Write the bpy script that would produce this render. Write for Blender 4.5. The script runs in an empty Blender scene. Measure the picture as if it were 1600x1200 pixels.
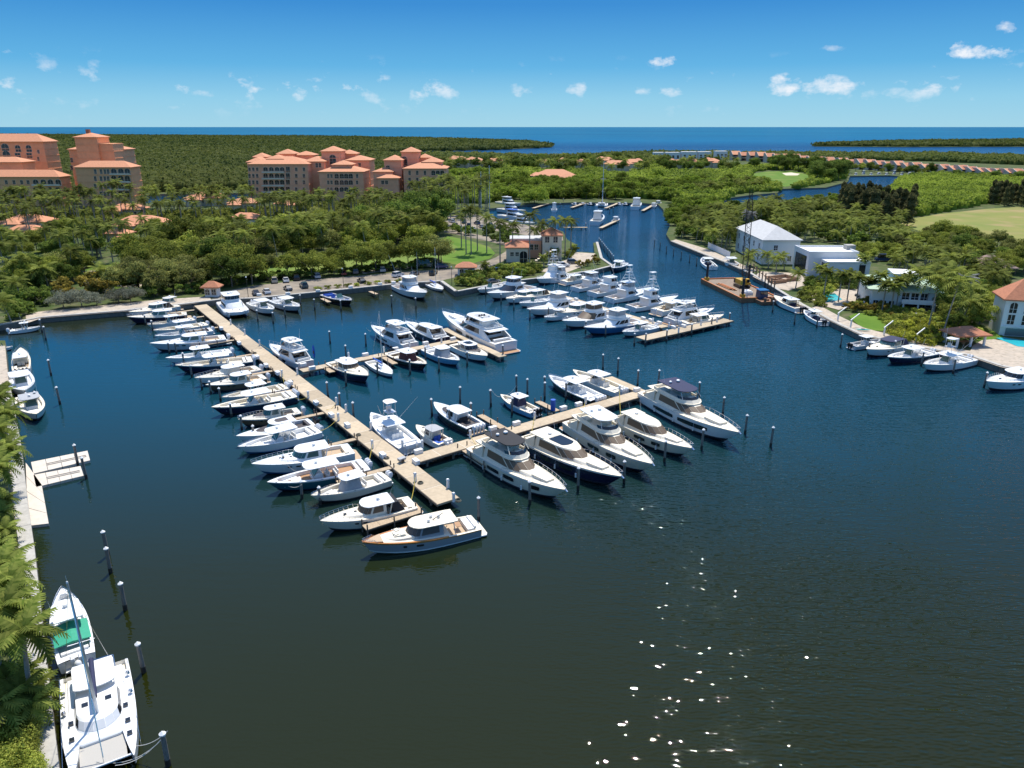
import bpy, math, random
import numpy as np
from mathutils import Vector, Matrix, Euler
from mathutils.geometry import tessellate_polygon

# ------------------------------------------------------------------ camera, sky, sun, exposure
SC = bpy.context.scene
COL = SC.collection
R = math.radians
F, CAMH = 1140.0, 50.0                    # focal length in photo pixels (1600 wide), drone height in metres
TH = math.atan(403 / F)                   # horizon at row 197 of 1200
cam = bpy.data.cameras.new('camera'); cam_o = bpy.data.objects.new('camera', cam); COL.objects.link(cam_o)
cam_o.location = (0, 0, CAMH); cam_o.rotation_euler = (math.pi / 2 - TH, 0, 0)
cam.sensor_width = 36; cam.lens = 36 * F / 1600; cam.clip_start = 1; cam.clip_end = 90000
SC.camera = cam_o
SUN_EL, SUN_AZ = R(66), R(8)            # azimuth clockwise from the view direction (+Y)
world = bpy.data.worlds.new('World'); SC.world = world; world.use_nodes = True
wn, wl = world.node_tree.nodes, world.node_tree.links
wn.clear()
wo = wn.new('ShaderNodeOutputWorld'); bg = wn.new('ShaderNodeBackground'); sky = wn.new('ShaderNodeTexSky')
sky.sky_type = 'NISHITA'; sky.sun_disc = False; sky.sun_elevation = SUN_EL; sky.sun_rotation = SUN_AZ
sky.altitude = 0; sky.air_density = 1.0; sky.dust_density = 0.1; sky.ozone_density = 3.0
bg.inputs['Strength'].default_value = 0.15
sun = bpy.data.lights.new('sun', 'SUN'); sun.energy = 3.5; sun.angle = R(0.53); sun.color = (1, .94, .84)
sun_o = bpy.data.objects.new('sun', sun); COL.objects.link(sun_o)
sun_dir = Vector((math.sin(SUN_AZ) * math.cos(SUN_EL), math.cos(SUN_AZ) * math.cos(SUN_EL), math.sin(SUN_EL)))
sun_o.rotation_euler = sun_dir.to_track_quat('Z', 'Y').to_euler(); sun_o.location = (0, 0, 300)
vs = SC.view_settings
vs.view_transform = 'Standard'; vs.look = 'None'; vs.exposure = 0.72; vs.gamma = 1.0; vs.use_curve_mapping = False
SC.cycles.max_bounces = 6; SC.cycles.diffuse_bounces = 3; SC.cycles.glossy_bounces = 3; SC.cycles.transmission_bounces = 3
SC.cycles.caustics_reflective = False; SC.cycles.caustics_refractive = False

# small cumulus low over the bay: part of the sky dome, by direction
def wmath(op, a, b=None, c=None):
    n = wn.new('ShaderNodeMath'); n.operation = op
    for i, v in enumerate((a, b, c)):
        if v is None: continue
        if isinstance(v, (int, float)): n.inputs[i].default_value = v
        else: wl.new(v, n.inputs[i])
    return n.outputs[0]
tc = wn.new('ShaderNodeTexCoord')
sep = wn.new('ShaderNodeSeparateXYZ'); wl.new(tc.outputs['Generated'], sep.inputs[0])
az = wmath('ARCTAN2', sep.outputs[0], sep.outputs[1]); el = wmath('ARCSINE', sep.outputs[2])
cv = wn.new('ShaderNodeCombineXYZ'); wl.new(az, cv.inputs[0]); wl.new(wmath('MULTIPLY', el, 1.5), cv.inputs[1])
def wnoise(scale, detail, rough=.6):
    n = wn.new('ShaderNodeTexNoise'); n.inputs['Scale'].default_value = scale; n.inputs['Detail'].default_value = detail
    n.inputs['Roughness'].default_value = rough; wl.new(cv.outputs[0], n.inputs['Vector']); return n.outputs[0]
puff = wnoise(26, 7, .62); cells = wnoise(7, 2, .5)
band = wmath('MULTIPLY', wmath('SMOOTH_MIN', wmath('MULTIPLY', el, 26.0), 1.0, .2),
             wmath('MAXIMUM', wmath('SUBTRACT', 1.0, wmath('MULTIPLY', wmath('ABSOLUTE', wmath('SUBTRACT', el, .042)), 24.0)), 0.0))
low = wmath('MULTIPLY', wmath('SMOOTH_MIN', wmath('MAXIMUM', wmath('MULTIPLY', wmath('SUBTRACT', wmath('ADD', puff, wmath('MULTIPLY', cells, .45)), .825), 5.0), 0), .7, .2), band)
tot = low
def px_dir(x, y):
    c, s = math.cos(TH), math.sin(TH); u, v = (x - 800) / F, (600 - y) / F
    d = Vector((u, c + v * s, -s + v * c)).normalized()
    return math.atan2(d.x, d.y), math.asin(d.z)
for (cx, cy, sx, sy, k) in ((1042, 94, 26, 8, .95), (1525, 77, 38, 13, 1.1), (1572, 44, 20, 8, .75), (12, 80, 26, 6, .8), (1226, 130, 24, 17, .85), (1300, 130, 40, 16, .75), (1030, 145, 38, 9, .6),
                           (818, 138, 20, 14, .6), (903, 137, 18, 10, .6), (700, 148, 22, 9, .55), (1290, 76, 26, 5, .35), (350, 132, 14, 6, .5), (330, 147, 24, 7, .45), (480, 124, 24, 6, .4), (585, 152, 26, 10, .4), (1488, 120, 14, 5, .5), (1400, 148, 50, 10, .4), (110, 158, 30, 10, .25)):
    a0, e0 = px_dir(cx, cy)
    dx = wmath('MULTIPLY', wmath('SUBTRACT', az, a0), F / sx * .95); dy = wmath('MULTIPLY', wmath('SUBTRACT', el, e0), F / sy * 1.0)
    r2 = wmath('ADD', wmath('MULTIPLY', dx, dx), wmath('MULTIPLY', dy, dy))
    g = wmath('SUBTRACT', 1.0, r2)
    m = wmath('MULTIPLY', wmath('MAXIMUM', wmath('MINIMUM', wmath('ADD', wmath('MULTIPLY', g, .9), wmath('MULTIPLY', wmath('SUBTRACT', puff, .58), 5.5)), 1.0), 0.0), k)
    m = wmath('MULTIPLY', m, wmath('GREATER_THAN', g, -1.2))
    tot = wmath('MAXIMUM', tot, m)
mix = wn.new('ShaderNodeMix'); mix.data_type = 'RGBA'
wl.new(wmath('MINIMUM', tot, .92), mix.inputs['Factor']); mix.inputs['B'].default_value = (3.75, 3.85, 4.05, 1)
# clean sea air: the low sky stays blue down to a pale horizon, Nishita takes over higher up
ramp = wn.new('ShaderNodeValToRGB'); wl.new(wmath('MULTIPLY', wmath('MAXIMUM', el, 0.0), 1 / R(40)), ramp.inputs[0])
re_ = ramp.color_ramp.elements
re_[0].position = 0; re_[0].color = (.27, .57, .74, 1); re_[1].position = 1; re_[1].color = (.006, .13, .42, 1)
for p_, c_ in ((.045, (.20, .52, .74, 1)), (.10, (.062, .37, .69, 1)), (.20, (.003, .205, .57, 1)), (.45, (.003, .16, .48, 1))):
    q_ = re_.new(p_); q_.color = c_
sc_ = wn.new('ShaderNodeVectorMath'); sc_.operation = 'SCALE'; sc_.inputs['Scale'].default_value = .64 / .15; wl.new(ramp.outputs[0], sc_.inputs[0])
hs = wn.new('ShaderNodeMix'); hs.data_type = 'RGBA'
hf = wn.new('ShaderNodeMapRange'); hf.inputs[1].default_value = R(14); hf.inputs[2].default_value = R(45); hf.inputs[3].default_value = .95; hf.inputs[4].default_value = .0; wl.new(el, hf.inputs[0])
wl.new(hf.outputs[0], hs.inputs['Factor']); wl.new(sky.outputs[0], hs.inputs['A']); wl.new(sc_.outputs[0], hs.inputs['B'])
wl.new(hs.outputs['Result'], mix.inputs['A'])
wl.new(mix.outputs['Result'], bg.inputs['Color']); wl.new(bg.outputs[0], wo.inputs['Surface'])

# ------------------------------------------------------------------ photo pixel <-> place
_c, _s = math.cos(TH), math.sin(TH)
def G(x, y, z=0.0):
    """The point at height z seen at photo pixel (x, y)."""
    u, v = (x - 800) / F, (600 - y) / F
    t = (z - CAMH) / (-_s + v * _c)
    return Vector((u * t, (_c + v * _s) * t, z))
def proj(X, Y, Z):
    dz = Z - CAMH
    d = Y * _c - dz * _s
    return 800 + F * X / d, 600 - F * (Y * _s + dz * _c) / d
def Zat(py, Y):
    v = (600 - py) / F
    return CAMH + Y * (-_s + v * _c) / (_c + v * _s)
def Xat(px, Y, Z):
    return (px - 800) / F * (Y * _c - (Z - CAMH) * _s)
def inside(p, poly):
    x, y = p; r = False; j = len(poly) - 1
    for i in range(len(poly)):
        xi, yi = poly[i]; xj, yj = poly[j]
        if (yi > y) != (yj > y) and x < (xj - xi) * (y - yi) / (yj - yi) + xi: r = not r
        j = i
    return r

# ------------------------------------------------------------------ materials
MATS = {}
def M(name, col=(.5, .5, .5), rough=.5, metal=0.0, var=.12, scale=3.0, spec=.5, bump=0.0, coat=0.0, objvar=0.0):
    if name in MATS: return MATS[name]
    m = bpy.data.materials.new(name); m.use_nodes = True; nt = m.node_tree; b = nt.nodes['Principled BSDF']
    b.inputs['Roughness'].default_value = rough; b.inputs['Metallic'].default_value = metal
    b.inputs['Specular IOR Level'].default_value = spec; b.inputs['Coat Weight'].default_value = coat
    if var or bump:
        t = nt.nodes.new('ShaderNodeTexCoord'); n = nt.nodes.new('ShaderNodeTexNoise')
        n.inputs['Scale'].default_value = scale; n.inputs['Detail'].default_value = 5; n.inputs['Roughness'].default_value = .65
        nt.links.new(t.outputs['Object'], n.inputs['Vector'])
        mr = nt.nodes.new('ShaderNodeMapRange'); mr.inputs['From Min'].default_value = .25; mr.inputs['From Max'].default_value = .75
        mr.inputs['To Min'].default_value = 1 - var; mr.inputs['To Max'].default_value = 1 + var
        nt.links.new(n.outputs[0], mr.inputs['Value'])
        val = mr.outputs[0]
        if objvar:
            oi = nt.nodes.new('ShaderNodeObjectInfo'); m2 = nt.nodes.new('ShaderNodeMapRange')
            m2.inputs['To Min'].default_value = 1 - objvar; m2.inputs['To Max'].default_value = 1 + objvar
            nt.links.new(oi.outputs['Random'], m2.inputs['Value'])
            mm = nt.nodes.new('ShaderNodeMath'); mm.operation = 'MULTIPLY'; nt.links.new(val, mm.inputs[0]); nt.links.new(m2.outputs[0], mm.inputs[1]); val = mm.outputs[0]
        vm = nt.nodes.new('ShaderNodeVectorMath'); vm.operation = 'SCALE'; vm.inputs[0].default_value = col
        nt.links.new(val, vm.inputs['Scale']); nt.links.new(vm.outputs[0], b.inputs['Base Color'])
        if bump:
            bp = nt.nodes.new('ShaderNodeBump'); bp.inputs['Strength'].default_value = bump; bp.inputs['Distance'].default_value = .05
            nt.links.new(n.outputs[0], bp.inputs['Height']); nt.links.new(bp.outputs[0], b.inputs['Normal'])
    else:
        b.inputs['Base Color'].default_value = (*col, 1)
    MATS[name] = m
    return m
def foliage(name, c1, c2, scale=.35, objvar=.42, trans=.42):
    """Leaf colour between c1 and c2 by clump and by plant; a little light passes through."""
    if name in MATS: return MATS[name]
    m = bpy.data.materials.new(name); m.use_nodes = True; nt = m.node_tree; N = nt.nodes; Lk = nt.links; N.clear()
    out = N.new('ShaderNodeOutputMaterial'); t = N.new('ShaderNodeTexCoord'); n = N.new('ShaderNodeTexNoise')
    g = N.new('ShaderNodeNewGeometry')
    n.inputs['Scale'].default_value = scale; n.inputs['Detail'].default_value = 4
    Lk.new(t.outputs['Object'], n.inputs['Vector'])
    a = N.new('ShaderNodeMath'); a.operation = 'MULTIPLY_ADD'; a.inputs[1].default_value = 1.5; a.inputs[2].default_value = -.5; Lk.new(n.outputs[0], a.inputs[0])
    a2 = N.new('ShaderNodeMath'); a2.operation = 'MULTIPLY_ADD'; a2.inputs[1].default_value = .6; a2.use_clamp = True
    Lk.new(g.outputs['Random Per Island'], a2.inputs[0]); Lk.new(a.outputs[0], a2.inputs[2])
    mx = N.new('ShaderNodeMix'); mx.data_type = 'RGBA'; mx.inputs['A'].default_value = (*c1, 1); mx.inputs['B'].default_value = (*c2, 1); Lk.new(a2.outputs[0], mx.inputs['Factor'])
    oi = N.new('ShaderNodeObjectInfo'); mr = N.new('ShaderNodeMapRange'); mr.inputs['To Min'].default_value = 1 - objvar; mr.inputs['To Max'].default_value = 1 + objvar
    Lk.new(oi.outputs['Random'], mr.inputs['Value'])
    vm = N.new('ShaderNodeVectorMath'); vm.operation = 'SCALE'; Lk.new(mx.outputs['Result'], vm.inputs[0]); Lk.new(mr.outputs[0], vm.inputs['Scale'])
    d = N.new('ShaderNodeBsdfPrincipled'); d.inputs['Roughness'].default_value = .8; d.inputs['Specular IOR Level'].default_value = .12
    Lk.new(vm.outputs[0], d.inputs['Base Color'])
    tr = N.new('ShaderNodeBsdfTranslucent'); Lk.new(vm.outputs[0], tr.inputs['Color'])
    ms = N.new('ShaderNodeMixShader'); ms.inputs[0].default_value = trans
    Lk.new(d.outputs[0], ms.inputs[1]); Lk.new(tr.outputs[0], ms.inputs[2]); Lk.new(ms.outputs[0], out.inputs['Surface'])
    MATS[name] = m
    return m
def two_tone(name, c1, c2, scale, rough=.9, lo=.4, hi=.6, detail=6, bump=0.0, c3=None, scale3=20.0):
    if name in MATS: return MATS[name]
    m = bpy.data.materials.new(name); m.use_nodes = True; nt = m.node_tree; b = nt.nodes['Principled BSDF']; b.inputs['Roughness'].default_value = rough
    b.inputs['Specular IOR Level'].default_value = .2
    t = nt.nodes.new('ShaderNodeTexCoord'); n = nt.nodes.new('ShaderNodeTexNoise'); n.inputs['Scale'].default_value = scale; n.inputs['Detail'].default_value = detail
    n.inputs['Roughness'].default_value = .62
    nt.links.new(t.outputs['Object'], n.inputs['Vector'])
    mr = nt.nodes.new('ShaderNodeMapRange'); mr.inputs['From Min'].default_value = lo; mr.inputs['From Max'].default_value = hi; nt.links.new(n.outputs[0], mr.inputs['Value'])
    mx = nt.nodes.new('ShaderNodeMix'); mx.data_type = 'RGBA'; mx.inputs['A'].default_value = (*c1, 1); mx.inputs['B'].default_value = (*c2, 1)
    nt.links.new(mr.outputs[0], mx.inputs['Factor']); res = mx.outputs['Result']
    if c3:
        n3 = nt.nodes.new('ShaderNodeTexNoise'); n3.inputs['Scale'].default_value = scale3; n3.inputs['Detail'].default_value = 5; nt.links.new(t.outputs['Object'], n3.inputs['Vector'])
        m3 = nt.nodes.new('ShaderNodeMapRange'); m3.inputs['From Min'].default_value = .5; m3.inputs['From Max'].default_value = .68; nt.links.new(n3.outputs[0], m3.inputs['Value'])
        mx3 = nt.nodes.new('ShaderNodeMix'); mx3.data_type = 'RGBA'; mx3.inputs['B'].default_value = (*c3, 1); nt.links.new(res, mx3.inputs['A']); nt.links.new(m3.outputs[0], mx3.inputs['Factor']); res = mx3.outputs['Result']
    nt.links.new(res, b.inputs['Base Color'])
    if bump:
        bp = nt.nodes.new('ShaderNodeBump'); bp.inputs['Strength'].default_value = bump; bp.inputs['Distance'].default_value = .1
        nt.links.new(n.outputs[0], bp.inputs['Height']); nt.links.new(bp.outputs[0], b.inputs['Normal'])
    MATS[name] = m
    return m

WHITE = M('gelcoat_white', (.80, .80, .78), .25, var=.04, coat=.3)
CREAM = M('gelcoat_cream', (.72, .66, .54), .3, var=.05, coat=.3)
IVORY = M('deck_ivory', (.75, .68, .54), .5, var=.06)
GREYW = M('gelcoat_grey', (.50, .52, .54), .3, var=.04)
HULLGREY = M('hull_slate_grey', (.30, .32, .34), .2, var=.04, coat=.5)
NAVY = M('hull_navy', (.012, .016, .05), .18, var=.05, coat=.5)
BLUE = M('hull_blue', (.03, .13, .30), .2, var=.05, coat=.5)
SKYB = M('hull_light_blue', (.16, .40, .60), .22, var=.05, coat=.5)
TEAL = M('hull_teal', (.02, .10, .13), .2, var=.05, coat=.5)
BLACKH = M('hull_black', (.015, .013, .014), .18, var=.05, coat=.5)
GLASS = M('dark_glass', (.012, .014, .018), .06, var=.0, spec=.8)
BRNGL = M('brown_screen_cover', (.13, .09, .055), .55, var=.08)
TEALGL = M('tinted_glass_green', (.05, .12, .11), .08, var=0, spec=.8)
GREYCOV = M('screen_cover_grey', (.085, .08, .075), .6, var=.08)
TEAK = M('teak', (.38, .21, .10), .55, var=.2, scale=8)
TEAKL = M('teak_pale', (.45, .33, .21), .6, var=.15, scale=8)
DKDECK = M('deck_charcoal', (.055, .045, .045), .6, var=.15)
CANVAS = M('canvas_navy', (.02, .025, .07), .8, var=.15)
CANVASB = M('canvas_black', (.018, .018, .022), .8, var=.15)
CANVASG = M('canvas_grey', (.36, .37, .38), .8, var=.12)
CANVASBR = M('canvas_maroon', (.06, .018, .02), .8, var=.12)
STEEL = M('stainless', (.72, .72, .74), .22, metal=1.0, var=0)
ALU = M('aluminium_pipe', (.68, .69, .70), .35, metal=.6, var=0)
BLK = M('black_plastic', (.02, .02, .022), .4, var=.1)
SEAT = M('seat_vinyl', (.74, .68, .55), .6, var=.08)
SEATW = M('seat_vinyl_white', (.78, .77, .74), .6, var=.06)
ANTIF = M('antifouling', (.03, .03, .045), .6, var=.15)
ENGW = M('engine_white', (.78, .78, .78), .25, var=.03)
ENGB = M('engine_black', (.02, .02, .023), .3, var=.05)
CONC = M('dock_concrete', (.43, .345, .235), .85, var=.16, scale=1.6, bump=.2, objvar=.16)
CONCG = M('concrete_grey', (.40, .38, .34), .9, var=.25, scale=.9, bump=.2)
CONCD = M('concrete_stained', (.18, .165, .14), .9, var=.35, scale=1.2, bump=.3)
WOODP = M('weathered_timber', (.16, .125, .095), .85, var=.3, scale=4, bump=.3)
DARKP = M('wet_timber', (.035, .028, .024), .6, var=.3, scale=4)
PLASTW = M('box_white', (.78, .78, .76), .5, var=.06)
ROPE = M('rope_white', (.62, .60, .54), .8, var=.1)
BLUEV = M('canvas_bright_blue', (.02, .10, .45), .7, var=.12)
GREENC = M('tarp_green', (.02, .30, .18), .7, var=.15)
TRUNK = M('bark', (.17, .13, .10), .9, var=.3, scale=3)
PALMT = M('palm_trunk', (.30, .27, .23), .9, var=.25, scale=4)

# ------------------------------------------------------------------ mesh building
class MB:
    def __init__(s): s.v = []; s.f = []; s.m = []
    def add(s, vs, fs, mi=0):
        b = len(s.v); s.v.extend([tuple(p) for p in vs])
        for f in fs: s.f.append(tuple(b + i for i in f)); s.m.append(mi)
        return s
    def box(s, c, d, mi=0, rz=0.0, top=1.0, ry=0.0):
        x, y, z = d[0] / 2, d[1] / 2, d[2] / 2
        P = [(-x, -y, -z), (x, -y, -z), (x, y, -z), (-x, y, -z), (-x * top, -y * top, z), (x * top, -y * top, z), (x * top, y * top, z), (-x * top, y * top, z)]
        if ry: ca, sa = math.cos(ry), math.sin(ry); P = [(a * ca + e * sa, b, -a * sa + e * ca) for a, b, e in P]
        if rz: ca, sa = math.cos(rz), math.sin(rz); P = [(a * ca - b * sa, a * sa + b * ca, e) for a, b, e in P]
        return s.add([(a + c[0], b + c[1], e + c[2]) for a, b, e in P], [(0, 3, 2, 1), (4, 5, 6, 7), (0, 1, 5, 4), (1, 2, 6, 5), (2, 3, 7, 6), (3, 0, 4, 7)], mi)
    def loft(s, rings, mi=0, closed=True, cap0=True, cap1=True, mis=None):
        n = len(rings[0]); b = len(s.v)
        for r in rings: s.v.extend([tuple(p) for p in r])
        for k in range(len(rings) - 1):
            for i in range(n if closed else n - 1):
                j = (i + 1) % n
                s.f.append((b + k * n + i, b + k * n + j, b + (k + 1) * n + j, b + (k + 1) * n + i)); s.m.append(mis[k] if mis else mi)
        if cap0: s.f.append(tuple(b + i for i in reversed(range(n)))); s.m.append(mis[0] if mis else mi)
        if cap1: s.f.append(tuple(b + (len(rings) - 1) * n + i for i in range(n))); s.m.append(mis[-1] if mis else mi)
        return s
    def cyl(s, p0, p1, r0, r1=None, n=8, mi=0, caps=True):
        r1 = r0 if r1 is None else r1
        p0, p1 = Vector(p0), Vector(p1); d = (p1 - p0)
        q = d.normalized().to_track_quat('Z', 'Y') if d.length > 1e-6 else Euler((0, 0, 0)).to_quaternion()
        ring = [Vector((math.cos(2 * math.pi * i / n), math.sin(2 * math.pi * i / n), 0)) for i in range(n)]
        return s.loft([[p0 + q @ (c * r0) for c in ring], [p1 + q @ (c * r1) for c in ring]], mi, cap0=caps, cap1=caps)
    def tube(s, pts, r, n=5, mi=0):
        for a, b in zip(pts[:-1], pts[1:]): s.cyl(a, b, r, r, n, mi, caps=False)
        return s
    def slab(s, outline, z0, z1, mi=0):
        return s.loft([[(x, y, z0) for x, y in outline], [(x, y, z1) for x, y in outline]], mi)
    def dome(s, c, r, h, n=8, k=3, mi=0):
        rings = []
        for j in range(k):
            a = j / k * math.pi / 2
            rings.append([(c[0] + r * math.cos(a) * math.cos(2 * math.pi * i / n), c[1] + r * math.cos(a) * math.sin(2 * math.pi * i / n), c[2] + h * math.sin(a)) for i in range(n)])
        rings.append([(c[0] + .02 * r * math.cos(2 * math.pi * i / n), c[1] + .02 * r * math.sin(2 * math.pi * i / n), c[2] + h) for i in range(n)])
        return s.loft(rings, mi)
    def mesh(s, name, mats, smooth=0.0):
        me = bpy.data.meshes.new(name); me.from_pydata(s.v, [], s.f); me.validate()
        for m in (mats if isinstance(mats, (list, tuple)) else [mats]): me.materials.append(m)
        if len(me.polygons) == len(s.m): me.polygons.foreach_set('material_index', s.m)
        if smooth:
            me.polygons.foreach_set('use_smooth', [True] * len(me.polygons)); me.set_sharp_from_angle(angle=R(smooth))
        me.update(); return me
    def build(s, name, mats, parent=None, smooth=0.0, loc=None):
        return link(name, s.mesh(name, mats, smooth), parent, loc)
def link(name, data, parent=None, loc=None, rot=None, scale=None):
    o = bpy.data.objects.new(name, data); COL.objects.link(o)
    if parent is not None: o.parent = parent
    if loc is not None: o.location = loc
    if rot is not None: o.rotation_euler = rot
    if scale is not None: o.scale = scale
    return o
def tag(o, label=None, cat=None, group=None, kind=None):
    if label: o['label'] = label
    if cat: o['category'] = cat
    if group: o['group'] = group
    if kind: o['kind'] = kind
    return o
def thing(name, label, cat, loc=(0, 0, 0), rz=0.0, group=None):
    o = bpy.data.objects.new(name, None); COL.objects.link(o); o.empty_display_size = .1
    o.location = loc; o.rotation_euler = (0, 0, rz)
    return tag(o, label, cat, group)
def copy_tree(o, parent=None):
    c = o.copy(); COL.objects.link(c); c.parent = parent
    for ch in KIDS.get(o.name, o.children): copy_tree(ch, c)
    return c
KIDS = {}
def np_mesh(name, V, Fc, mats, mi=None):
    """Mesh from numpy arrays: V (n,3), Fc (m,k) faces of equal size."""
    me = bpy.data.meshes.new(name); k = Fc.shape[1]; m = len(Fc)
    me.vertices.add(len(V)); me.vertices.foreach_set('co', V.astype(np.float32).ravel())
    me.loops.add(m * k); me.loops.foreach_set('vertex_index', Fc.astype(np.int32).ravel())
    me.polygons.add(m); me.polygons.foreach_set('loop_start', np.arange(0, m * k, k, dtype=np.int32))
    for q in (mats if isinstance(mats, (list, tuple)) else [mats]): me.materials.append(q)
    if mi is not None: me.polygons.foreach_set('material_index', np.asarray(mi, dtype=np.int32))
    me.update(calc_edges=True); return me
rng = random.Random(7)
NR = np.random.default_rng(11)
# ------------------------------------------------------------------ water, land, roads
LZ = 1.3
def water_material():
    m = bpy.data.materials.new('water'); m.use_nodes = True; nt = m.node_tree; N = nt.nodes; Lk = nt.links; b = N['Principled BSDF']
    b.inputs['Roughness'].default_value = .045; b.inputs['IOR'].default_value = 1.333; b.inputs['Specular IOR Level'].default_value = .5
    g = N.new('ShaderNodeNewGeometry'); sp = N.new('ShaderNodeSeparateXYZ'); Lk.new(g.outputs['Position'], sp.inputs[0])
    def mr(v, a, b_, c, d):
        q = N.new('ShaderNodeMapRange'); q.inputs[1].default_value = a; q.inputs[2].default_value = b_; q.inputs[3].default_value = c; q.inputs[4].default_value = d; Lk.new(v, q.inputs[0]); return q.outputs[0]
    # murky basin -> mid-basin blue, sky reflection painted into the colour -> pale shallows of the bay -> deep
    n1 = N.new('ShaderNodeTexNoise'); n1.inputs['Scale'].default_value = .0012; n1.inputs['Detail'].default_value = 4
    mp = N.new('ShaderNodeMapping'); mp.inputs['Scale'].default_value = (.35, 1.6, 1); Lk.new(g.outputs['Position'], mp.inputs['Vector']); Lk.new(mp.outputs[0], n1.inputs['Vector'])
    ramp = N.new('ShaderNodeValToRGB'); Lk.new(mr(sp.outputs[1], 40, 4500, 0, 1), ramp.inputs[0])
    e = ramp.color_ramp.elements; e[0].position = 0; e[0].color = (.0130, .0155, .0012, 1); e[1].position = 1; e[1].color = (.006, .115, .20, 1)
    for p, c in ((.007, (.0120, .0160, .0028, 1)), (.013, (.0065, .0225, .022, 1)), (.022, (.005, .040, .060, 1)), (.035, (.004, .040, .070, 1)), (.075, (.0025, .036, .078, 1)), (.22, (.003, .042, .105, 1)), (.42, (.003, .045, .125, 1)), (.6, (.004, .10, .20, 1))):
        q = e.new(p); q.color = c
    mxc = N.new('ShaderNodeMix'); mxc.data_type = 'RGBA'; mxc.inputs['B'].default_value = (.004, .055, .13, 1); Lk.new(ramp.outputs[0], mxc.inputs['A'])
    far = N.new('ShaderNodeMath'); far.operation = 'MULTIPLY'; Lk.new(mr(sp.outputs[1], 2500, 5000, 0, .8), far.inputs[0]); Lk.new(mr(n1.outputs[0], .45, .62, 0, 1), far.inputs[1]); Lk.new(far.outputs[0], mxc.inputs['Factor'])
    # olive margin along the marina seawalls: tree reflection painted into the base colour
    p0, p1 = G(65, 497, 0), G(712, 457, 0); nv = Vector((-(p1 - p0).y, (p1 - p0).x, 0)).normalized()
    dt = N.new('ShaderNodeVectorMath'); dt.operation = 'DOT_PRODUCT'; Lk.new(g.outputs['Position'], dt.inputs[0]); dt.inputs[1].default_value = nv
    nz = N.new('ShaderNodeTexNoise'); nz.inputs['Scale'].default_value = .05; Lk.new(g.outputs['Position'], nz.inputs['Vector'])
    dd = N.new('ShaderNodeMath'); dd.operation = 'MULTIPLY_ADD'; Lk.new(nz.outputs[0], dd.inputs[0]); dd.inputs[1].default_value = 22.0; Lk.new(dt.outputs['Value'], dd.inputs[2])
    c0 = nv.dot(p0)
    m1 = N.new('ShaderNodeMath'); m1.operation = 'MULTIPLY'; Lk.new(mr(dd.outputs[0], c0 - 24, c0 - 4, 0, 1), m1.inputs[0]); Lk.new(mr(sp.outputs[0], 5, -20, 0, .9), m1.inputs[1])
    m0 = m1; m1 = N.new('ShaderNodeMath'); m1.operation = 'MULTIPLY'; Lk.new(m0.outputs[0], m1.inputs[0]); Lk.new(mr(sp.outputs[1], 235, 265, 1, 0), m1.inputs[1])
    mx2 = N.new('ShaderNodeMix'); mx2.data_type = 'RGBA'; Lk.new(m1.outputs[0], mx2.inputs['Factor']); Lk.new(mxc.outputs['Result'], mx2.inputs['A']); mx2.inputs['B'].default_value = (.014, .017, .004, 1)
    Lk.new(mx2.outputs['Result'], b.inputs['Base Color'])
    # far off, the ruffled sea turns its facets to the viewer and mirrors less of the low sky
    Lk.new(mr(sp.outputs[1], 250, 1800, .5, .07), b.inputs['Specular IOR Level']); Lk.new(mr(sp.outputs[1], 200, 2000, .008, .3), b.inputs['Roughness'])
    # ripples: short wind waves with calm lanes
    def noise(scale, detail, stretch, rot):
        q = N.new('ShaderNodeTexNoise'); q.inputs['Scale'].default_value = scale; q.inputs['Detail'].default_value = detail; q.inputs['Roughness'].default_value = .55
        p = N.new('ShaderNodeMapping'); p.inputs['Rotation'].default_value = (0, 0, rot); p.inputs['Scale'].default_value = stretch
        Lk.new(g.outputs['Position'], p.inputs['Vector']); Lk.new(p.outputs[0], q.inputs['Vector']); return q.outputs[0]
    a = noise(.8, 1, (.28, 1.25, 1), R(20)); c = noise(2.8, .0, (.5, 1.25, 1), R(8)); calm = noise(.016, 3, (1, 1, 1), 0)
    w = N.new('ShaderNodeMath'); w.operation = 'MULTIPLY_ADD'; Lk.new(c, w.inputs[0]); w.inputs[1].default_value = .50
    a6 = N.new('ShaderNodeMath'); a6.operation = 'MULTIPLY'; Lk.new(a, a6.inputs[0]); a6.inputs[1].default_value = .9; Lk.new(a6.outputs[0], w.inputs[2])
    wv = N.new('ShaderNodeTexWave'); wv.wave_type = 'BANDS'; wv.bands_direction = 'Y'; wv.inputs['Scale'].default_value = .20; wv.inputs['Distortion'].default_value = 5.0; wv.inputs['Detail'].default_value = 2.0; wv.inputs['Detail Scale'].default_value = .35
    wp = N.new('ShaderNodeMapping'); wp.inputs['Rotation'].default_value = (0, 0, R(12)); Lk.new(g.outputs['Position'], wp.inputs['Vector']); Lk.new(wp.outputs[0], wv.inputs['Vector'])
    w2 = N.new('ShaderNodeMath'); w2.operation = 'MULTIPLY_ADD'; Lk.new(wv.outputs['Fac'], w2.inputs[0]); w2.inputs[1].default_value = .05; Lk.new(w.outputs[0], w2.inputs[2]); w = w2
    bp = N.new('ShaderNodeBump'); Lk.new(w.outputs[0], bp.inputs['Height']); bp.inputs['Distance'].default_value = .78
    st = N.new('ShaderNodeMath'); st.operation = 'MULTIPLY'; Lk.new(mr(calm, .40, .60, .45, 1.0), st.inputs[0])
    # the lee of the moored boats lies calmer than the open basin to the east
    open_w = N.new('ShaderNodeMath'); open_w.operation = 'ADD'; Lk.new(sp.outputs[0], open_w.inputs[0]); open_w.inputs[1].default_value = 0
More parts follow.
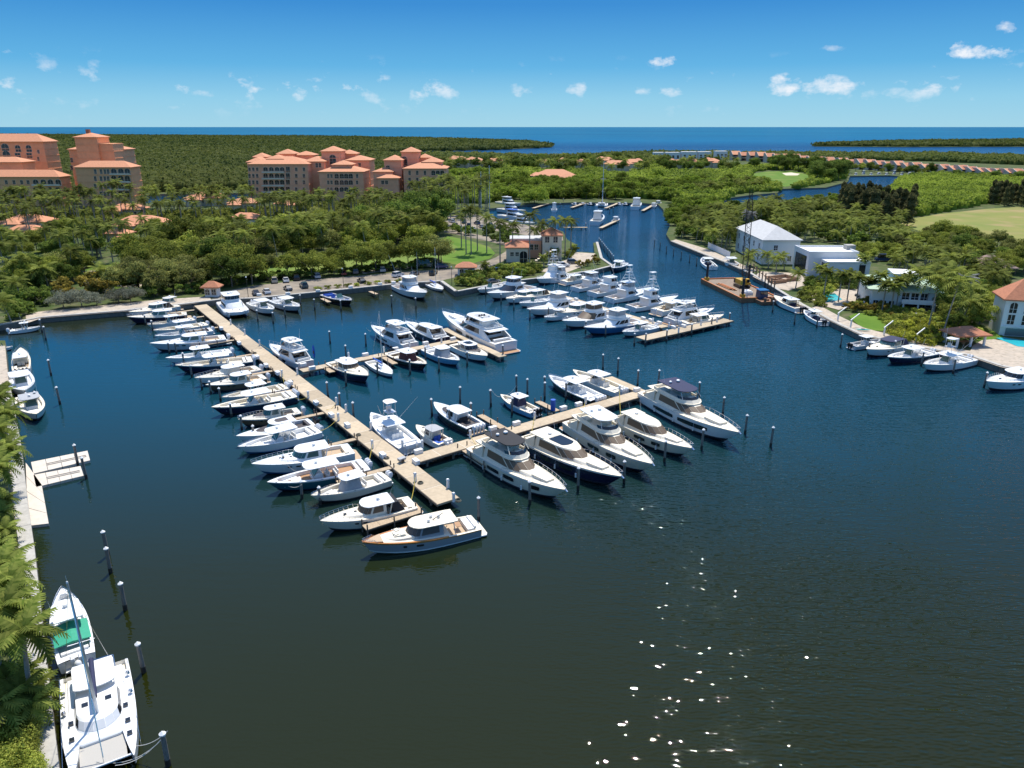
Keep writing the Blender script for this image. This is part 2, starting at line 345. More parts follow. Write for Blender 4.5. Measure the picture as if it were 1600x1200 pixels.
    Lk.new(mr(open_w.outputs[0], 0, 22, .10, .54), st.inputs[1]); Lk.new(st.outputs[0], bp.inputs['Strength'])
    Lk.new(bp.outputs[0], b.inputs['Normal'])
    return m
wm = MB(); S_ = 42000.0
wm.add([(-S_, -600, 0), (S_, -600, 0), (S_, S_, 0), (-S_, S_, 0)], [(0, 1, 2, 3)])
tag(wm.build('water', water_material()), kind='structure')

GRASSY = two_tone('ground_scrub', (.045, .075, .016), (.075, .095, .028), .06, c3=(.11, .11, .05), scale3=.25)
LAWN = two_tone('lawn_green', (.075, .155, .012), (.11, .19, .02), .12, c3=(.15, .19, .035), scale3=.05)
FAIRWAY = two_tone('fairway', (.12, .19, .03), (.17, .21, .045), .05)
FIELD = two_tone('dry_field', (.23, .22, .06), (.17, .20, .045), .02, c3=(.30, .23, .10), scale3=.05)
ASPH = two_tone('worn_asphalt', (.30, .25, .19), (.22, .19, .15), .25, c3=(.15, .13, .115), scale3=.12)
PAVE = two_tone('pale_pavers', (.50, .42, .33), (.42, .36, .29), .5, c3=(.33, .28, .22), scale3=1.2)
SAND = two_tone('sand', (.62, .54, .42), (.55, .47, .35), .3)

def sheet(name, pix, z, mat, holes=(), drop=0.0, world=False, kind='structure'):
    loops = [[(Vector(p) if world else G(p[0], p[1], z)) for p in lp] for lp in [pix, *holes]]
    tris = tessellate_polygon(loops); flat = [p for lp in loops for p in lp]
    mb = MB(); mb.add(flat, [])
    for t in tris:
        a, b, c = (flat[i] for i in t)
        mb.f.append(tuple(t) if (b - a).cross(c - a).z > 0 else tuple(reversed(t))); mb.m.append(0)
    if drop:
        for lp in loops:
            for a, b in zip(lp, lp[1:] + lp[:1]):
                mb.add([a, b, b - Vector((0, 0, drop)), a - Vector((0, 0, drop))], [(0, 1, 2, 3)], 1)
    o = mb.build(name, [mat, CONCD] if drop else mat)
    return tag(o, kind=kind)
CANAL = [(1128, 316), (1142, 309), (1170, 305), (1215, 301), (1222, 295), (1290, 293), (1325, 284), (1328, 275), (1390, 274), (1412, 276), (1404, 282), (1392, 290), (1378, 299), (1352, 304), (1322, 306), (1300, 311), (1260, 313), (1220, 312), (1180, 316)]
POND = [(208, 318), (262, 317), (330, 312), (402, 311), (404, 301), (330, 302), (256, 303), (210, 305)]
SHORE = [(-760, 640), (-60, 520), (65, 497), (200, 486), (305, 474), (345, 469), (400, 467), (470, 460), (540, 453), (626, 444), (688, 440), (712, 457), (796, 441), (880, 431), (930, 423), (958, 416), (941, 404), (934, 379), (927, 379), (929, 395), (900, 393), (899, 381), (886, 374), (880, 362), (850, 352), (800, 347), (766, 338), (764, 326), (830, 319), (900, 316), (1000, 317), (1028, 319), (1036, 327), (1047, 352), (1041, 366), (1048, 377),
         (1100, 398), (1135, 411), (1172, 428), (1202, 446), (1250, 476), (1300, 503), (1345, 524), (1400, 536), (1450, 546), (1512, 556), (1562, 573), (1640, 590), (1900, 640), (3400, 420), (3000, 252), (1900, 249), (1600, 246), (1450, 241), (1250, 241), (1150, 239), (1040, 238), (960, 241), (870, 242), (720, 242), (620, 241), (548, 239),
         (640, 236), (700, 235.2), (770, 233.5), (840, 231), (864, 228.5), (860, 226), (820, 222), (700, 217), (500, 213.5), (200, 211.5), (0, 210), (-900, 209), (-3000, 230), (-3500, 420)]
sheet('land', SHORE, LZ, GRASSY, holes=[CANAL, POND], drop=2.0)
sheet('left_bank', [(-90, 530), (8, 532), (14, 600), (32, 700), (42, 790), (52, 860), (71, 1041), (89, 1200), (112, 1400), (-900, 1400)], LZ, GRASSY, drop=2.0)
sheet('far_island', [(1272, 228.5), (1400, 229.5), (1600, 229), (2400, 229), (2400, 217), (1600, 218), (1400, 221.5), (1300, 225.5)], LZ, GRASSY, drop=1.5)
# roads, lots, lawns: thin sheets, each a little above the land
dz = [0.0]
def lay(name, pix, mat, lift=None):
    dz[0] += .006
    return sheet(name, pix, LZ + .02 + (dz[0] if lift is None else lift), mat)
lay('parking_lot', [(330, 467), (400, 465), (470, 458), (540, 451), (626, 443), (686, 439), (735, 428), (738, 420), (700, 420), (640, 424), (560, 431), (480, 437), (400, 446), (350, 455)], ASPH)
lay('road', [(735, 428), (738, 418), (775, 402), (790, 393), (795, 385), (760, 376), (720, 368), (690, 362), (680, 352), (700, 340), (760, 345), (790, 352), (770, 356), (715, 354), (712, 360), (760, 369), (800, 380), (812, 390), (800, 402), (770, 415)], ASPH)
lay('inner_lot', [(690, 352), (700, 338), (730, 332), (766, 340), (800, 349), (850, 354), (878, 364), (880, 376), (850, 372), (800, 364), (740, 356)], ASPH)
lay('boat_ramp_apron', [(845, 424), (860, 415), (890, 404), (900, 394), (930, 396), (932, 404), (918, 410), (905, 418), (880, 428)], PAVE)
lay('putting_lawn', [(693, 410), (690, 396), (688, 374), (700, 369), (735, 376), (765, 386), (774, 396), (765, 404), (740, 411), (715, 414)], LAWN)
lay('putting_green', [(694, 396), (692, 383), (706, 380), (716, 386), (712, 394)], FAIRWAY)
lay('fairway', [(380, 412), (470, 405), (560, 400), (690, 388), (692, 408), (620, 418), (540, 424), (470, 428), (400, 432)], FAIRWAY)
lay('lawn', [(120, 425), (170, 412), (240, 404), (330, 410), (340, 428), (260, 440), (180, 446), (140, 440)], LAWN)
lay('path', [(128, 424), (180, 416), (230, 408), (236, 411), (184, 420), (134, 429)], PAVE)
lay('path', [(160, 448), (240, 441), (310, 432), (312, 435), (242, 445), (162, 453)], PAVE)
lay('path', [(565, 424), (630, 416), (690, 410), (692, 413), (632, 420), (567, 428)], PAVE)
lay('promenade', [(42, 505), (65, 497), (200, 486), (305, 474), (330, 470), (328, 463), (250, 468), (150, 478), (60, 487), (40, 493)], PAVE)
lay('golf_green', [(1172, 281), (1178, 271), (1200, 268), (1240, 267), (1262, 273), (1266, 280), (1262, 286), (1240, 290), (1226, 292), (1205, 286)], LAWN)
lay('bunker', [(1222, 270.5), (1236, 269.5), (1250, 271.5), (1246, 274), (1228, 274)], SAND)
lay('fairway', [(1052, 296), (1056, 289), (1090, 287), (1108, 288), (1106, 294), (1080, 297)], FAIRWAY)
lay('bunker', [(1034, 293), (1042, 289), (1054, 289), (1050, 294)], SAND)
lay('dry_field', [(1408, 352), (1412, 344), (1470, 334), (1545, 326), (1620, 322), (1800, 330), (1800, 420), (1640, 405), (1600, 392), (1560, 372), (1500, 366), (1440, 362)], FIELD)
lay('house_terrace', [(1176, 432), (1190, 424), (1232, 426), (1262, 432), (1262, 444), (1232, 454), (1212, 450)], PAVE)
lay('waterside_walk', [(1048, 377), (1100, 398), (1135, 411), (1172, 428), (1182, 422), (1150, 409), (1108, 390), (1056, 374)], PAVE)
lay('house_lawn', [(1326, 494), (1340, 488), (1372, 492), (1385, 505), (1380, 517), (1350, 516)], LAWN)
lay('pool_terrace', [(1262, 462), (1300, 452), (1340, 452), (1372, 466), (1350, 478), (1310, 484), (1280, 476)], PAVE)
lay('drive', [(1416, 505), (1450, 500), (1456, 508), (1424, 513)], PAVE)
lay('waterside_walk', [(1262, 483), (1300, 503), (1345, 524), (1400, 536), (1450, 546), (1512, 556), (1562, 573), (1564, 566), (1515, 548), (1450, 537), (1402, 526), (1350, 512), (1308, 492), (1280, 477)], PAVE)
lay('pool_terrace', [(1512, 556), (1562, 573), (1640, 590), (1660, 560), (1580, 534), (1540, 528), (1520, 540)], PAVE)
lay('lawn', [(1500, 525), (1560, 516), (1570, 528), (1530, 532)], LAWN)
lay('bank_walk', [(5, 700), (14, 690), (42, 790), (52, 860), (71, 1041), (89, 1200), (112, 1400), (60, 1400), (58, 1200), (40, 1041), (30, 860), (20, 790)], PAVE)
lay('bank_lawn', [(-40, 1041), (40, 1041), (58, 1200), (-60, 1200)], LAWN)
lay('bank_walk', [(-40, 545), (8, 540), (14, 600), (16, 640), (-20, 640)], PAVE)
POOLM = M('pool_water', (.03, .42, .48), .05, var=.1, scale=.6)
for pp, lb in (([(1283, 460), (1304, 458), (1316, 468), (1292, 472)], 'turquoise rectangular pool beside the palms and loungers'), ([(1556, 528), (1568, 527), (1640, 538), (1640, 546), (1590, 541)], 'narrow green swimming pool along the red-roofed house')):
    o = lay('swimming_pool', pp, POOLM); del o['kind']; tag(o, lb, 'pool')

# seawalls: cap and panels
def seawall(pix, label, z=LZ, cap_w=.9, step=7.0, inward=1):
    pts = [G(x, y, z) for x, y in pix]
    t = thing('seawall', label, 'seawall', (pts[0].x, pts[0].y, 0))
    o0 = Vector((pts[0].x, pts[0].y, 0))
    for a, b in zip(pts[:-1], pts[1:]):
        d = b - a; L = d.length; n = max(1, round(L / step)); u = d / L; nrm = Vector((-u.y, u.x, 0)) * inward
        for k in range(n):
            p, q = a + u * (L * k / n + .03), a + u * (L * (k + 1) / n - .03)
            mb = MB(); out = -nrm * .18
            mb.loft([[p + out + Vector((0, 0, .06)), p + nrm * cap_w + Vector((0, 0, .06)), p + nrm * cap_w + Vector((0, 0, .32)), p + out + Vector((0, 0, .32))],
                     [q + out + Vector((0, 0, .06)), q + nrm * cap_w + Vector((0, 0, .06)), q + nrm * cap_w + Vector((0, 0, .32)), q + out + Vector((0, 0, .32))]])
            mb.v = [tuple(Vector(v) - o0) for v in mb.v]
            mb.build('cap', CONCG, t)
            mb = MB(); o1 = -nrm * .1
            mb.add([p + o1 + Vector((0, 0, .06)), q + o1 + Vector((0, 0, .06)), q + o1 - Vector((0, 0, 2.2)), p + o1 - Vector((0, 0, 2.2)), p + Vector((0, 0, .06)), q + Vector((0, 0, .06)), q - Vector((0, 0, 2.2)), p - Vector((0, 0, 2.2))],
                   [(0, 1, 2, 3), (0, 3, 7, 4), (1, 5, 6, 2), (4, 7, 6, 5)])
            mb.v = [tuple(Vector(v) - o0) for v in mb.v]
            mb.build('panel', CONCD, t)
    return t
seawall([(-60, 520), (65, 497), (200, 486), (305, 474)], 'long stained concrete seawall below the promenade and silver shrubs')
seawall([(305, 474), (345, 469), (400, 467), (470, 460), (540, 453), (626, 444), (688, 440), (712, 457)], 'concrete seawall along the edge of the parking lot')
seawall([(712, 457), (796, 441), (880, 431), (930, 423), (958, 416), (941, 404), (934, 379)], 'concrete seawall round the marina office headland')
seawall([(1048, 377), (1100, 398), (1135, 411), (1172, 428), (1202, 446)], 'concrete seawall behind the construction barge')
seawall([(1202, 446), (1250, 476), (1300, 503), (1345, 524), (1400, 536), (1450, 546), (1512, 556), (1562, 573), (1640, 590)], 'concrete seawall in front of the waterside houses')
seawall([(14, 600), (32, 700), (42, 790), (52, 860), (71, 1041), (89, 1200), (112, 1400)], 'pale concrete seawall below the coconut palms', inward=-1, cap_w=1.4)
# ------------------------------------------------------------------ boats (local: x to the bow, y to port, z up, waterline 0)
def hb(t, B):
    if t < .35: return B / 2 * (.90 + .10 * math.sin(t / .35 * math.pi / 2))
    q = (t - .35) / .65
    return max(B / 2 * (1 - q ** 2.3) ** .85, .012 * B)
class Hull:
    def __init__(s, L, B, fb, fs, rake=None, flare=.42):
        s.L, s.B, s.fb, s.fs = L, B, fb, fs; s.rake = L * .09 if rake is None else rake; s.fl = flare
    def zs(s, t): return s.fs + (s.fb - s.fs) * t ** 1.8
    def x(s, t): return s.L * (t - .5)
    def pt(s, t, u):
        q = max(0, (t - .4) / .6); zc = .06 + .22 * s.fb * q ** 3
        f = .08 + s.fl * q ** 1.6
        return (s.x(t) - s.rake * (1 - u) * q ** 3, hb(t, s.B) * ((1 - f) + f * u), zc + (s.zs(t) - zc) * u)
    def ptl(s, t, u):
        T = [0, .1, .22, .35, .48, .58, .67, .75, .82, .88, .93, .97, 1.0]; U = [0, .13, .5, .88, 1.0]
        i = max(k for k in range(12) if T[k] <= t); j = max(k for k in range(4) if U[k] <= u)
        a = (t - T[i]) / (T[i + 1] - T[i]); c = (u - U[j]) / (U[j + 1] - U[j])
        return lerp3(lerp3(s.pt(T[i], U[j]), s.pt(T[i + 1], U[j]), a), lerp3(s.pt(T[i], U[j + 1]), s.pt(T[i + 1], U[j + 1]), a), c)
    def build(s, root, side, boot=ANTIF, rail=WHITE, name='hull'):
        T = [0, .1, .22, .35, .48, .58, .67, .75, .82, .88, .93, .97, 1.0]; U = [0, .13, .5, .88, 1.0]
        rings = []
        for t in T:
            q = max(0, (t - .4) / .6); x0, _, zc = s.pt(t, 0)
            k = (x0, 0, -.45 + (.45 + zc - .03) * q ** 4)
            P = [s.pt(t, u) for u in U]
            rings.append([(a, b, c) for a, b, c in reversed(P)] + [k] + [(a, -b, c) for a, b, c in P])
        mb = MB(); n = len(rings[0]); b0 = 0
        for r in rings: mb.v.extend(r)
        mats = [2, 0, 0, 1, 1, 1, 1, 0, 0, 2][:n - 1]
        mats = [2, 0, 0, 1, 1, 1, 1, 0, 0, 2]
        for k in range(len(rings) - 1):
            for i in range(n - 1):
                mb.f.append((k * n + i, (k + 1) * n + i, (k + 1) * n + i + 1, k * n + i + 1)); mb.m.append(mats[i])
        mb.f.append(tuple(range(n))); mb.m.append(0)
        return mb.build(name, [side, boot, rail], root, smooth=38)
    def deck(s, root, c0, c1, depth, inset, deckm, floorm, crown=.10, gun=.0):
        """Side decks and foredeck with a sunk cockpit between stations c0 and c1."""
        T = sorted(set([0, .1, .22, .35, .48, .58, .67, .75, .82, .88, .93, .97, .995] + [c0, c1]))
        rows, prev = [], None
        def row(t, sunk):
            b = hb(t, s.B) - .02; z = s.zs(t) + .015; i = max(b - inset, b * .35); zi = z + (0 if sunk else crown * .5 * min(1, b)); zf = z - depth
            if sunk: return [(b, z, 0), (i, z + .02, 0), (i - .02, zf, 1), (0, zf, 1), (-(i - .02), zf, 1), (-i, z + .02, 0), (-b, z, 0)]
            return [(b, z, 0), (i, zi, 0), (i * .6, zi + crown * .4 * min(1, b), 0), (0, zi + crown * .5 * min(1, b), 0), (-i * .6, zi + crown * .4 * min(1, b), 0), (-i, zi, 0), (-b, z, 0)]
        for t in T:
            if abs(t - c0) < 1e-6 and c0 > 0: rows += [(t, row(t, False), False), (t + .0005, row(t, True), True)]
            elif abs(t - c1) < 1e-6: rows += [(t, row(t, True), True), (t + .0005, row(t, False), False)]
            else: rows.append((t, row(t, c0 <= t <= c1), c0 <= t <= c1))
        mb = MB(); n = 7
        for t, r, _ in rows: mb.v.extend([(s.x(t), y, z) for y, z, _ in r])
        for k in range(len(rows) - 1):
            sk = rows[k][2] and rows[k + 1][2]
            for i in range(n - 1):
                mb.f.append((k * n + i, k * n + i + 1, (k + 1) * n + i + 1, (k + 1) * n + i)); mb.m.append(1 if sk and i in (2, 3) else 0)
        return mb.build('deck', [deckm, floorm], root, smooth=30)
    def rail(s, root, t0=.52, t1=.995, h=.62, inset=.1, r=.022, mat=None):
        mb = MB(); top = {1: [], -1: []}
        n = 9
        for sg in (1, -1):
            for k in range(n + 1):
                t = t0 + (t1 - t0) * k / n; b = max(hb(t, s.B) - inset, .05); z = s.zs(t)
                p = (s.x(t), sg * b, z); q = (s.x(t) + .1, sg * b * 1.0, z + h * min(1, .35 + k / 3)); top[sg].append(q)
                mb.cyl(p, q, r * .8, n=4, caps=False)
            mb.tube(top[sg], r, 5); mb.tube([(a, b, c - h * .45) for a, b, c in top[sg][3:]], r * .7, 4)
        mb.tube([top[1][-1], top[-1][-1]], r, 5)
        return mb.build('bow_rail', mat or STEEL, root, smooth=60)
def plan(x0, x1, w, nose):
    P = [(x0, w * .95), (x0 + .12 * (x1 - x0), w), (x1 - nose, w * .97), (x1 - .62 * nose, w * .88), (x1 - .26 * nose, w * .64), (x1, w * .26)]
    return P + [(x, -y) for x, y in reversed(P)]
def ring(P, z, crown=0.0): return [(x, y, z) for x, y in P]
def lerp3(a, b, u): return tuple(a[i] + (b[i] - a[i]) * u for i in range(3))
def cabin(root, name, x0, x1, w, z0, z1, nose, rf, rr, tumble, mat, win=None, winm=None, wsm=None, side_from=0.0, side_to=1.0, roof=.07, top_mat=None):
    """Lofted house; win = (low, high) window band: windshield round the nose and one pane strip per side."""
    A = ring(plan(x0, x1, w, nose), z0); Bq = ring(plan(x0 + rr, x1 - rf, w - tumble, nose * .75), z1)
    cx = (x0 + rr + x1 - rf) / 2
    Cq = [(cx + (x - cx) * .86, y * .86, z1 + roof) for x, y, _ in Bq]
    mb = MB(); mb.loft([A, Bq, Cq], mis=[0, 1], cap0=False)
    o = mb.build(name, [mat, top_mat or mat], root, smooth=28)
    if win:
        lo, hi = win
        def strip(idx, shrink, pname, m, a=0.0, b=1.0):
            q = MB()
            for i in idx:
                j = (i + 1) % 12
                P = [lerp3(A[i], Bq[i], lo), lerp3(A[j], Bq[j], lo), lerp3(A[j], Bq[j], hi), lerp3(A[i], Bq[i], hi)]
                if len(idx) == 1: P = [lerp3(P[0], P[1], a), lerp3(P[0], P[1], b), lerp3(P[3], P[2], min(1, b)), lerp3(P[3], P[2], min(1, a + .05))]
                c = tuple(sum(p[k] for p in P) / 4 for k in range(3))
                P = [lerp3(c, p, 1 - shrink) for p in P]
                n = (Vector(P[1]) - Vector(P[0])).cross(Vector(P[3]) - Vector(P[0])).normalized()
                if n.dot(Vector((c[0] - cx, c[1], 0))) < 0: n = -n
                q.add([Vector(p) + n * .025 for p in P] + [Vector(p) - n * .05 for p in P], [(0, 1, 2, 3), (0, 4, 5, 1), (1, 5, 6, 2), (2, 6, 7, 3), (3, 7, 4, 0)])
            return q.build(pname, m, o)
        strip([3, 4, 5, 6, 7], .04, 'windshield', wsm or winm or GLASS)
        strip([1], .02, 'side_window', winm or GLASS, side_from, side_to); strip([9], .02, 'side_window', winm or GLASS, 1 - side_to, 1 - side_from)
        strip([2], .05, 'quarter_window', winm or GLASS); strip([8], .05, 'quarter_window', winm or GLASS)
    return o
def hardtop(root, x0, x1, w, z, mat, th=.1, nose=None, name='hardtop', posts=None, pr=.035, postm=None, hatch=None):
    nose = (x1 - x0) * .3 if nose is None else nose
    mb = MB(); P = plan(x0, x1, w, nose); c = (x0 + x1) / 2
    mb.loft([[(x, y, z) for x, y in P], [(x, y, z + th) for x, y in P], [(c + (x - c) * .85, y * .85, z + th + .05) for x, y in P]])
    o = mb.build(name, mat, root, smooth=40)
    if hatch: 
        h = MB(); h.slab([(c + (x - c) * .5, y * .55) for x, y in P], z + th + .04, z + th + .07); h.build('roof_hatch', hatch, o)
    if posts:
        for a, b in posts: MB().cyl(a, b, pr, n=6).build('top_support', postm or ALU, root)
    return o
def outboards(root, n, x, z, mat, s=1.0, gap=.72):
    for k in range(n):
        y = (k - (n - 1) / 2) * gap * s
        mb = MB()
        def rg(zz, x0, x1, w): return [(x - x0 * s, y - w * s, zz), (x - x1 * s, y - w * s * .8, zz), (x - x1 * s, y + w * s * .8, zz), (x - x0 * s, y + w * s, zz)]
        mb.loft([rg(z - .1 * s, .02, .62, .2), rg(z + .35 * s, -.02, .75, .24), rg(z + .62 * s, .08, .68, .2), rg(z + .72 * s, .22, .5, .12)])
        mb.loft([rg(-.35, .16, .46, .07), rg(z - .1 * s, .1, .5, .12)])
        mb.build('outboard_engine', mat, root, smooth=35)
def seatrow(root, x, w, z, mat, d=.5, back=.45, name='helm_seat', n=2):
    mb = MB()
    for k in range(n):
        y = (k - (n - 1) / 2) * (2 * w / n); ww = 2 * w / n * .9
        mb.box((x, y, z + .22), (d, ww, .44)); mb.box((x - d / 2 + .05, y, z + .44 + back / 2), (.12, ww, back), ry=-.12)
    return mb.build(name, mat, root)
def sunpad(root, H, t0, t1, k, mat, th=.12, name='sun_pad'):
    mb = MB()
    rows = [(t0 + (t1 - t0) * i / 3) for i in range(4)]
    P = [(H.x(t), min(hb(t, H.B) * k, H.B * .28)) for t in rows]; P = P + [(x, -y) for x, y in reversed(P)]
    z = H.zs(t0) + .08
    mb.loft([[(x, y, z - .1) for x, y in P], [(x, y, z + th) for x, y in P]])
    return mb.build(name, mat, root)
def deck_hatches(root, xs, z, mat=GLASS, s=.5, name='deck_hatch'):
    for x, y in xs:
        mb = MB(); mb.slab([(x + s / 2 * math.cos(a), y + s / 2 * math.sin(a)) for a in [math.pi / 4 + k * math.pi / 2 for k in range(4)]] if s > .45 else [(x + s / 2 * math.cos(a), y + s / 2 * math.sin(a)) for a in [k * math.pi / 4 for k in range(8)]], z - .12, z + .04)
        mb.build(name, mat, root)
def antennas(root, pts, r=.025, name='antenna'):
    for a, b in pts:
        MB().cyl(a, b, r, r * .5, 5).build(name, WHITE, root)
def radar(root, c, r=.32, mat=WHITE):
    mb = MB(); mb.cyl((c[0], c[1], c[2]), (c[0], c[1], c[2] + .2), .07, .1, 6); mb.cyl((c[0], c[1], c[2] + .2), (c[0], c[1], c[2] + .36), r, r * .9, 10); mb.dome((c[0], c[1], c[2] + .36), r * .9, .1, 10, 2)
    mb.build('radar_dome', mat, root, smooth=40)
def platform(root, H, L, mat=TEAK, z=.32, w=.86):
    x = H.x(0); b = H.B / 2 * w
    P = [(x + .1, b), (x - L * .7, b), (x - L, b * .8), (x - L, -b * .8), (x - L * .7, -b), (x + .1, -b)]
    mb = MB(); mb.loft([[(a, c, z - .14) for a, c in P], [(a, c, z) for a, c in P]], mis=[1]); 
    o = mb.build('swim_platform', [mat, WHITE], root)
    o2 = MB(); o2.slab([(a, c * .94) for a, c in P], z + .003, z + .02); o2.build('platform_decking', mat, o)
    return o
def fenders(root, H, ts, side, mat=CANVAS):
    for t in ts:
        b = hb(t, H.B); x = H.x(t); z = H.zs(t) * .34
        mb = MB(); mb.cyl((x, side * (b + .03), z - .32), (x, side * (b + .03), z + .32), .14, .14, 8); mb.cyl((x, side * b, z + .3), (x, side * (b - .1), H.zs(t)), .015, .015, 4, caps=False)
        mb.build('fender', mat, root)
def hull_windows(root, H, spans, u0, u1, mat=GLASS, name='hull_window'):
    for t0, t1 in spans:
        for sg in (1, -1):
            n = 5; mb = MB(); A, Bv = [], []
            for k in range(n + 1):
                t = t0 + (t1 - t0) * k / n; e = .12 * (u1 - u0) if k in (0, n) else 0
                a, b = H.ptl(t, u0 + e), H.ptl(t, u1 - e)
                A.append((a[0], sg * (a[1] + .07), a[2])); Bv.append((b[0], sg * (b[1] + .07), b[2]))
            mb.loft([A, Bv], closed=False, cap0=False, cap1=False)
            mb.build(name, mat, root)

CAPS = {'center_console_boat': 15.5, 'express_cruiser': 16.5, 'sportfishing_boat': 21, 'motor_yacht': 26, 'power_catamaran': 16.5, 'sailboat': 14, 'sailing_catamaran': 14, 'small_boat': 12}
def boat_root(name, label, cat, bow, stern, zb, zs, group):
    pb, ps = G(*bow, zb), G(*stern, zs); d = Vector((pb.x - ps.x, pb.y - ps.y, 0)); L = d.length
    if 'triple-deck' in label: L = min(L, 31)
    else: L = min(L, CAPS.get(name, 99))          # end-on boats: their length comes from their kind
    c = (pb + ps) / 2
    t = thing(name, label, cat, (c.x, c.y, 0), math.atan2(d.y, d.x), group)
    BOATLOG.append((label, round(L, 1)))
    BOATBOX.append((c.x, c.y, L))
    return t, L
BOATLOG = []; BOATBOX = []

def center_console(bow, stern, label, hull=WHITE, deck=IVORY, top=WHITE, n=2, eng=ENGW, ttop=True, group=None, beam=None, floor=None, tower=False, cushions=SEATW, cover=None, boot=ANTIF, name='center_console_boat', cat='motorboat', topscale=1.0):
    t, L = boat_root(name, label, cat, bow, stern, 1.25, .8, group)
    B = beam or .285 * L + .5; fb, fs = .10 * L + .5, .055 * L + .5
    H = Hull(L, B, fb, fs); H.build(t, hull, boot); H.deck(t, .07, .90, .55, .24 * B / 3 + .08, deck, floor or deck)
    z = H.zs(.4) - .55; s = L / 10
    mb = MB()  # console: raked face, dash
    w = B * .2
    prof = [(-.35, 0), (.75, 0), (.68, .62), (.35, 1.05), (-.2, 1.12), (-.35, .9)]
    mb.loft([[(a * s, -w, z + b) for a, b in prof], [(a * s, w, z + b) for a, b in prof]])
    mb.build('console', WHITE if deck is not DKDECK else GREYW, t, smooth=25)
    q = MB(); q.add([(.66 * s, -w, z + .7), (.66 * s, w, z + .7), (.12 * s, w * .9, z + 1.75), (.12 * s, -w * .9, z + 1.75)], [(0, 1, 2, 3)]); q.add([(.60 * s, -w, z + .7), (.60 * s, w, z + .7), (.06 * s, w * .9, z + 1.75), (.06 * s, -w * .9, z + 1.75)], [(3, 2, 1, 0)]); q.build('windshield', TEALGL, t)
    seatrow(t, -.85 * s, w * 1.05, z, cushions, n=2 if L < 11 else 3)
    if L > 10.5: seatrow(t, -1.75 * s, w * 1.05, z, cushions, name='second_row_seat', n=3)
    mb = MB()  # stern bench and bow lounge
    mb.box((-.395 * L, 0, z + .25), (.5, B * .66, .5)); mb.box((-.43 * L, 0, z + .62), (.14, B * .66, .3)); mb.build('stern_bench', cushions, t)
    mb = MB(); mb.loft([[(.17 * L, y, z + zz) for y, zz in ((-w * .9, 0), (w * .9, 0), (w * .9, .42), (-w * .9, .42))], [(.27 * L, y, z + zz) for y, zz in ((-w * .8, 0), (w * .8, 0), (w * .8, .42), (-w * .8, .42))]])
    for sg in (1, -1):
        mb.loft([[(H.x(tt), sg * (hb(tt, B) * k1 - .1), z + zz) for k1, zz in ((.78, .02), (.35, .02), (.35, .40), (.78, .40))] for tt in (.7, .78, .85)])
    mb.build('bow_cushions', cushions, t)
    if ttop:
        zt = z + 2.0 + .015 * L; k = topscale
        P = [((.55 * s, sg * w, z + .3), (.75 * s * k, sg * w * 1.2, zt)) for sg in (1, -1)] + [((-.5 * s, sg * w * 1.1, z), (-1.3 * s * k, sg * w * 1.2, zt)) for sg in (1, -1)] + [((-.3 * s, sg * w, z + .6), (-.2 * s, sg * w * 1.2, zt)) for sg in (1, -1)]
        o = hardtop(t, -1.75 * s * k, 1.25 * s * k, B * .36, zt, top, posts=P, name='t_top', nose=.5 * s)
        if rng.random() < .7: radar(o, (.1 * s, 0, zt + .12), .26)
        antennas(o, [((-.9 * s, B * .3, zt), (-1.3 * s, B * .36, zt + 2.4))])
        if tower:
            mb = MB(); z2 = zt + 1.7
            for sg in (1, -1):
                mb.tube([(.6 * s, sg * w * 1.3, zt), (.2 * s, sg * w * .7, z2)], .03); mb.tube([(-1.1 * s, sg * w * 1.3, zt), (-.6 * s, sg * w * .7, z2)], .03)
            mb.box((-.2 * s, 0, z2), (1.2 * s, w * 1.6, .06)); mb.box((.1 * s, 0, z2 + .45), (.3, w * .8, .8)); mb.build('tower', ALU, t)
            hardtop(t, -.9 * s, .5 * s, w * 1.0, z2 + 1.75, top, name='tower_top', posts=[((.3 * s, sg * w * .7, z2), (.3 * s, sg * w * .7, z2 + 1.75)) for sg in (1, -1)] + [((-.7 * s, sg * w * .7, z2), (-.7 * s, sg * w * .7, z2 + 1.75)) for sg in (1, -1)])
            for sg in (1, -1): MB().cyl((-.4 * s, sg * w * 1.2, zt), (-2.4 * s, sg * (w + 2.6), zt + 4.6), .035, .015, 5).build('outrigger', ALU, t)
    if cover:
        mb = MB(); mb.loft([ring(plan(-.12 * L, .14 * L, B * .36, .08 * L), z + .4), ring(plan(-.10 * L, .09 * L, B * .28, .06 * L), z + 1.95)]); mb.build('boat_cover', cover, t, smooth=30)
    outboards(t, n, H.x(0) - .12, fs - .05, eng, s=.95 if n > 1 else .85)
    MB().box((H.x(0) - .25, 0, .28), (.55, B * .6, .12)).build('engine_bracket', WHITE, t)
    if rng.random() < .5: H.rail(t, .62, .985, .28, .12, .02)
    c = MB()
    for tt in (.12, .5, .92):
        for sg in (1, -1): c.box((H.x(tt), sg * (hb(tt, B) - .1), H.zs(tt) + .06), (.22, .05, .06))
    c.build('cleats', STEEL, t)
    return t

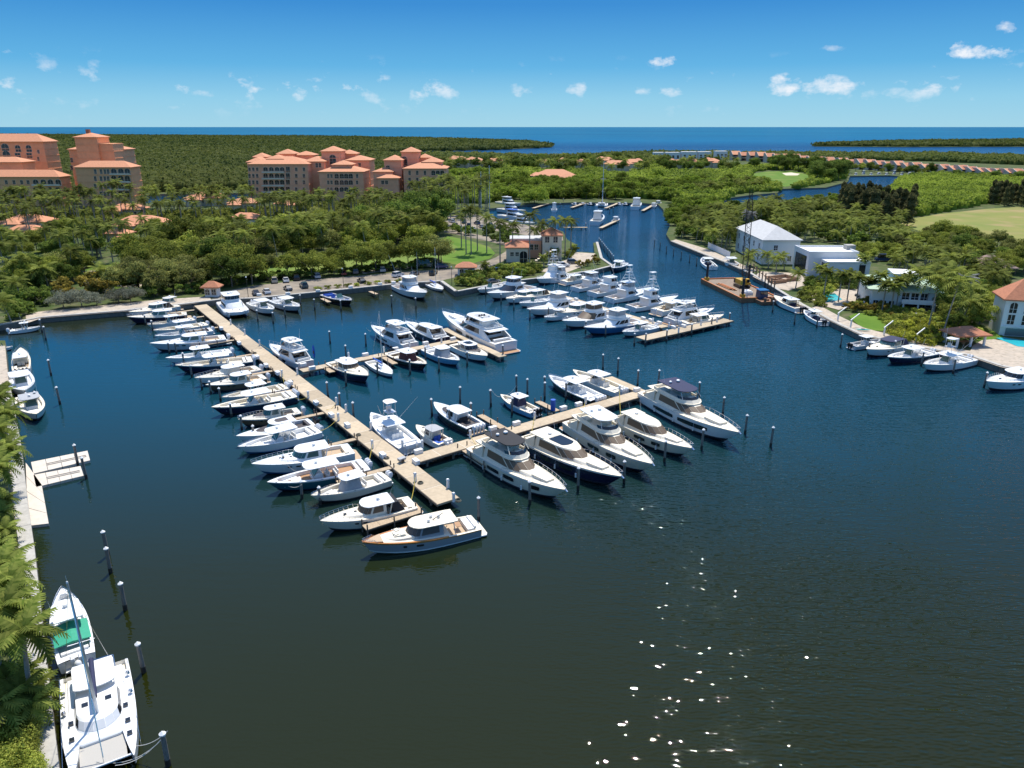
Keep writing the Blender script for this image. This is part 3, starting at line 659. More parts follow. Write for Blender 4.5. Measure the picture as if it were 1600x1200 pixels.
def express(bow, stern, label, hull=WHITE, deck=IVORY, top=WHITE, win=TEALGL, n=0, eng=ENGW, group=None, canvas=None, fore=None, name='express_cruiser', cat='motorboat', seat=SEAT, radar_on=True, openroof=None, boot=ANTIF, hatches=2, platm=TEAKL, rail=True, beam=None):
    t, L = boat_root(name, label, cat, bow, stern, 1.7, 1.0, group)
    B = beam or .25 * L + 1.05; fb, fs = .105 * L + .6, .06 * L + .6; s = L / 12
    H = Hull(L, B, fb, fs); H.build(t, hull, boot); H.deck(t, .05, .44, .55, .36 * B / 4, deck, TEAKL if fore is None else fore)
    z = H.zs(.5)
    cabin(t, 'trunk_cabin', -.07 * L, .36 * L, B * .36, z - .15, z + .42, .22 * L, .12 * L, .02, .22, deck, roof=.10, top_mat=fore)
    zc = z + .38
    cb = cabin(t, 'wheelhouse', -.17 * L, .14 * L, B * .39, z - .25, zc + .92, .11 * L, .085 * L, .0, .2, deck, (.42, .97), win, win, .0, .85)
    o = hardtop(t, -.26 * L, .075 * L, B * .37, zc + .93, top, nose=.08 * L, hatch=openroof, posts=[((-.2 * L, sg * B * .36, z - .3), (-.235 * L, sg * B * .33, zc + .95)) for sg in (1, -1)], pr=.09, postm=deck)
    if radar_on: radar(o, (-.12 * L, 0, zc + 1.06), .28)
    antennas(o, [((-.2 * L, sg * B * .3, zc + 1.0), (-.24 * L, sg * B * .3, zc + 2.9)) for sg in (1,)])
    seatrow(t, -.2 * L, B * .2, z - .55, seat, n=2); 
    mb = MB(); zf = H.zs(.1) - .5
    mb.box((-.43 * L, 0, zf + .3), (.5, B * .62, .6)); mb.box((-.34 * L, B * .28, zf + .25), (.14 * L, .5, .5)); mb.build('cockpit_seating', seat, t)
    if canvas:
        mb = MB(); mb.loft([ring(plan(-.37 * L, -.22 * L, B * .38, .03 * L), z - .1), ring(plan(-.30 * L, -.20 * L, B * .34, .02 * L), zc + .9)]); mb.build('canvas_enclosure', canvas, t, smooth=30)
    deck_hatches(t, [(.13 * L, 0), (.24 * L, 0)][:hatches] if hatches < 3 else [(.12 * L, .25 * s), (.12 * L, -.4 * s), (.22 * L, 0)], z + .52 - .02, s=.5)
    if rail: H.rail(t, .5, .995, .62, .1)
    platform(t, H, .075 * L, platm)
    if n: outboards(t, n, H.x(0) - .5, fs - .15, eng, s=.95)
    hull_windows(t, H, [(.55, .60), (.64, .68)], .62, .76)
    return t

def motor_yacht(bow, stern, label, hull=WHITE, sup=WHITE, win=GLASS, ws=BRNGL, fly='hardtop', group=None, teak=TEAKL, flymat=WHITE, boot=ANTIF, roofglass=False, name='motor_yacht', cat='yacht', decks=2, hullwin=((.38, .52), (.6, .7)), pad=SEATW, zb=2.6, beam=None):
    t, L = boat_root(name, label, cat, bow, stern, zb, 1.5, group)
    B = beam or .17 * L + 1.7; fb, fs = .085 * L + .95, .05 * L + .75; s = L / 20
    H = Hull(L, B, fb, fs, rake=.11 * L, flare=.36); H.build(t, hull, boot); H.deck(t, .03, .2, .35, .10 * B, sup, teak, crown=.14)
    hull_windows(t, H, hullwin, .40, .74)
    z = H.zs(.45)
    cabin(t, 'foredeck_coachroof', .02 * L, .40 * L, B * .34, z - .1, z + .55 * s + .1, .26 * L, .14 * L, .0, .25, sup, roof=.1)
    zt = z + 1.72
    cabin(t, 'saloon', -.32 * L, .23 * L, B * .415, z - .3, zt, .18 * L, .175 * L, .03 * L, .32, sup, (.34, .92), win, ws, .0, .97)
    deck_hatches(t, [(.29 * L, 0)], z + .6 * s + .16, s=.55)
    sunpad(t, H, .70, .84, .5, pad, th=.5 * s)
    for sg in (1, -1):
        mb = MB(); mb.loft([[(-.42 * L, sg * (B * .44), fs - .1), (-.42 * L, sg * (B * .40), fs - .1), (-.42 * L, sg * B * .40, fs + .35), (-.42 * L, sg * B * .44, fs + .35)], [(-.30 * L, sg * (B * .44), fs), (-.30 * L, sg * (B * .40), fs), (-.30 * L, sg * B * .36, zt), (-.30 * L, sg * B * .40, zt)]])
        mb.build('side_wing', sup, t, smooth=30)
    MB().box((-.31 * L, 0, z + .75), (.08, B * .66, 1.5)).build('saloon_door', GLASS, t)
    mb = MB(); mb.box((-.43 * L, 0, fs + .15), (.7 * s, B * .6, .6)); mb.box((-.45 * L, 0, fs + .5), (.2, B * .6, .35)); mb.build('aft_sofa', pad, t)
    platform(t, H, .07 * L, TEAK)
    H.rail(t, .45, .995, .75, .12, .025)
    zf = zt + .07
    if fly:
        # flybridge overhang and coaming
        hardtop(t, -.40 * L, .06 * L, B * .40, zt - .02, sup, th=.16, nose=.1 * L, name='flybridge_deck')
        A = plan(-.33 * L, .05 * L, B * .37, .09 * L); Bq = plan(-.34 * L, .03 * L, B * .36, .08 * L)
        mb = MB(); mb.loft([ring(A, zf + .1), ring(Bq, zf + .58), [(x * .97 - .01 * L, y * .93, zf + .58) for x, y in Bq], [(x * .97 - .01 * L, y * .93, zf + .16) for x, y in A]], cap0=False)
        mb.build('flybridge_coaming', sup, t, smooth=25)
        q = MB(); q.loft([[(x + .02, y * 1.0, zf + .58) for x, y in Bq[2:10]], [(x - .35, y * .97, zf + 1.0) for x, y in Bq[2:10]]], closed=False, cap0=False, cap1=False); q.build('flybridge_windscreen', GLASS, t)
        seatrow(t, -.06 * L, B * .2, zf + .12, pad, n=2); mb = MB(); mb.box((-.2 * L, B * .2, zf + .35), (.12 * L, B * .22, .5)); mb.box((-.25 * L, -B * .2, zf + .35), (.08 * L, B * .2, .5)); mb.build('flybridge_seating', pad, t)
        MB().box((.0 * L, 0, zf + .55), (.7, B * .3, .8), top=.8).build('helm_console', sup, t)
        if fly in ('hardtop', 'bimini', 'dark'):
            zt2 = zf + 1.85
            P = [((-.28 * L, sg * B * .34, zf + .6), (-.22 * L, sg * B * .30, zt2)) for sg in (1, -1)] + ([((.0 * L, sg * B * .33, zf + .7), (-.04 * L, sg * B * .28, zt2)) for sg in (1, -1)])
            o = hardtop(t, -.30 * L, .0 * L, B * .36, zt2, flymat, th=.12, nose=.06 * L, posts=P, pr=.08 if fly != 'bimini' else .035, postm=sup if fly != 'bimini' else ALU, hatch=CANVASG if fly == 'hardtop' else None)
            radar(o, (-.2 * L, B * .12, zt2 + .15), .36); radar(o, (-.2 * L, -B * .16, zt2 + .15), .28)
            antennas(o, [((-.22 * L, -B * .3, zt2), (-.25 * L, -B * .32, zt2 + 2.6))])
            if decks == 3:
                cabin(t, 'skylounge', -.25 * L, .02 * L, B * .31, zf + .1, zf + 1.75, .1 * L, .08 * L, .0, .2, sup, (.35, .85), GLASS, GLASS)
                mb = MB(); 
                for y in (-.7, 0, .7): mb.dome((-.15 * L, y, zt2 + .2), .3, .45, 8, 3)
                mb.build('satellite_dome', BLK, t, smooth=50)
        elif fly == 'arch':
            mb = MB()
            for sg in (1, -1): mb.loft([[(-.30 * L, sg * B * .37, zf), (-.22 * L, sg * B * .37, zf), (-.22 * L, sg * B * .34, zf), (-.30 * L, sg * B * .34, zf)], [(-.33 * L, sg * B * .33, zf + 1.5), (-.29 * L, sg * B * .33, zf + 1.5), (-.29 * L, sg * B * .30, zf + 1.5), (-.33 * L, sg * B * .30, zf + 1.5)]])
            mb.box((-.31 * L, 0, zf + 1.5), (.05 * L, B * .68, .16)); mb.build('radar_arch', sup, t, smooth=30); radar(t, (-.31 * L, 0, zf + 1.58), .36); radar(t, (-.31 * L, B * .22, zf + 1.58), .26)
    else:
        if roofglass:
            mb = MB(); mb.slab([(x, y) for x, y in plan(-.19 * L, -.02 * L, B * .24, .03 * L)], zt + .03, zt + .10); mb.build('roof_glass', GLASS, t)
        radar(t, (-.24 * L, 0, zt + .05), .34); antennas(t, [((-.25 * L, sg * B * .25, zt), (-.28 * L, sg * B * .27, zt + 2.2)) for sg in (1, -1)])
        hardtop(t, -.37 * L, -.2 * L, B * .36, zt - .02, sup, th=.14, nose=.02 * L, name='roof_overhang')
    fenders(t, H, (.24, .46, .66), -1, PLASTW); fenders(t, H, (.3, .5), 1, PLASTW)
    MB().cyl((H.x(.985), 0, H.zs(1) + .02), (H.x(1.0) + .25, 0, H.zs(1) - .25), .09, .12, 6).build('anchor', STEEL, t)
    return t

def sportfish(bow, stern, label, hull=WHITE, group=None, tower=False, riggers=True, fly='enclosed', win=GLASS, tarp=None, name='sportfishing_boat', cat='yacht', boot=ANTIF, house=WHITE, zb=2.4):
    t, L = boat_root(name, label, cat, bow, stern, zb, 1.1, group)
    B = .21 * L + 1.8; fb, fs = .10 * L + .7, .045 * L + .5; s = L / 17
    H = Hull(L, B, fb, fs, rake=.12 * L, flare=.5); H.build(t, hull, boot); H.deck(t, .03, .27, .75, .28, WHITE, TEAKL, crown=.14)
    z = H.zs(.42)
    cabin(t, 'deckhouse', -.22 * L, .19 * L, B * .405, z - .35, z + 1.75, .13 * L, .17 * L, .0, .28, house, (.40, .82), win, house if tarp is None else win, .0, .9)
    zf = z + 1.78
    hardtop(t, -.27 * L, .05 * L, B * .37, zf - .02, house, th=.14, nose=.07 * L, name='flybridge_deck')
    if fly == 'enclosed':
        cabin(t, 'enclosed_flybridge', -.17 * L, .03 * L, B * .33, zf + .1, zf + 1.95, .07 * L, .05 * L, .0, .12, house, (.42, .90), GLASS, GLASS)
    else:
        A = plan(-.16 * L, .03 * L, B * .33, .07 * L); mb = MB(); mb.loft([ring(A, zf + .1), ring(A, zf + .8), [(x * .95 - .004 * L, y * .92, zf + .8) for x, y in A], [(x * .95 - .004 * L, y * .92, zf + .15) for x, y in A]], cap0=False); mb.build('flybridge_coaming', house, t, smooth=25)
        seatrow(t, -.11 * L, B * .16, zf + .1, SEATW, n=2); MB().box((-.05 * L, 0, zf + .6), (.7, B * .25, 1.0), top=.85).build('helm_console', WHITE, t)
        q = MB(); q.loft([[(x, y * .98, zf + .85) for x, y in A[1:11]], [(x - .12, y * .94, zf + 1.9) for x, y in A[1:11]]], closed=False, cap0=False, cap1=False); q.build('clear_enclosure', CANVASG if tarp is None else tarp, t)
    zt = zf + 2.05
    P = [((-.15 * L, sg * B * .31, zf), (-.15 * L, sg * B * .30, zt)) for sg in (1, -1)] + [((.01 * L, sg * B * .28, zf), (-.02 * L, sg * B * .26, zt)) for sg in (1, -1)]
    o = hardtop(t, -.20 * L, .02 * L, B * .34, zt, house, posts=P, nose=.05 * L)
    radar(o, (-.05 * L, 0, zt + .15), .32); antennas(o, [((-.16 * L, sg * B * .3, zt), (-.2 * L, sg * B * .3, zt + 2.8)) for sg in (1, -1)])
    if tower:
        mb = MB(); z2 = zt + 3.0
        C = [(-.17 * L, B * .32), (-.17 * L, -B * .32), (.02 * L, B * .3), (.02 * L, -B * .3)]; T_ = [(-.11 * L, .55), (-.11 * L, -.55), (-.04 * L, .5), (-.04 * L, -.5)]
        for (a, b), (c, d) in zip(C, T_): mb.tube([(a, b, zt - .2), (c, d, z2)], .05, 5)
        for k in (.35, .7):
            Q = [(a + (c - a) * k, b + (d - b) * k, zt + (z2 - zt) * k) for (a, b), (c, d) in zip(C, T_)]; mb.tube([Q[0], Q[1], Q[3], Q[2], Q[0]], .035, 4)
        mb.box((-.075 * L, 0, z2), (.1 * L, 1.5, .08)); mb.tube([(-.12 * L, .7, z2 + .9), (-.12 * L, -.7, z2 + .9), (-.03 * L, -.6, z2 + .9), (-.03 * L, .6, z2 + .9), (-.12 * L, .7, z2 + .9)], .03, 4)
        mb.box((-.04 * L, 0, z2 + .5), (.3, .7, .9)); mb.build('tuna_tower', WHITE, t)
        hardtop(t, -.12 * L, -.02 * L, .75, z2 + 2.0, WHITE, name='tower_top', posts=[((-.11 * L, sg * .6, z2), (-.11 * L, sg * .6, z2 + 2)) for sg in (1, -1)] + [((-.03 * L, sg * .55, z2), (-.03 * L, sg * .55, z2 + 2)) for sg in (1, -1)])
    if riggers:
        for sg in (1, -1):
            MB().cyl((-.08 * L, sg * B * .42, z + .4), (-.30 * L, sg * (B * .42 + 2.2), z + 8.5 * s), .05, .02, 5).build('outrigger', ALU, t)
    if tarp:
        mb = MB(); mb.loft([ring(plan(.0 * L, .21 * L, B * .41, .13 * L), z + .15), ring(plan(-.02 * L, .06 * L, B * .345, .07 * L), z + 1.72)], cap0=False); mb.build('windshield_cover', tarp, t, smooth=25)
    MB().box((-.36 * L, 0, H.zs(.15) - .45), (.9, .6, .5)).build('fighting_chair', SEATW, t)
    deck_hatches(t, [(.26 * L, 0)], H.zs(.76) + .12, WHITE if not tarp else GLASS, .6)
    H.rail(t, .6, .99, .5, .12)
    return t

def sailboat(bow, stern, label):
    t, L = boat_root('sailboat', label, 'sailboat', bow, stern, 1.0, .8, None)
    B = L * .3; H = Hull(L, B, 1.05, .8, rake=.06 * L, flare=.25); H.build(t, WHITE, BLUE); H.deck(t, .04, .3, .4, .3, WHITE, IVORY)
    cabin(t, 'coachroof', -.16 * L, .22 * L, B * .28, .8, 1.35, .14 * L, .08 * L, .02, .12, WHITE, (.35, .75), GLASS, WHITE)
    MB().cyl((.05 * L, 0, .9), (.05 * L, 0, 13.5), .09, .06, 8).build('mast', ALU, t)
    o = MB().cyl((.04 * L, 0, 1.9), (-.38 * L, 0, 1.75), .06, .06, 6).build('boom', ALU, t)
    mb = MB(); mb.loft([[(.03 * L - .42 * L * k, .0 + .26 * math.cos(a) * (1 - .5 * k), 2.0 - .15 * k + .24 * math.sin(a) * (1 - .4 * k)) for a in [i * math.pi / 4 for i in range(8)]] for k in (0, .33, .66, 1)]); mb.build('sail_cover', BLUEV, t, smooth=50)
    mb = MB()
    for p in ((.5 * L - .1, 0, 1.1), (-.48 * L, 0, .9), (.02 * L, B * .45, .95), (.02 * L, -B * .45, .95)): mb.tube([p, (.05 * L, 0, 13.3)], .012, 3)
    mb.build('rigging', STEEL, t); H.rail(t, .8, .99, .55, .08, .015)
    return t

def mini_boat(bow, stern, label, hull=WHITE, group=None, top=True, topm=WHITE, tall=1.0, flyb=False, cat='motorboat', name='small_boat'):
    """A far boat, a few pixels across: hull, deck, house, top."""
    t, L = boat_root(name, label, cat, bow, stern, 1.2 * tall, .8 * tall, group)
    L = max(L, 6); B = .2 * L + 1.2; H = Hull(L, B, .1 * L + .4 * tall, .06 * L + .4 * tall); H.build(t, hull); H.deck(t, .05, .35, .4, .25, WHITE, IVORY)
    z = H.zs(.45)
    cabin(t, 'cabin', -.2 * L, .2 * L, B * .38, z - .2, z + 1.2 * tall, .12 * L, .1 * L, 0, .15, WHITE, (.4, .9), GLASS, GLASS)
    if flyb:
        cabin(t, 'flybridge', -.2 * L, .05 * L, B * .34, z + 1.2 * tall, z + 2.2 * tall, .06 * L, .03 * L, 0, .1, WHITE, (.45, .9), GLASS, GLASS)
        hardtop(t, -.24 * L, .04 * L, B * .36, z + 2.4 * tall, topm, posts=[((-.2 * L, sg * B * .3, z + 1.2 * tall), (-.2 * L, sg * B * .3, z + 2.4 * tall)) for sg in (1, -1)])
        radar(t, (-.1 * L, 0, z + 2.5 * tall))
    elif top: hardtop(t, -.28 * L, .06 * L, B * .36, z + 1.75, topm, posts=[((x * L, sg * B * .33, z - .1), (x * L, sg * B * .33, z + 1.75)) for x in (-.24, .03) for sg in (1, -1)])
    if not flyb: outboards(t, 2, H.x(0) - .1, H.fs - .05, ENGW if rng.random() < .6 else ENGB, .85)
    return t
# ------------------------------------------------------------------ the fleet
WR = 'boats moored stern-to on the west side of the long dock'
express((236, 477), (284, 469), 'white cabin cruiser berthed against the seawall at the root of the long dock', hull=WHITE, group=WR)
express((201, 489), (277, 479), 'white cruiser with brown canvas beside the promenade seawall', canvas=BRNGL, fore=None, group=WR)
express((199, 497), (292, 492), 'navy express cruiser with cream deck nearest the promenade', hull=NAVY, deck=CREAM, group=WR)
center_console((230, 509), (302, 500), 'slim white open boat with tan deck and white top next to navy cruiser', hull=WHITE, boot=NAVY, deck=CREAM, group=WR, n=2)
center_console((240, 519), (322, 508), 'white open fishing boat with navy waterline and white T-top', hull=WHITE, boot=NAVY, deck=IVORY, group=WR, n=2)
center_console((242, 528), (330, 517), 'white open boat with dark bow lounge tucked beside large white cruiser', hull=WHITE, deck=WHITE, group=WR, cushions=DKDECK)
express((234, 540), (352, 530), 'long white express cruiser with grey-green windows and sloping sheer', hull=GREYW, deck=WHITE, group=WR, n=3, platm=WHITE, rail=False)
center_console((259, 563), (360, 551), 'white open boat with blue waterline and one large oval white top', hull=WHITE, deck=WHITE, boot=BLUE, group=WR, n=3)
center_console((272, 576), (396, 564), 'long navy open boat with wide white top and tan seats', hull=NAVY, deck=CREAM, group=WR, n=4, topscale=1.15)
express((304, 592), (403, 577), 'cream walkaround boat with white bow rail and cabin', hull=WHITE, deck=CREAM, group=WR, n=2, win=CREAM)
express((321, 602), (413, 590), 'tan hardtop boat with green-tinted windshield', hull=BRNGL, deck=CREAM, group=WR, n=2, rail=False)
center_console((347, 624), (446, 606), 'cream open boat with tan cushions and a white top with two hatches', hull=WHITE, deck=CREAM, cushions=SEAT, group=WR, n=3)
center_console((331, 642), (459, 619), 'long navy open boat with grey bow deck and teal towel at the stern', hull=NAVY, deck=IVORY, group=WR, n=4, topscale=1.1)
express((372, 655), (467, 643), 'beige express boat with green windshield and dark foredeck pads', hull=BRNGL, deck=CREAM, fore=DKDECK, group=WR, n=2, win=TEALGL)
express((369, 683), (487, 662), 'day cruiser with charcoal foredeck, black hardtop panel and open wings', hull=WHITE, boot=NAVY, deck=WHITE, fore=DKDECK, top=WHITE, openroof=DKDECK, group=WR, n=3, eng=ENGB, rail=False, hatches=0, radar_on=False, seat=DKDECK)
center_console((372, 703), (496, 674), 'white open boat with blue boot stripe and slotted white top', hull=WHITE, boot=BLUE, group=WR, n=3, deck=WHITE, topscale=1.2)
express((393, 729), (549, 705), 'white hardtop sport cruiser with three dark deck hatches', hull=WHITE, deck=WHITE, win=TEALGL, group=WR, hatches=3, boot=BLUE)
center_console((418, 760), (572, 730), 'teal-hulled open boat with plants and tan lining in the cockpit', hull=TEAL, deck=WHITE, floor=TEAK, cushions=SEATW, group=WR, n=3, boot=NAVY, topscale=1.15)
center_console((486, 778), (604, 747), 'beige open boat with covered console under a white top', hull=CREAM, deck=CREAM, group=WR, n=2, cover=CANVASG)
express((500, 816), (645, 788), 'cream express cruiser with black canvas enclosure behind its hardtop', hull=CREAM, deck=IVORY, canvas=CANVASB, win=BRNGL, group=WR)

VARN = M('varnished_teak', (.50, .21, .06), .25, var=.15, scale=6, coat=.6)
def picnic_yacht():
    t, L = boat_root('lobster_yacht', 'slate grey lobster-style yacht with varnished teak rail at the dock end', 'yacht', (566, 848), (744, 818), 1.9, 1.05, None)
    B = .26 * L + .6; H = Hull(L, B, .11 * L + .35, .06 * L + .35, rake=.06 * L, flare=.34); H.build(t, HULLGREY, WHITE, rail=VARN); H.deck(t, .05, .28, .5, .3, IVORY, TEAKL, crown=.16)
    mb = MB(); T = [.3 + .7 * k / 10 for k in range(11)]
    for sg in (1, -1):
        mb.loft([[(H.x(q), sg * (hb(q, B) + .03), H.zs(q) - .03), (H.x(q), sg * (hb(q, B) - .30), H.zs(q) - .03), (H.x(q), sg * (hb(q, B) - .30), H.zs(q) + .08), (H.x(q), sg * (hb(q, B) + .03), H.zs(q) + .08)] for q in T])
    mb.build('toe_rail', VARN, t)
    mb = MB(); P = [(H.x(q), hb(q, B) - .2) for q in (.84, .88, .92, .96, .985)]; P = P + [(x, -y) for x, y in reversed(P)]
    mb.slab(P, H.zs(.9) + .05, H.zs(.9) + .17); mb.build('teak_foredeck', TEAKL, t)
    z = H.zs(.5)
    cabin(t, 'trunk_cabin', .05 * L, .36 * L, B * .33, z - .1, z + .5, .2 * L, .05 * L, .0, .16, IVORY, roof=.1)
    w = cabin(t, 'wheelhouse', -.17 * L, .16 * L, B * .37, z - .25, z + 1.5, .1 * L, .07 * L, .0, .2, HULLGREY, (.42, .96), GREYCOV, GREYCOV, .0, .92, top_mat=IVORY)
    o = hardtop(t, -.30 * L, .105 * L, B * .37, z + 1.5, IVORY, nose=.09 * L, posts=[((-.27 * L, sg * B * .36, z - .2), (-.26 * L, sg * B * .33, z + 1.5)) for sg in (1, -1)], pr=.06, postm=HULLGREY)
    for x, y in ((-.06, .12), (-.1, -.1), (-.16, .0)): radar(o, (x * L, y * B, z + 1.62), .22)
    MB().cyl((-.1 * L, .3, z + 1.7), (-.19 * L, .5, z + 2.5), .06, .04, 5).build('signal_mast', BLK, o)
    MB().box((.01 * L, 0, z + 1.66), (.12 * L, B * .4, .03)).build('roof_hatch', CREAM, o)
    sunpad(t, H, .64, .74, .42, CREAM, th=.55)
    for x, y in ((.17, .12), (.2, -.15), (.22, .05), (.16, -.02)): MB().box((x * L, y * B, z + .75), (.6, .5, .22), rz=x * 9).build('cushion', SEAT, t)
    mb = MB(); mb.box((-.42 * L, 0, z - .35), (1.0, B * .66, .55)); mb.box((-.455 * L, 0, z), (.25, B * .66, .35)); mb.build('aft_sofa', SEATW, t)
    mb = MB(); mb.cyl((-.33 * L, 0, z - .5), (-.33 * L, 0, z + .05), .06); mb.box((-.33 * L, 0, z + .08), (.7, 1.2, .06)); mb.build('teak_table', TEAK, t)
    platform(t, H, .06 * L, IVORY, w=.9); hull_windows(t, H, [(.52, .58), (.66, .69)], .55, .74)
    for tt in (.72,): 
        for k in range(4): MB().cyl((H.x(tt) - .3 * k, -hb(tt, B) - .05, 1.2), (H.x(tt) - .3 * k, -hb(tt, B) - .05, 1.75), .13, .13, 7).build('fender', CANVASG, t)
    H.rail(t, .88, .99, .45, .1)
picnic_yacht()

def power_catamaran(bow, stern, label, zb=2.0):
    t, L = boat_root('power_catamaran', label, 'catamaran', bow, stern, zb, 1.4, None)
    B = .42 * L
    for sg in (1, -1):
        H = Hull(L, B * .34, 2.0, 1.5, rake=.05 * L, flare=.2)
        o = H.build(t, WHITE, BLUE, name='hull'); o.location = (0, sg * B * .33, 0)
    P = plan(-.48 * L, .44 * L, B * .5, .12 * L); mb = MB(); mb.loft([ring(P, .95), ring(P, 1.75), [(x * .96, y * .95, 1.95) for x, y in P]]); mb.build('bridge_deck', WHITE, t, smooth=30)
    cabin(t, 'saloon', -.26 * L, .26 * L, B * .38, 1.85, 3.3, .12 * L, .1 * L, 0, .2, WHITE, (.3, .85), GLASS, WHITE)
    cabin(t, 'pilothouse', -.22 * L, .08 * L, B * .3, 3.35, 5.1, .06 * L, .03 * L, 0, .1, WHITE, (.4, .92), GLASS, GLASS)
    o = hardtop(t, -.3 * L, .1 * L, B * .33, 5.15, WHITE, nose=.05 * L)
    radar(o, (-.1 * L, .3, 5.3), .4); mb = MB(); mb.dome((-.05 * L, -.6, 5.3), .4, .55, 10, 3); mb.build('satellite_dome', WHITE, o, smooth=50)
    for y in (-.9, 0, .9): MB().box((.31 * L, y, 2.02), (.5, .3, .1)).build('deck_hatch', BRNGL, t)
    Hull(L * .98, B * 1.0, 2.0, 1.8).rail(t, .6, .97, .6, .3)
power_catamaran((381, 497), (349, 464), 'white power catamaran with tall pilothouse at the root of the long dock')
ER = 'boats moored along the parking lot seawall'
center_console((431, 489), (393, 473), 'white open boat with white top off the parking lot, beside the catamaran', group=ER, n=2, deck=WHITE)
center_console((469, 483), (430, 471), 'white and grey open boat with small top off the parking lot', hull=GREYW, group=ER, n=2, deck=WHITE)
center_console((550, 473), (510, 462), 'black rigid inflatable with blue bow cushion at a short finger pier', hull=BLACKH, deck=CANVASG, cushions=BLUEV, ttop=False, group=ER, n=2, eng=ENGB)
sportfish((671, 463), (620, 445), 'white sportfishing boat with raised outriggers by the parking lot', group=ER, fly='open', zb=2.0)
sailboat((700, 457), (662, 437), 'white ketch with tall pale mast by the parking lot')
motor_yacht((421, 535), (478, 566), 'grey-white flybridge yacht alone on the east side of the long dock', fly='hardtop', hull=GREYW, sup=WHITE, ws=WHITE, win=GLASS, hullwin=((.3, .4), (.5, .6)))
NB = 'boats moored on the far finger dock'
motor_yacht((580, 507), (642, 538), 'white sport yacht with open aft cockpit and dark side glass on the far finger dock', fly='bimini', group=NB, hull=WHITE)
motor_yacht((633, 500), (692, 529), 'white hardtop yacht with navy hull on the far finger dock', fly=None, hull=NAVY, group=NB, ws=CREAM, win=BRNGL)
motor_yacht((687, 485), (797, 543), 'large triple-deck white yacht with black domes and teak platform', fly='hardtop', decks=3, group=NB, hullwin=((.3, .42), (.48, .6)), zb=3.4)
express((576, 590), (523, 568), 'navy hull trawler cruiser with long white roof on the far finger dock', hull=NAVY, deck=IVORY, win=BRNGL, group=NB)
sailboat((613, 585), (580, 564), 'small white sloop with bright blue sail cover')
center_console((667, 573), (612, 553), 'black-hulled open boat with maroon console curtain', hull=BLACKH, group=NB, deck=IVORY, n=3, cover=CANVASBR, eng=ENGB)
center_console((718, 567), (669, 547), 'light blue open fishing boat with small white top', hull=SKYB, group=NB, deck=WHITE, n=2, cover=CANVASG, topscale=.8)
express((762, 558), (713, 540), 'white sport cruiser with full glass roof and dark foredeck pad', fore=DKDECK, openroof=GLASS, group=NB, win=GLASS)
NA = 'boats moored on the near finger dock'
center_console((578, 649), (645, 703), 'white tower fishing boat with tall outriggers and four white outboards', group=NA, tower=True, n=4, deck=WHITE)
express((650, 662), (697, 693), 'small pilothouse boat with grey canvas top and blue interior', hull=WHITE, top=CANVASG, canvas=None, group=NA, n=2, seat=BLUEV, rail=False, radar_on=False, win=GLASS)
express((678, 630), (744, 669), 'black hull sport boat with white hardtop and four white outboards', hull=BLACKH, deck=WHITE, fore=DKDECK, group=NA, n=4, win=GLASS, seat=DKDECK, rail=False, radar_on=False, hatches=0)
center_console((782, 618), (838, 645), 'sky blue hull open boat with navy side curtains under white top', hull=SKYB, cover=CANVAS, group=NA, n=3, eng=ENGB)
center_console((857, 591), (936, 627), 'black hull open boat with white interior on the near finger dock', hull=BLACKH, deck=WHITE, group=NA, n=4)
center_console((895, 582), (972, 614), 'white open boat with T-top and white outboards beside black-hulled boat', group=NA, n=3, deck=IVORY)
YR = 'large yachts moored bow-out on the near finger dock'
motor_yacht((885, 767), (748, 698), 'cream flybridge yacht with black bimini nearest the long dock', hull=IVORY, sup=IVORY, fly='dark', flymat=CANVASB, ws=BRNGL, win=BRNGL, group=YR, hullwin=((.28, .42), (.47, .58), (.74, .82)), pad=SEAT)
motor_yacht((973, 746), (824, 683), 'navy and cream sport yacht with open glass sunroof and tan foredeck frame', fly=None, roofglass=True, hull=NAVY, sup=IVORY, ws=BRNGL, win=BRNGL, group=YR, pad=SEAT, hullwin=((.3, .4), (.5, .62)))
motor_yacht((1021, 727), (897, 659), 'cream yacht with white flybridge canopy and navy boot stripe', fly='bimini', hull=IVORY, sup=IVORY, ws=BRNGL, win=BRNGL, group=YR, boot=NAVY, pad=SEAT)
motor_yacht((1083, 699), (966, 652), 'low cream sport yacht with brown windshield cover and no flybridge', fly=None, hull=IVORY, sup=IVORY, ws=BRNGL, win=BRNGL, group=YR, pad=SEAT)
motor_yacht((1156, 680), (1014, 614), 'tall ivory yacht with navy bimini and black stripe windows at the dock end', sup=IVORY, fly='bimini', flymat=CANVAS, ws=BRNGL, win=BRNGL, group=YR, hullwin=((.22, .45), (.5, .78)), pad=SEAT)
PC = 'boats moored along the crowded pier'
center_console((746, 455), (787, 446), 'small white open boat by the hedge at the root of the crowded pier', group=PC, ttop=False, deck=WHITE)
sportfish((759, 461), (830, 448), 'white enclosed-bridge sportfisher with black window mask at the root of the crowded pier', group=PC, riggers=False, tarp=GLASS, zb=2.2)
express((805, 466), (860, 459), 'white cruiser with brown bow cover on the crowded pier', canvas=BRNGL, group=PC, fore=None)
center_console((811, 475), (857, 469), 'low white open boat with pointed bow on the crowded pier', group=PC, ttop=False, deck=WHITE)
sportfish((823, 485), (904, 474), 'white sportfisher with long white foredeck and black slanted side window', group=PC, fly='open', zb=2.3)
express((868, 492), (926, 480), 'white express boat with teal windshield on the crowded pier', group=PC, win=TEALGL)
sportfish((878, 503), (960, 491), 'white sportfisher with clear grey bridge enclosure and brown windshield', group=PC, fly='open', tower=False, tarp=BRNGL, zb=2.3)
sportfish((912, 513), (998, 502), 'blue-hulled sportfisher with white windshield cover', hull=BLUE, group=PC, fly='open', zb=2.3)
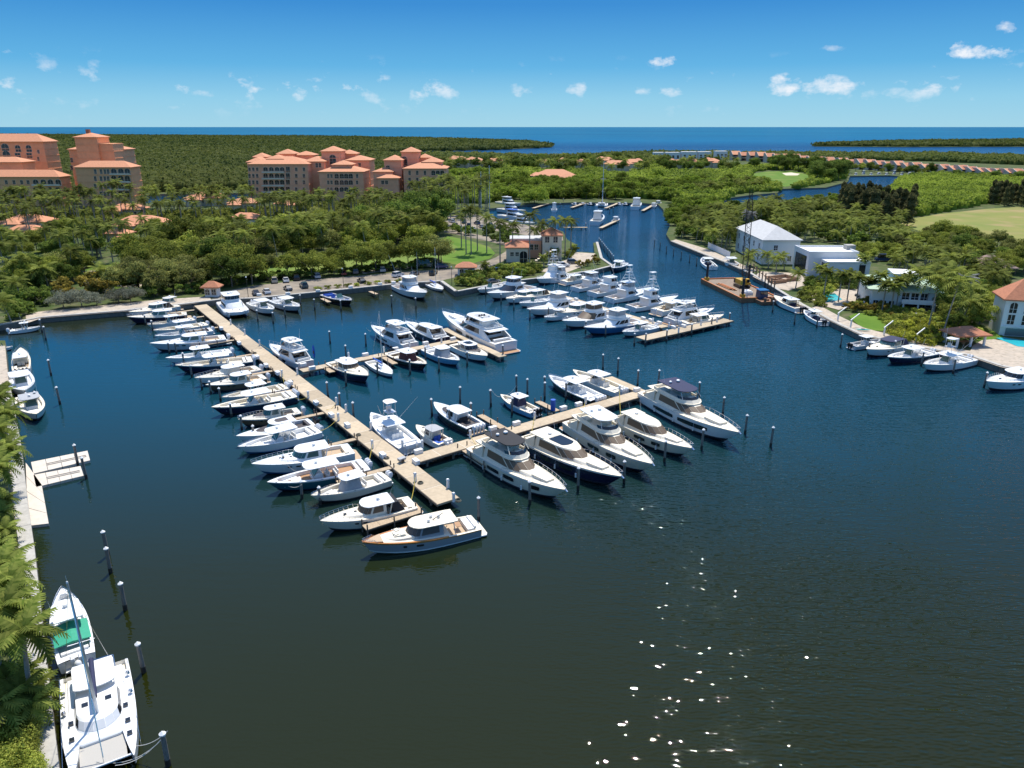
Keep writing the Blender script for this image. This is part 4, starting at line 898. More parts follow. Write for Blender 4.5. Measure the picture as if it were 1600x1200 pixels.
center_console((972, 521), (1024, 511), 'pale grey open boat with white top at the crowded pier T-head', hull=GREYW, group=PC, n=2, deck=WHITE)
sportfish((1060, 461), (985, 480), 'tall white sportfisher with tuna tower and grey deckhouse', group=PC, tower=True, house=WHITE, zb=2.6)
motor_yacht((1116, 482), (1045, 499), 'white flybridge cruiser with cream fly canvas beside the T-head', fly='hardtop', group=PC, ws=CREAM, zb=2.2)
express((1131, 493), (1066, 506), 'white walkaround boat with bow rail alongside the T-head', group=PC, n=2)
sportfish((1020, 449), (952, 467), 'white sportfisher with lattice tower among the crowded pier boats', group=PC, fly='open', tower=True, zb=2.4)
sportfish((992, 441), (925, 458), 'white sportfisher with flared bow in the middle of the crowded pier', group=PC, tower=False, zb=2.4)
sportfish((960, 434), (898, 450), 'white sportfisher with enclosed bridge near the seawall end of the pier', group=PC, fly='open', tarp=CANVASG, zb=2.4)
express((925, 431), (880, 441), 'white express boat near the headland seawall', group=PC)
sportfish((838, 437), (884, 428), 'sportfisher wrapped in white covers against the headland seawall', group=PC, fly='open', tarp=WHITE, zb=2.2, tower=True)
center_console((955, 424), (976, 411), 'dark blue open boat moored on the channel side of the headland', hull=NAVY, group=PC, deck=WHITE, topscale=.9)
express((1092, 470), (1020, 489), 'white express boat between the tower sportfisher and the flybridge cruiser', group=PC, n=2)
sportfish((905, 427), (856, 437), 'white sportfisher with low bridge behind the pier root', group=PC, fly='open', zb=2.2)
express((790, 468), (840, 460), 'white hardtop cruiser with pointed bow beside the enclosed-bridge sportfisher', group=PC)
center_console((850, 497), (893, 490), 'white open boat between two sportfishers on the crowded pier', group=PC, deck=WHITE)
RB = 'boats moored in front of the waterside houses'
express((1209, 463), (1252, 484), 'white sport cruiser with navy windshield and black outboards beside the barge', hull=WHITE, group=RB, n=3, eng=ENGB, win=GLASS, seat=CANVAS)
center_console((1256, 486), (1287, 505), 'white bowrider with dark navy cockpit below the hedge', group=RB, n=2, eng=ENGB, deck=WHITE, cushions=CANVAS)
center_console((1377, 531), (1330, 541), 'grey open boat with black outboards facing out by the davits', group=RB, n=2, eng=ENGB, hull=GREYW, deck=CANVASG)
express((1353, 549), (1416, 537), 'white cruiser with navy bimini and dark bow pad', group=RB, canvas=CANVAS, top=CANVAS, hull=WHITE, radar_on=False, rail=False, fore=None)
center_console((1386, 562), (1455, 552), 'navy and white open boat with white top near the seawall', group=RB, hull=NAVY, deck=WHITE, n=2)
center_console((1442, 574), (1513, 562), 'white express fishing boat with small tower by the tiled gazebo', group=RB, n=2, deck=WHITE, tower=True)
express((1539, 600), (1622, 588), 'white hardtop cruiser with dark oval hull port near the red-roofed house', group=RB, deck=WHITE, win=GLASS)
center_console((1097, 405), (1113, 419), 'white open boat moored by the fenced terrace across the channel', group=RB, deck=WHITE, cushions=CANVAS)
center_console((1152, 417), (1134, 407), 'white open boat hidden behind the construction barge', group=RB, deck=WHITE)
LB = 'boats moored along the palm-lined bank'
center_console((64, 509), (16, 517), 'white open boat raised on a lift beside the promenade corner', group=LB, deck=WHITE, n=2)
center_console((20, 539), (-14, 545), 'small white and blue runabout by the palm-lined bank', group=LB, ttop=False, deck=WHITE)
express((33, 545), (34, 584), 'white pilothouse boat with dark blue windows by the palm-lined bank', group=LB, n=4, eng=ENGB, win=CANVAS, beam=3.6)
center_console((40, 616), (28, 587), 'white open boat with purple-blue stripe tucked beneath the bank palms', group=LB, deck=WHITE, boot=NAVY, n=2)
center_console((58, 652), (42, 622), 'white open boat with grey shade awning beneath the bank palms', group=LB, deck=IVORY, top=CANVASG, n=1)

# inner marina and townhouse basin: far boats
IM = 'boats in the inner marina'
mini_boat((950, 331), (918, 357), 'white flybridge yacht showing its stern at the inner marina dock', group=IM, flyb=True, tall=1.7, cat='yacht', name='motor_yacht')
mini_boat((1003, 312), (986, 331), 'white flybridge yacht before the mangroves of the inner marina', group=IM, flyb=True, tall=1.7, cat='yacht', name='motor_yacht')
mini_boat((1030, 316), (1013, 328), 'small white open boat at the mangrove end of the inner marina', group=IM)
mini_boat((1034, 315), (1024, 321), 'small dark-hulled boat at the mangrove end of the inner marina', hull=NAVY, group=IM)
mini_boat((970, 339), (955, 349), 'white boat with beige top at the tip of the inner dock', hull=WHITE, group=IM)
mini_boat((868, 317), (864, 337), 'white sportfisher seen end-on in the inner marina', group=IM, flyb=True, tall=1.6)
for i, (a, b, lb) in enumerate((((824, 322), (770, 316), 'long white yacht at the back of the inner marina'), ((828, 333), (776, 327), 'white yacht with black window band in the inner marina'), ((830, 343), (782, 338), 'white motor yacht with blue awning in the inner marina'), ((836, 350), (800, 346), 'white boat with grey deck near the palms of the inner marina'))):
    mini_boat(a, b, lb, group=IM, flyb=True, tall=1.5, cat='yacht', name='motor_yacht', topm=BLUEV if i == 2 else WHITE)
for i, x in enumerate((893, 905, 917, 962, 972)):
    mini_boat((x, 317.5), (x + 9, 319.5), 'small boat against the mangroves at the back of the inner marina', group='small boats along the mangroves', hull=WHITE if i % 2 else NAVY, top=False)
for i, x in enumerate(range(1318, 1452, 12)):
    mini_boat((x, 274.5 if i % 2 else 272.5), (x + 13, 271.5), 'white boat moored in front of the townhouses', group='boats moored in front of the townhouses', top=i % 3 > 0, flyb=i % 4 == 2, tall=1.5)

def sailing_catamaran(bow, stern, label, small=False, beam=None):
    t, L = boat_root('sailing_catamaran', label, 'catamaran', bow, stern, 1.5, 1.1, None)
    B = beam or .54 * L
    for sg in (1, -1):
        H = Hull(L, B * .27, 1.55, 1.15, rake=.02 * L, flare=.12); o = H.build(t, WHITE, NAVY); o.location = (0, sg * B * .38, 0)
        d = H.deck(t, .0, .12, .45, .25, WHITE, IVORY, crown=.06); d.location = (0, sg * B * .38, 0)
    P = [(-.44 * L, B * .4), (.2 * L, B * .4), (.24 * L, B * .25), (.24 * L, -B * .25), (.2 * L, -B * .4), (-.44 * L, -B * .4)]
    mb = MB(); mb.loft([ring(P, .7), ring(P, 1.35), [(x * .97, y * .97, 1.45) for x, y in P]]); mb.build('bridge_deck', WHITE, t, smooth=30)
    mb = MB(); mb.add([(.24 * L, B * .3, 1.15), (.44 * L, B * .3, 1.2), (.44 * L, -B * .3, 1.2), (.24 * L, -B * .3, 1.15), (.24 * L, B * .3, 1.12), (.44 * L, B * .3, 1.17), (.44 * L, -B * .3, 1.17), (.24 * L, -B * .3, 1.12)], [(0, 3, 2, 1), (4, 5, 6, 7), (0, 1, 5, 4), (1, 2, 6, 5), (2, 3, 7, 6), (3, 0, 4, 7)]); mb.build('trampoline', M('trampoline_mesh', (.42, .40, .36), .8, var=.08, scale=12), t)
    MB().cyl((.45 * L, B * .4, 1.25), (.45 * L, -B * .4, 1.25), .1, .1, 8).build('crossbeam', ALU, t)
    cabin(t, 'coachroof', -.2 * L, .2 * L, B * .33, 1.35, 2.15, .12 * L, .1 * L, .04, .25, WHITE, (.3, .85), GLASS, GREYW)
    deck_hatches(t, [(.17 * L, B * .37), (.17 * L, -B * .37), (.02 * L, B * .37), (.02 * L, -B * .37), (.29 * L, B * .37), (-.07 * L, B * .12), (-.07 * L, -B * .12)], 1.62, GLASS, .55)
    deck_hatches(t, [(-.05 * L, B * .16), (-.05 * L, -B * .16)], 2.25, GLASS, .7)
    hardtop(t, -.42 * L, -.14 * L, B * .3, 2.75, WHITE, th=.1, nose=.03 * L, posts=[((x * L, sg * B * .27, 1.4), (x * L, sg * B * .27, 2.75)) for x in (-.4, -.17) for sg in (1, -1)], name='bimini_top')
    MB().box((-.46 * L, 0, 2.25), (.07 * L, B * .5, .05)).build('solar_panel', M('solar_cells', (.012, .04, .10), .12, var=.1, scale=9), t)
    mb = MB(); mb.tube([(-.43 * L, B * .3, 1.2), (-.49 * L, B * .3, 2.2), (-.49 * L, -B * .3, 2.2), (-.43 * L, -B * .3, 1.2)], .05); mb.build('davit_arch', STEEL, t)
    mt = Vector((.06 * L, 0, 1.5)); tp = Vector((.045 * L, 0, 15.2))
    MB().cyl(mt, tp, .13, .09, 8).build('mast', ALU, t)
    mb = MB(); mb.cyl((.055 * L, -1.0, 9.5), (.055 * L, 1.0, 9.5), .045, .03, 5); mb.build('spreader', ALU, t)
    mb = MB(); mb.dome((.045 * L, 0, 15.2), .1, .2, 6, 2); mb.cyl((.045 * L, 0, 15.1), (.045 * L, 0, 15.9), .015, .01, 4); mb.build('masthead_light', WHITE, t)
    MB().cyl((.04 * L, 0, 3.3), (-.38 * L, 0, 3.2), .1, .09, 8).build('boom', ALU, t)
    mb = MB(); mb.loft([[(.03 * L - .4 * L * k, .22 * math.cos(a), 3.55 + .22 * math.sin(a)) for a in [i * math.pi / 4 for i in range(8)]] for k in (0, .5, 1)]); mb.build('furled_sail', CANVAS, t, smooth=50)
    mb = MB()
    for p in ((.45 * L, 0, 1.35), (-.1 * L, B * .45, 1.4), (-.1 * L, -B * .45, 1.4)): mb.tube([p, tp - Vector((0, 0, .3))], .02, 3)
    mb.tube([(.42 * L, 0, 1.6), tp - Vector((0, 0, 1.5))], .05, 5); mb.build('rigging', STEEL, t)
    for x in (-.3, -.1): 
        for sg in (1, -1): mb = MB(); mb.dome((x * L, sg * B * .46, 1.5), .22, .3, 7, 2); mb.build('winch', STEEL, t)
    mb = MB(); mb.dome((-.46 * L, -B * .2, 2.6), .34, .45, 9, 3); mb.cyl((-.46 * L, -B * .2, 1.4), (-.46 * L, -B * .2, 2.6), .05, .05, 5); mb.build('radar_dome', WHITE, t, smooth=50)
    for sg in (1, -1):
        mb = MB(); q = [(x * L, sg * B * .49, 2.0) for x in (-.42, -.2, 0, .2, .42)]; mb.tube(q, .015, 3)
        for x, y, z in q: mb.cyl((x, y, 1.3), (x, y, z), .018, .018, 4, caps=False)
        mb.build('lifeline', STEEL, t)
    return t
sailing_catamaran((163, 1200), (148, 1046), 'white sailing catamaran with tall mast and solar panels by the palms', beam=5.7)
sailing_catamaran((945, 314), (936, 325), 'white sailing catamaran with blue sail cover at the inner marina')
tb = center_console((98, 925), (121, 1034), 'white open boat with green tarp over its cockpit behind the catamaran', hull=WHITE, boot=NAVY, deck=WHITE, n=2, beam=3.6, group=None)
mb = MB(); mb.loft([[(-4.6, -1.6, 1.75), (-4.6, 1.6, 1.75), (-4.6, 1.6, 1.8), (-4.6, 0, 2.0), (-4.6, -1.6, 1.8)], [(-1.2, -1.6, 1.9), (-1.2, 1.6, 1.9), (-1.2, 1.6, 1.95), (-1.2, 0, 2.25), (-1.2, -1.6, 1.95)]]); mb.build('cockpit_tarp', GREENC, tb)
# ------------------------------------------------------------------ docks, pilings, dock furniture
_shared = {}
def shared(key, fn):
    if key not in _shared: _shared[key] = fn()
    return _shared[key]
def dock(label, a, b, width, zt=1.25, slab=5.0, name='dock', piles=True, group=None, mat=CONC, side=0.0):
    p, q = (G(*a, zt), G(*b, zt)) if not isinstance(a, Vector) else (a, b)
    d = q - p; L = d.length; n = max(1, round(L / slab)); sl = L / n
    t = thing(name, label, 'dock', (p.x, p.y, 0), math.atan2(d.y, d.x), group)
    me = MB().box((0, 0, 0), (sl - .16, width, .3)).mesh('slab', mat)
    cv = MB().box((0, 0, 0), (.16, width * 1.01, .5)).mesh('pile_cap', CONCD)
    pm = shared('dockpile', lambda: MB().cyl((0, 0, -1.5), (0, 0, .62), .2, .2, 8).mesh('pile', CONCD))
    for k in range(n):
        link('slab', me, t, (sl * (k + .5), side, zt - .15 + rng.uniform(-.008, .008)))
        link('pile_cap', cv, t, (sl * (k + .5), side, zt - .56))
        if piles:
            for sg in (1, -1): link('pile', pm, t, (sl * (k + .5), side + sg * (width / 2 - .3), 0))
    jm = MB().box((0, 0, 0), (.24, width - .02, .2)).mesh('joint_strip', M('joint_pale', (.60, .53, .42), .9, var=.15))
    for k in range(1, n): link('joint_strip', jm, t, (sl * k, side, zt - .115))
    for sg in (1, -1): MB().box((L / 2, side + sg * (width / 2 + .04), zt - .22), (L, .07, .3)).build('fascia_board', WOODP, t)
    return t, p, d.normalized(), L
MAIN, MP, MU, ML = dock('long concrete main dock with rows of boats on its west side', (313, 476.5), (701, 783), 3.4)
MV = Vector((-MU.y, MU.x, 0)) * (1 if -MU.y > 0 else -1)        # towards the east side
def finger(root_px, length, label, zt=1.1, width=1.0, direction=None, group='finger piers of the long dock'):
    p = G(*root_px, zt); d = -MV if direction is None else direction
    n = max(2, round(length / 2.2)); sl = length / n
    t = thing('finger_pier', label, 'pier', (p.x, p.y, 0), math.atan2(d.y, d.x), group)
    me = shared(('fp', round(sl, 2), width), lambda: MB().box((0, 0, 0), (sl - .03, width, .16)).mesh('deck_panel', M('pier_boards', (.42, .32, .21), .85, var=.25, scale=5)))
    pm = shared('fpile', lambda: MB().cyl((0, 0, -1.5), (0, 0, 1.9), .11, .1, 7).mesh('pile', WOODP))
    for k in range(n): link('deck_panel', me, t, (sl * (k + .5), 0, zt - .08))
    for sg in (1, -1): MB().box((length / 2, sg * (width / 2 - .1), zt - .28), (length, .12, .24)).build('stringer', DARKP, t)
    for k in range(0, n + 1, 2):
        for sg in (1, -1): link('pile', pm, t, (min(sl * k + .1, length - .1), sg * (width / 2 + .08), 0))
    return t
for i, (px, ln, lb) in enumerate((((304, 484), 7, 'at the promenade end'), ((319, 494), 7, 'behind the navy express cruiser'), ((341, 511), 8, 'beside the small white open boat'), ((366, 531), 10, 'beside the long white express cruiser'), ((396, 553), 8, 'beside the oval-topped open boat'), ((426, 579), 9, 'beside the cream walkaround boat'), ((464, 608), 9, 'beside the cream open boat'), ((527, 640), 10, 'beside the beige boat with dark foredeck pads'), ((557, 685), 9, 'beside the white sport cruiser'), ((614, 729), 9, 'beside the teal-hulled boat'))):
    finger(px, ln, 'narrow wooden finger pier ' + lb)
finger((655, 797), 8, 'wooden finger pier between the cream cruiser and the lobster yacht', width=1.5)
dock('near finger dock with the large yachts along its outer side', (640, 719), (1012, 611), 2.9, slab=4.6)
dock('far finger dock carrying the triple-deck yacht', (470, 579), (716, 531), 2.4, slab=4.6)
dock('walkway beside the triple-deck yacht', (694, 513), (786, 557), 2.0, slab=3.2, name='finger_dock')
dock('walkway beside the black-hulled open boat', (1004, 612), (950, 589), 2.0, slab=3.2, name='finger_dock')
for px, ln, lb in (((750, 648), 9, 'between two open boats with outboards'), ((840, 627), 6, 'with the blue barrel beside it')):
    e = MU; finger(px, ln, 'short wooden pier off the near finger dock ' + lb, direction=e, width=1.3, group='short piers of the near finger dock')
finger((722, 698), 8, 'short wooden pier beside the cream flybridge yacht', direction=MU, width=1.6, group='short piers of the near finger dock')
finger((503, 570), 6, 'short wooden pier beside the navy trawler cruiser', direction=MU, width=1.3, group='short piers of the far finger dock')
finger((596, 556), 7, 'short wooden pier between the sloop and the black open boat', direction=MU, width=1.3, group='short piers of the far finger dock')
dock('crowded pier walkway lined with sportfishing boats', (842, 452), (1040, 511), 2.8, slab=5)
dock('wide T-head at the end of the crowded pier', (1001, 529), (1138, 499), 3.6, slab=4.5)
finger((503, 466), 6, 'short wooden pier by the black inflatable', direction=MU, width=1.2, group='short piers of the parking lot seawall')
finger((578, 455), 5, 'short wooden pier with a white box by the parking lot', direction=MU, width=1.2, group='short piers of the parking lot seawall')
dock('inner marina dock with small boats', (880, 355), (918, 355), 2.0, name='marina_dock'); dock('inner marina dock leading to the beige-topped boat', (938, 356), (966, 343), 2.0, name='marina_dock')
dock('inner marina dock below the mangrove bank', (833, 325), (862, 316), 2.0, name='marina_dock'); dock('short dock beside the far sailing catamaran', (946, 325), (966, 317), 2.0, name='marina_dock')
dock('short dock at the mangrove corner', (1004, 329), (1024, 318), 2.0, name='marina_dock'); dock('short dock with one dark boat below the mangroves', (893, 324), (914, 317), 2.0, name='marina_dock')
# floating drive-on docks and low pontoon by the bank
FLO = M('pontoon_beige', (.58, .52, .44), .7, var=.12, scale=1.5)
def pontoon(label, corners, z=.42, th=.42, groove=None):
    pts = [G(x, y, z) for x, y in corners]; o0 = sum(pts, Vector()) / len(pts)
    t = thing('floating_dock', label, 'dock', (o0.x, o0.y, 0))
    a, b, c, d = pts; nu = 4
    for i in range(nu):
        u0, u1 = i / nu + .004, (i + 1) / nu - .004
        q = [a.lerp(b, u0), a.lerp(b, u1), d.lerp(c, u1), d.lerp(c, u0)]
        mb = MB(); mb.loft([[(p.x - o0.x, p.y - o0.y, z - th) for p in q], [(p.x - o0.x, p.y - o0.y, z) for p in q]]); mb.build('float_section', FLO, t)
    if groove:
        e = (d - a).normalized(); mid0, mid1 = a.lerp(d, .5).lerp(b.lerp(c, .5), .25), a.lerp(d, .5).lerp(b.lerp(c, .5), .95)
        for sg in (1, -1):
            mb = MB(); s1 = e * (.28 * sg); mb.loft([[tuple(Vector((p.x - o0.x, p.y - o0.y, z - .01)) + s1 + e * .1 * k) for k in (-1, 1)] + [tuple(Vector((p.x - o0.x, p.y - o0.y, z + .13)) + s1 + e * .1 * k) for k in (1, -1)] for p in (mid0, mid1)]); mb.build('bunk_ridge', FLO, t)
pontoon('beige floating jet ski dock with the longer cradle', [(48, 722), (137, 704), (141, 719), (52, 740)], groove=True)
pontoon('beige floating jet ski dock with the shorter cradle', [(52, 742), (126, 728), (131, 743), (56, 761)], groove=True)
pontoon('low beige pontoon along the palm-lined bank', [(40, 722), (44, 822), (76, 818), (65, 757)])
# pilings
PW = M('piling_white_cap', (.80, .80, .78), .5, var=.05)
pil_post = MB().cyl((0, 0, .02), (0, 0, 1), .2, .185, 9).mesh('post', M('piling_timber', (.20, .175, .15), .85, var=.35, scale=6, bump=.3), 50)
pil_wet = MB().cyl((0, 0, -1.5), (0, 0, .7), .222, .215, 9).mesh('tide_band', DARKP, 50)
capm = MB(); capm.cyl((0, 0, -.06), (0, 0, .06), .25, .25, 10); capm.cyl((0, 0, .06), (0, 0, .3), .24, .03, 10); capm = capm.mesh('cap', PW, 40)
def piling(x, y, h, label, group, cap=True, r=1.0):
    p = G(x, y, 0)
    t = thing('mooring_piling', label, 'piling', (p.x, p.y, 0), rng.uniform(0, 6), group); t.rotation_euler = (rng.uniform(-.025, .025), rng.uniform(-.025, .025), rng.uniform(0, 6))
    link('post', pil_post, t, scale=(r, r, h)); link('tide_band', pil_wet, t, scale=(r, r, 1))
    if cap: link('cap', capm, t, (0, 0, h + .02), scale=(r, r, 1))
    return t
P1 = 'timber mooring piling with white cone cap outside the west slips'
for x, y in ((228, 508), (239, 517), (265, 553), (276, 553), (288, 570), (300, 590), (316, 609), (330, 616), (345, 627), (362, 652), (378, 672), (398, 688), (445, 736), (472, 779), (501, 788)): piling(x, y, 2.6, P1, 'pilings outside the west slips')
P2 = 'timber mooring piling between the long dock and the far finger dock'
for x, y in ((516, 537), (541, 560), (572, 541), (492, 484), (533, 486), (446, 496), (470, 477), (403, 502), (427, 506), (650, 482), (612, 478)): piling(x, y, 3.0, P2, 'pilings off the parking lot')
P3 = 'timber mooring piling between the two finger docks'
for x, y in ((541, 603), (590, 588), (641, 585), (513, 622), (532, 640), (553, 655), (686, 581), (730, 572), (665, 564), (786, 561), (675, 650), (703, 667), (719, 630), (736, 656), (767, 635), (807, 611), (824, 617), (851, 613), (800, 648)): piling(x, y, 3.2, P3, 'pilings between the finger docks')
P4 = 'timber mooring piling with white cap off the bows of the large yachts'
for x, y in ((828, 787), (903, 765), (975, 754), (1038, 721), (1096, 702), (1129, 649), (1164, 678), (1204, 698), (1092, 624), (1028, 604), (996, 604), (965, 584), (942, 578), (884, 624), (851, 624)): piling(x, y, 3.4, P4, 'pilings round the large yachts')
piling(748, 814, 3.4, 'lone white-capped piling off the stern of the lobster yacht', None)
P5 = 'timber mooring piling beside the crowded pier'
for x, y in ((759, 462), (783, 475), (803, 484), (828, 500), (857, 497), (886, 512), (946, 526), (1008, 540), (1041, 534), (1080, 524), (1111, 513), (1139, 506), (915, 520), (991, 540)): piling(x, y, 2.9, P5, 'pilings by the crowded pier')
P6 = 'dark mooring piling in front of the waterside houses'
for x, y in ((1241, 507), (1313, 543), (1356, 556), (1395, 554), (1439, 572), (1489, 584), (1537, 606), (1207, 488), (1276, 512)): piling(x, y, 3.2, P6, 'pilings in front of the houses')
P7 = 'plain dark channel piling along the east side of the channel'
for x, y in ((1022, 386), (1031, 391), (1041, 397), (1052, 401), (1064, 406), (1077, 411), (1088, 416)): piling(x, y, 3.2, P7, 'channel pilings', cap=False)
P8 = 'white-capped piling standing alone off the palm-lined bank'
for x, y in ((173, 895), (196, 953), (225, 1050), (263, 1196), (169, 868)): piling(x, y, 3.3, P8, 'pilings off the palm-lined bank', r=1.1)
P9 = 'dark piling in the water off the boat lift and floating docks'
for x, y in ((72, 532), (80, 587), (94, 632), (135, 748), (122, 727), (66, 520), (60, 640)): piling(x, y, 3.4, P9, 'pilings by the floating docks')
for x, y in ((770, 345), (930, 342), (941, 338), (952, 334), (915, 358), (880, 318), (875, 325), (958, 332)): piling(x, y, 3.0, 'thin piling in the inner marina', 'pilings of the inner marina')
for k in range(11): piling(936 + k * 2.2, 383 + k * 2.9, 3.0, 'white-capped piling along the channel side of the headland', 'pilings along the headland seawall')
# dock boxes and service pedestals
bx_body = MB().box((0, 0, .28), (1.35, .7, .56), top=.96).mesh('body', PLASTW); bx_lid = MB().box((0, 0, .6), (1.42, .76, .12), top=.93).mesh('lid', PLASTW)
def dock_box(x, y, label, z=1.25, group='dock boxes', rz=None, s=1.0):
    p = G(x, y, z); t = thing('dock_box', label, 'dock box', p, math.atan2(MU.y, MU.x) if rz is None else rz, group); t.scale = (s, s, s)
    link('body', bx_body, t); link('lid', bx_lid, t)
for x, y in ((346, 515), (357, 526), (374, 538), (402, 560), (416, 573), (434, 585), (454, 600), (494, 632), (518, 651), (543, 667), (598, 714), (650, 724)): dock_box(x, y, 'white dock box on the west edge of the long dock', group='dock boxes on the long dock')
for x, y in ((640, 700), (654, 708), (770, 672), (807, 664), (880, 640), (904, 634), (935, 625), (995, 611), (700, 692)): dock_box(x, y, 'white dock box on the near finger dock', group='dock boxes on the near finger dock', rz=math.atan2(MV.y, MV.x))
for x, y in ((474, 572), (488, 577), (536, 563), (571, 556), (618, 547), (665, 538), (708, 531)): dock_box(x, y, 'white dock box on the far finger dock', group='dock boxes on the far finger dock', rz=math.atan2(MV.y, MV.x))
for x, y in ((1005, 499), (1017, 502), (1030, 506), (1052, 513), (1068, 511), (930, 477), (960, 487), (900, 469)): dock_box(x, y, 'white dock box among the crowded pier boats', group='dock boxes on the crowded pier')
for x, y in ((405, 462), (450, 460), (497, 456), (548, 450), (594, 445), (615, 443)): dock_box(x, y, 'white dock box on the parking lot seawall', z=1.6, group='dock boxes on the parking lot seawall', rz=.2)
pd_post = MB().box((0, 0, .6), (.3, .34, 1.2), top=.9).mesh('post', PLASTW); pd_head = MB().box((0, 0, 1.3), (.42, .42, .22), top=.7).mesh('head', PLASTW)
def pedestal(x, y, label, z=1.25, group='service pedestals'):
    p = G(x, y, z); t = thing('power_pedestal', label, 'pedestal', p, math.atan2(MU.y, MU.x), group); link('post', pd_post, t); link('head', pd_head, t)
for x, y in ((441, 588), (482, 622), (529, 657), (582, 700), (649, 752), (700, 762), (709, 784), (361, 507), (383, 523), (406, 540), (465, 585), (526, 632), (541, 643), (580, 671), (629, 700)): pedestal(x, y, 'white service pedestal on the long dock', group='pedestals on the long dock')
for x, y in ((660, 700), (735, 684), (835, 655), (915, 631), (968, 613)): pedestal(x, y, 'white service pedestal on the near finger dock', group='pedestals on the near finger dock')
for x, y in ((545, 560), (600, 551), (640, 542), (690, 535)): pedestal(x, y, 'white service pedestal on the far finger dock', group='pedestals on the far finger dock')
for x, y in ((1020, 505), (1045, 512), (1095, 508), (1120, 503), (1060, 520), (940, 482)): pedestal(x, y, 'white service pedestal on the crowded pier', group='pedestals on the crowded pier')
p = G(864, 641, 1.1); t = thing('blue_barrel', 'tall blue barrel on the short pier by the sky blue boat', 'barrel', p)
mb = MB(); mb.cyl((0, 0, 0), (0, 0, 2.0), .45, .45, 14); mb.build('drum', BLUEV, t, 40); MB().cyl((0, 0, 2.0), (0, 0, 2.08), .48, .46, 14).build('lid', BLUEV, t, 40)
p = G(491, 560, 1.1); t = thing('blue_kayak', 'blue kayak stood upright on the far finger dock', 'kayak', p)
mb = MB(); mb.loft([[(.32 * w * math.cos(a), .2 * w * math.sin(a), z) for a in [k * math.pi / 4 for k in range(8)]] for z, w in ((0, .3), (.8, .9), (1.6, 1), (2.5, .85), (3.2, .15))]); mb.build('shell', BLUEV, t, 50); MB().box((0, -.19, 1.5), (.3, .06, .7)).build('cockpit_rim', BLK, t)
# mooring lines sagging from pilings to bows
def line(a, za, b, zb, label, sag=.7, r=.035):
    p, q = G(*a, za), G(*b, zb); pts = [p.lerp(q, k / 8) - Vector((0, 0, sag * 4 * (k / 8) * (1 - k / 8))) for k in range(9)]
    mb = MB(); mb.tube([tuple(v - p) for v in pts], r, 4); tag(mb.build('mooring_line', ROPE, None, loc=p), label, 'rope', 'mooring lines')
line((767, 607), 3, (784, 619), 1.2, 'white mooring line from a piling to the sky blue boat'); line((807, 602), 2.8, (785, 617), 1.2, 'short white mooring line slanting to the sky blue boat')
line((572, 512), 2.9, (583, 514), 1.6, 'white mooring line to the open-cockpit sport yacht'); line((472, 757), 2.5, (440, 752), 1.4, 'mooring line from a piling to the teal-hulled boat'); line((445, 722), 2.4, (480, 735), 1.5, 'mooring line hanging between two west slip boats', .9)
for k, (a, b) in enumerate((((262, 1142), (205, 1165)), ((262, 1142), (180, 1196)), ((258, 1150), (150, 1190)))): line(a, 3.2, b, 1.3, 'pale mooring line from the bank piling to the catamaran bow', .5 + .3 * k)

# coiled hoses and shore power cords
HOSE = M('hose_dark', (.05, .055, .04), .6, var=.2); CORD = M('cord_yellow', (.55, .42, .06), .6, var=.1)
def hose(x, y, label, mat=HOSE):
    p = G(x, y, 1.27); mb = MB()
    for r_, z_ in ((.42, .05), (.36, .13), (.30, .2)): mb.tube([(r_ * math.cos(a), r_ * math.sin(a), z_) for a in [k * math.pi / 6 for k in range(13)]], .05, 5)
    tag(mb.build('coiled_hose', mat, None, loc=p), label, 'hose', 'coiled hoses on the docks')
for i, (x, y) in enumerate(((657, 755), (604, 716), (560, 680), (500, 634), (455, 596), (398, 552), (716, 783))): hose(x, y, 'dark hose coiled on the long dock')
for x, y in ((760, 676), (860, 647), (950, 621)): hose(x, y, 'dark hose coiled on the near finger dock')
for a, b in (((482, 618), (462, 622)), ((529, 652), (497, 674)), ((582, 694), (572, 730)), ((441, 584), (446, 604)), ((649, 746), (640, 788)), ((526, 628), (510, 640)), ((406, 537), (462, 562)), ((735, 680), (752, 700)), ((835, 651), (828, 684)), ((915, 627), (900, 660)), ((968, 609), (970, 652))):
    p, q = G(*a, 2.2), G(*b, 1.4); pts = [p.lerp(q, k / 8) - Vector((0, 0, .5 * 4 * (k / 8) * (1 - k / 8))) for k in range(9)]
    mb = MB(); mb.tube([tuple(v - p) for v in pts], .04, 4); tag(mb.build('shore_power_cord', CORD, None, loc=p), 'yellow shore power cord from a pedestal to a moored boat', 'cord', 'shore power cords')
cart = thing('dock_cart', 'grey two-wheeled dock cart on the long dock', 'cart', G(628, 722, 1.27), .8)
mb = MB(); mb.box((0, 0, .55), (1.1, .65, .4), top=1.15); mb.build('tub', CANVASG, cart); MB().tube([(.6, -.25, .75), (1.05, -.25, .95), (1.05, .25, .95), (.6, .25, .75)], .025, 5).build('handle', STEEL, cart)
for sg in (1, -1): MB().cyl((-.1, sg * .36, .3), (-.1, sg * .42, .3), .3, .3, 12).build('wheel', BLK, cart)
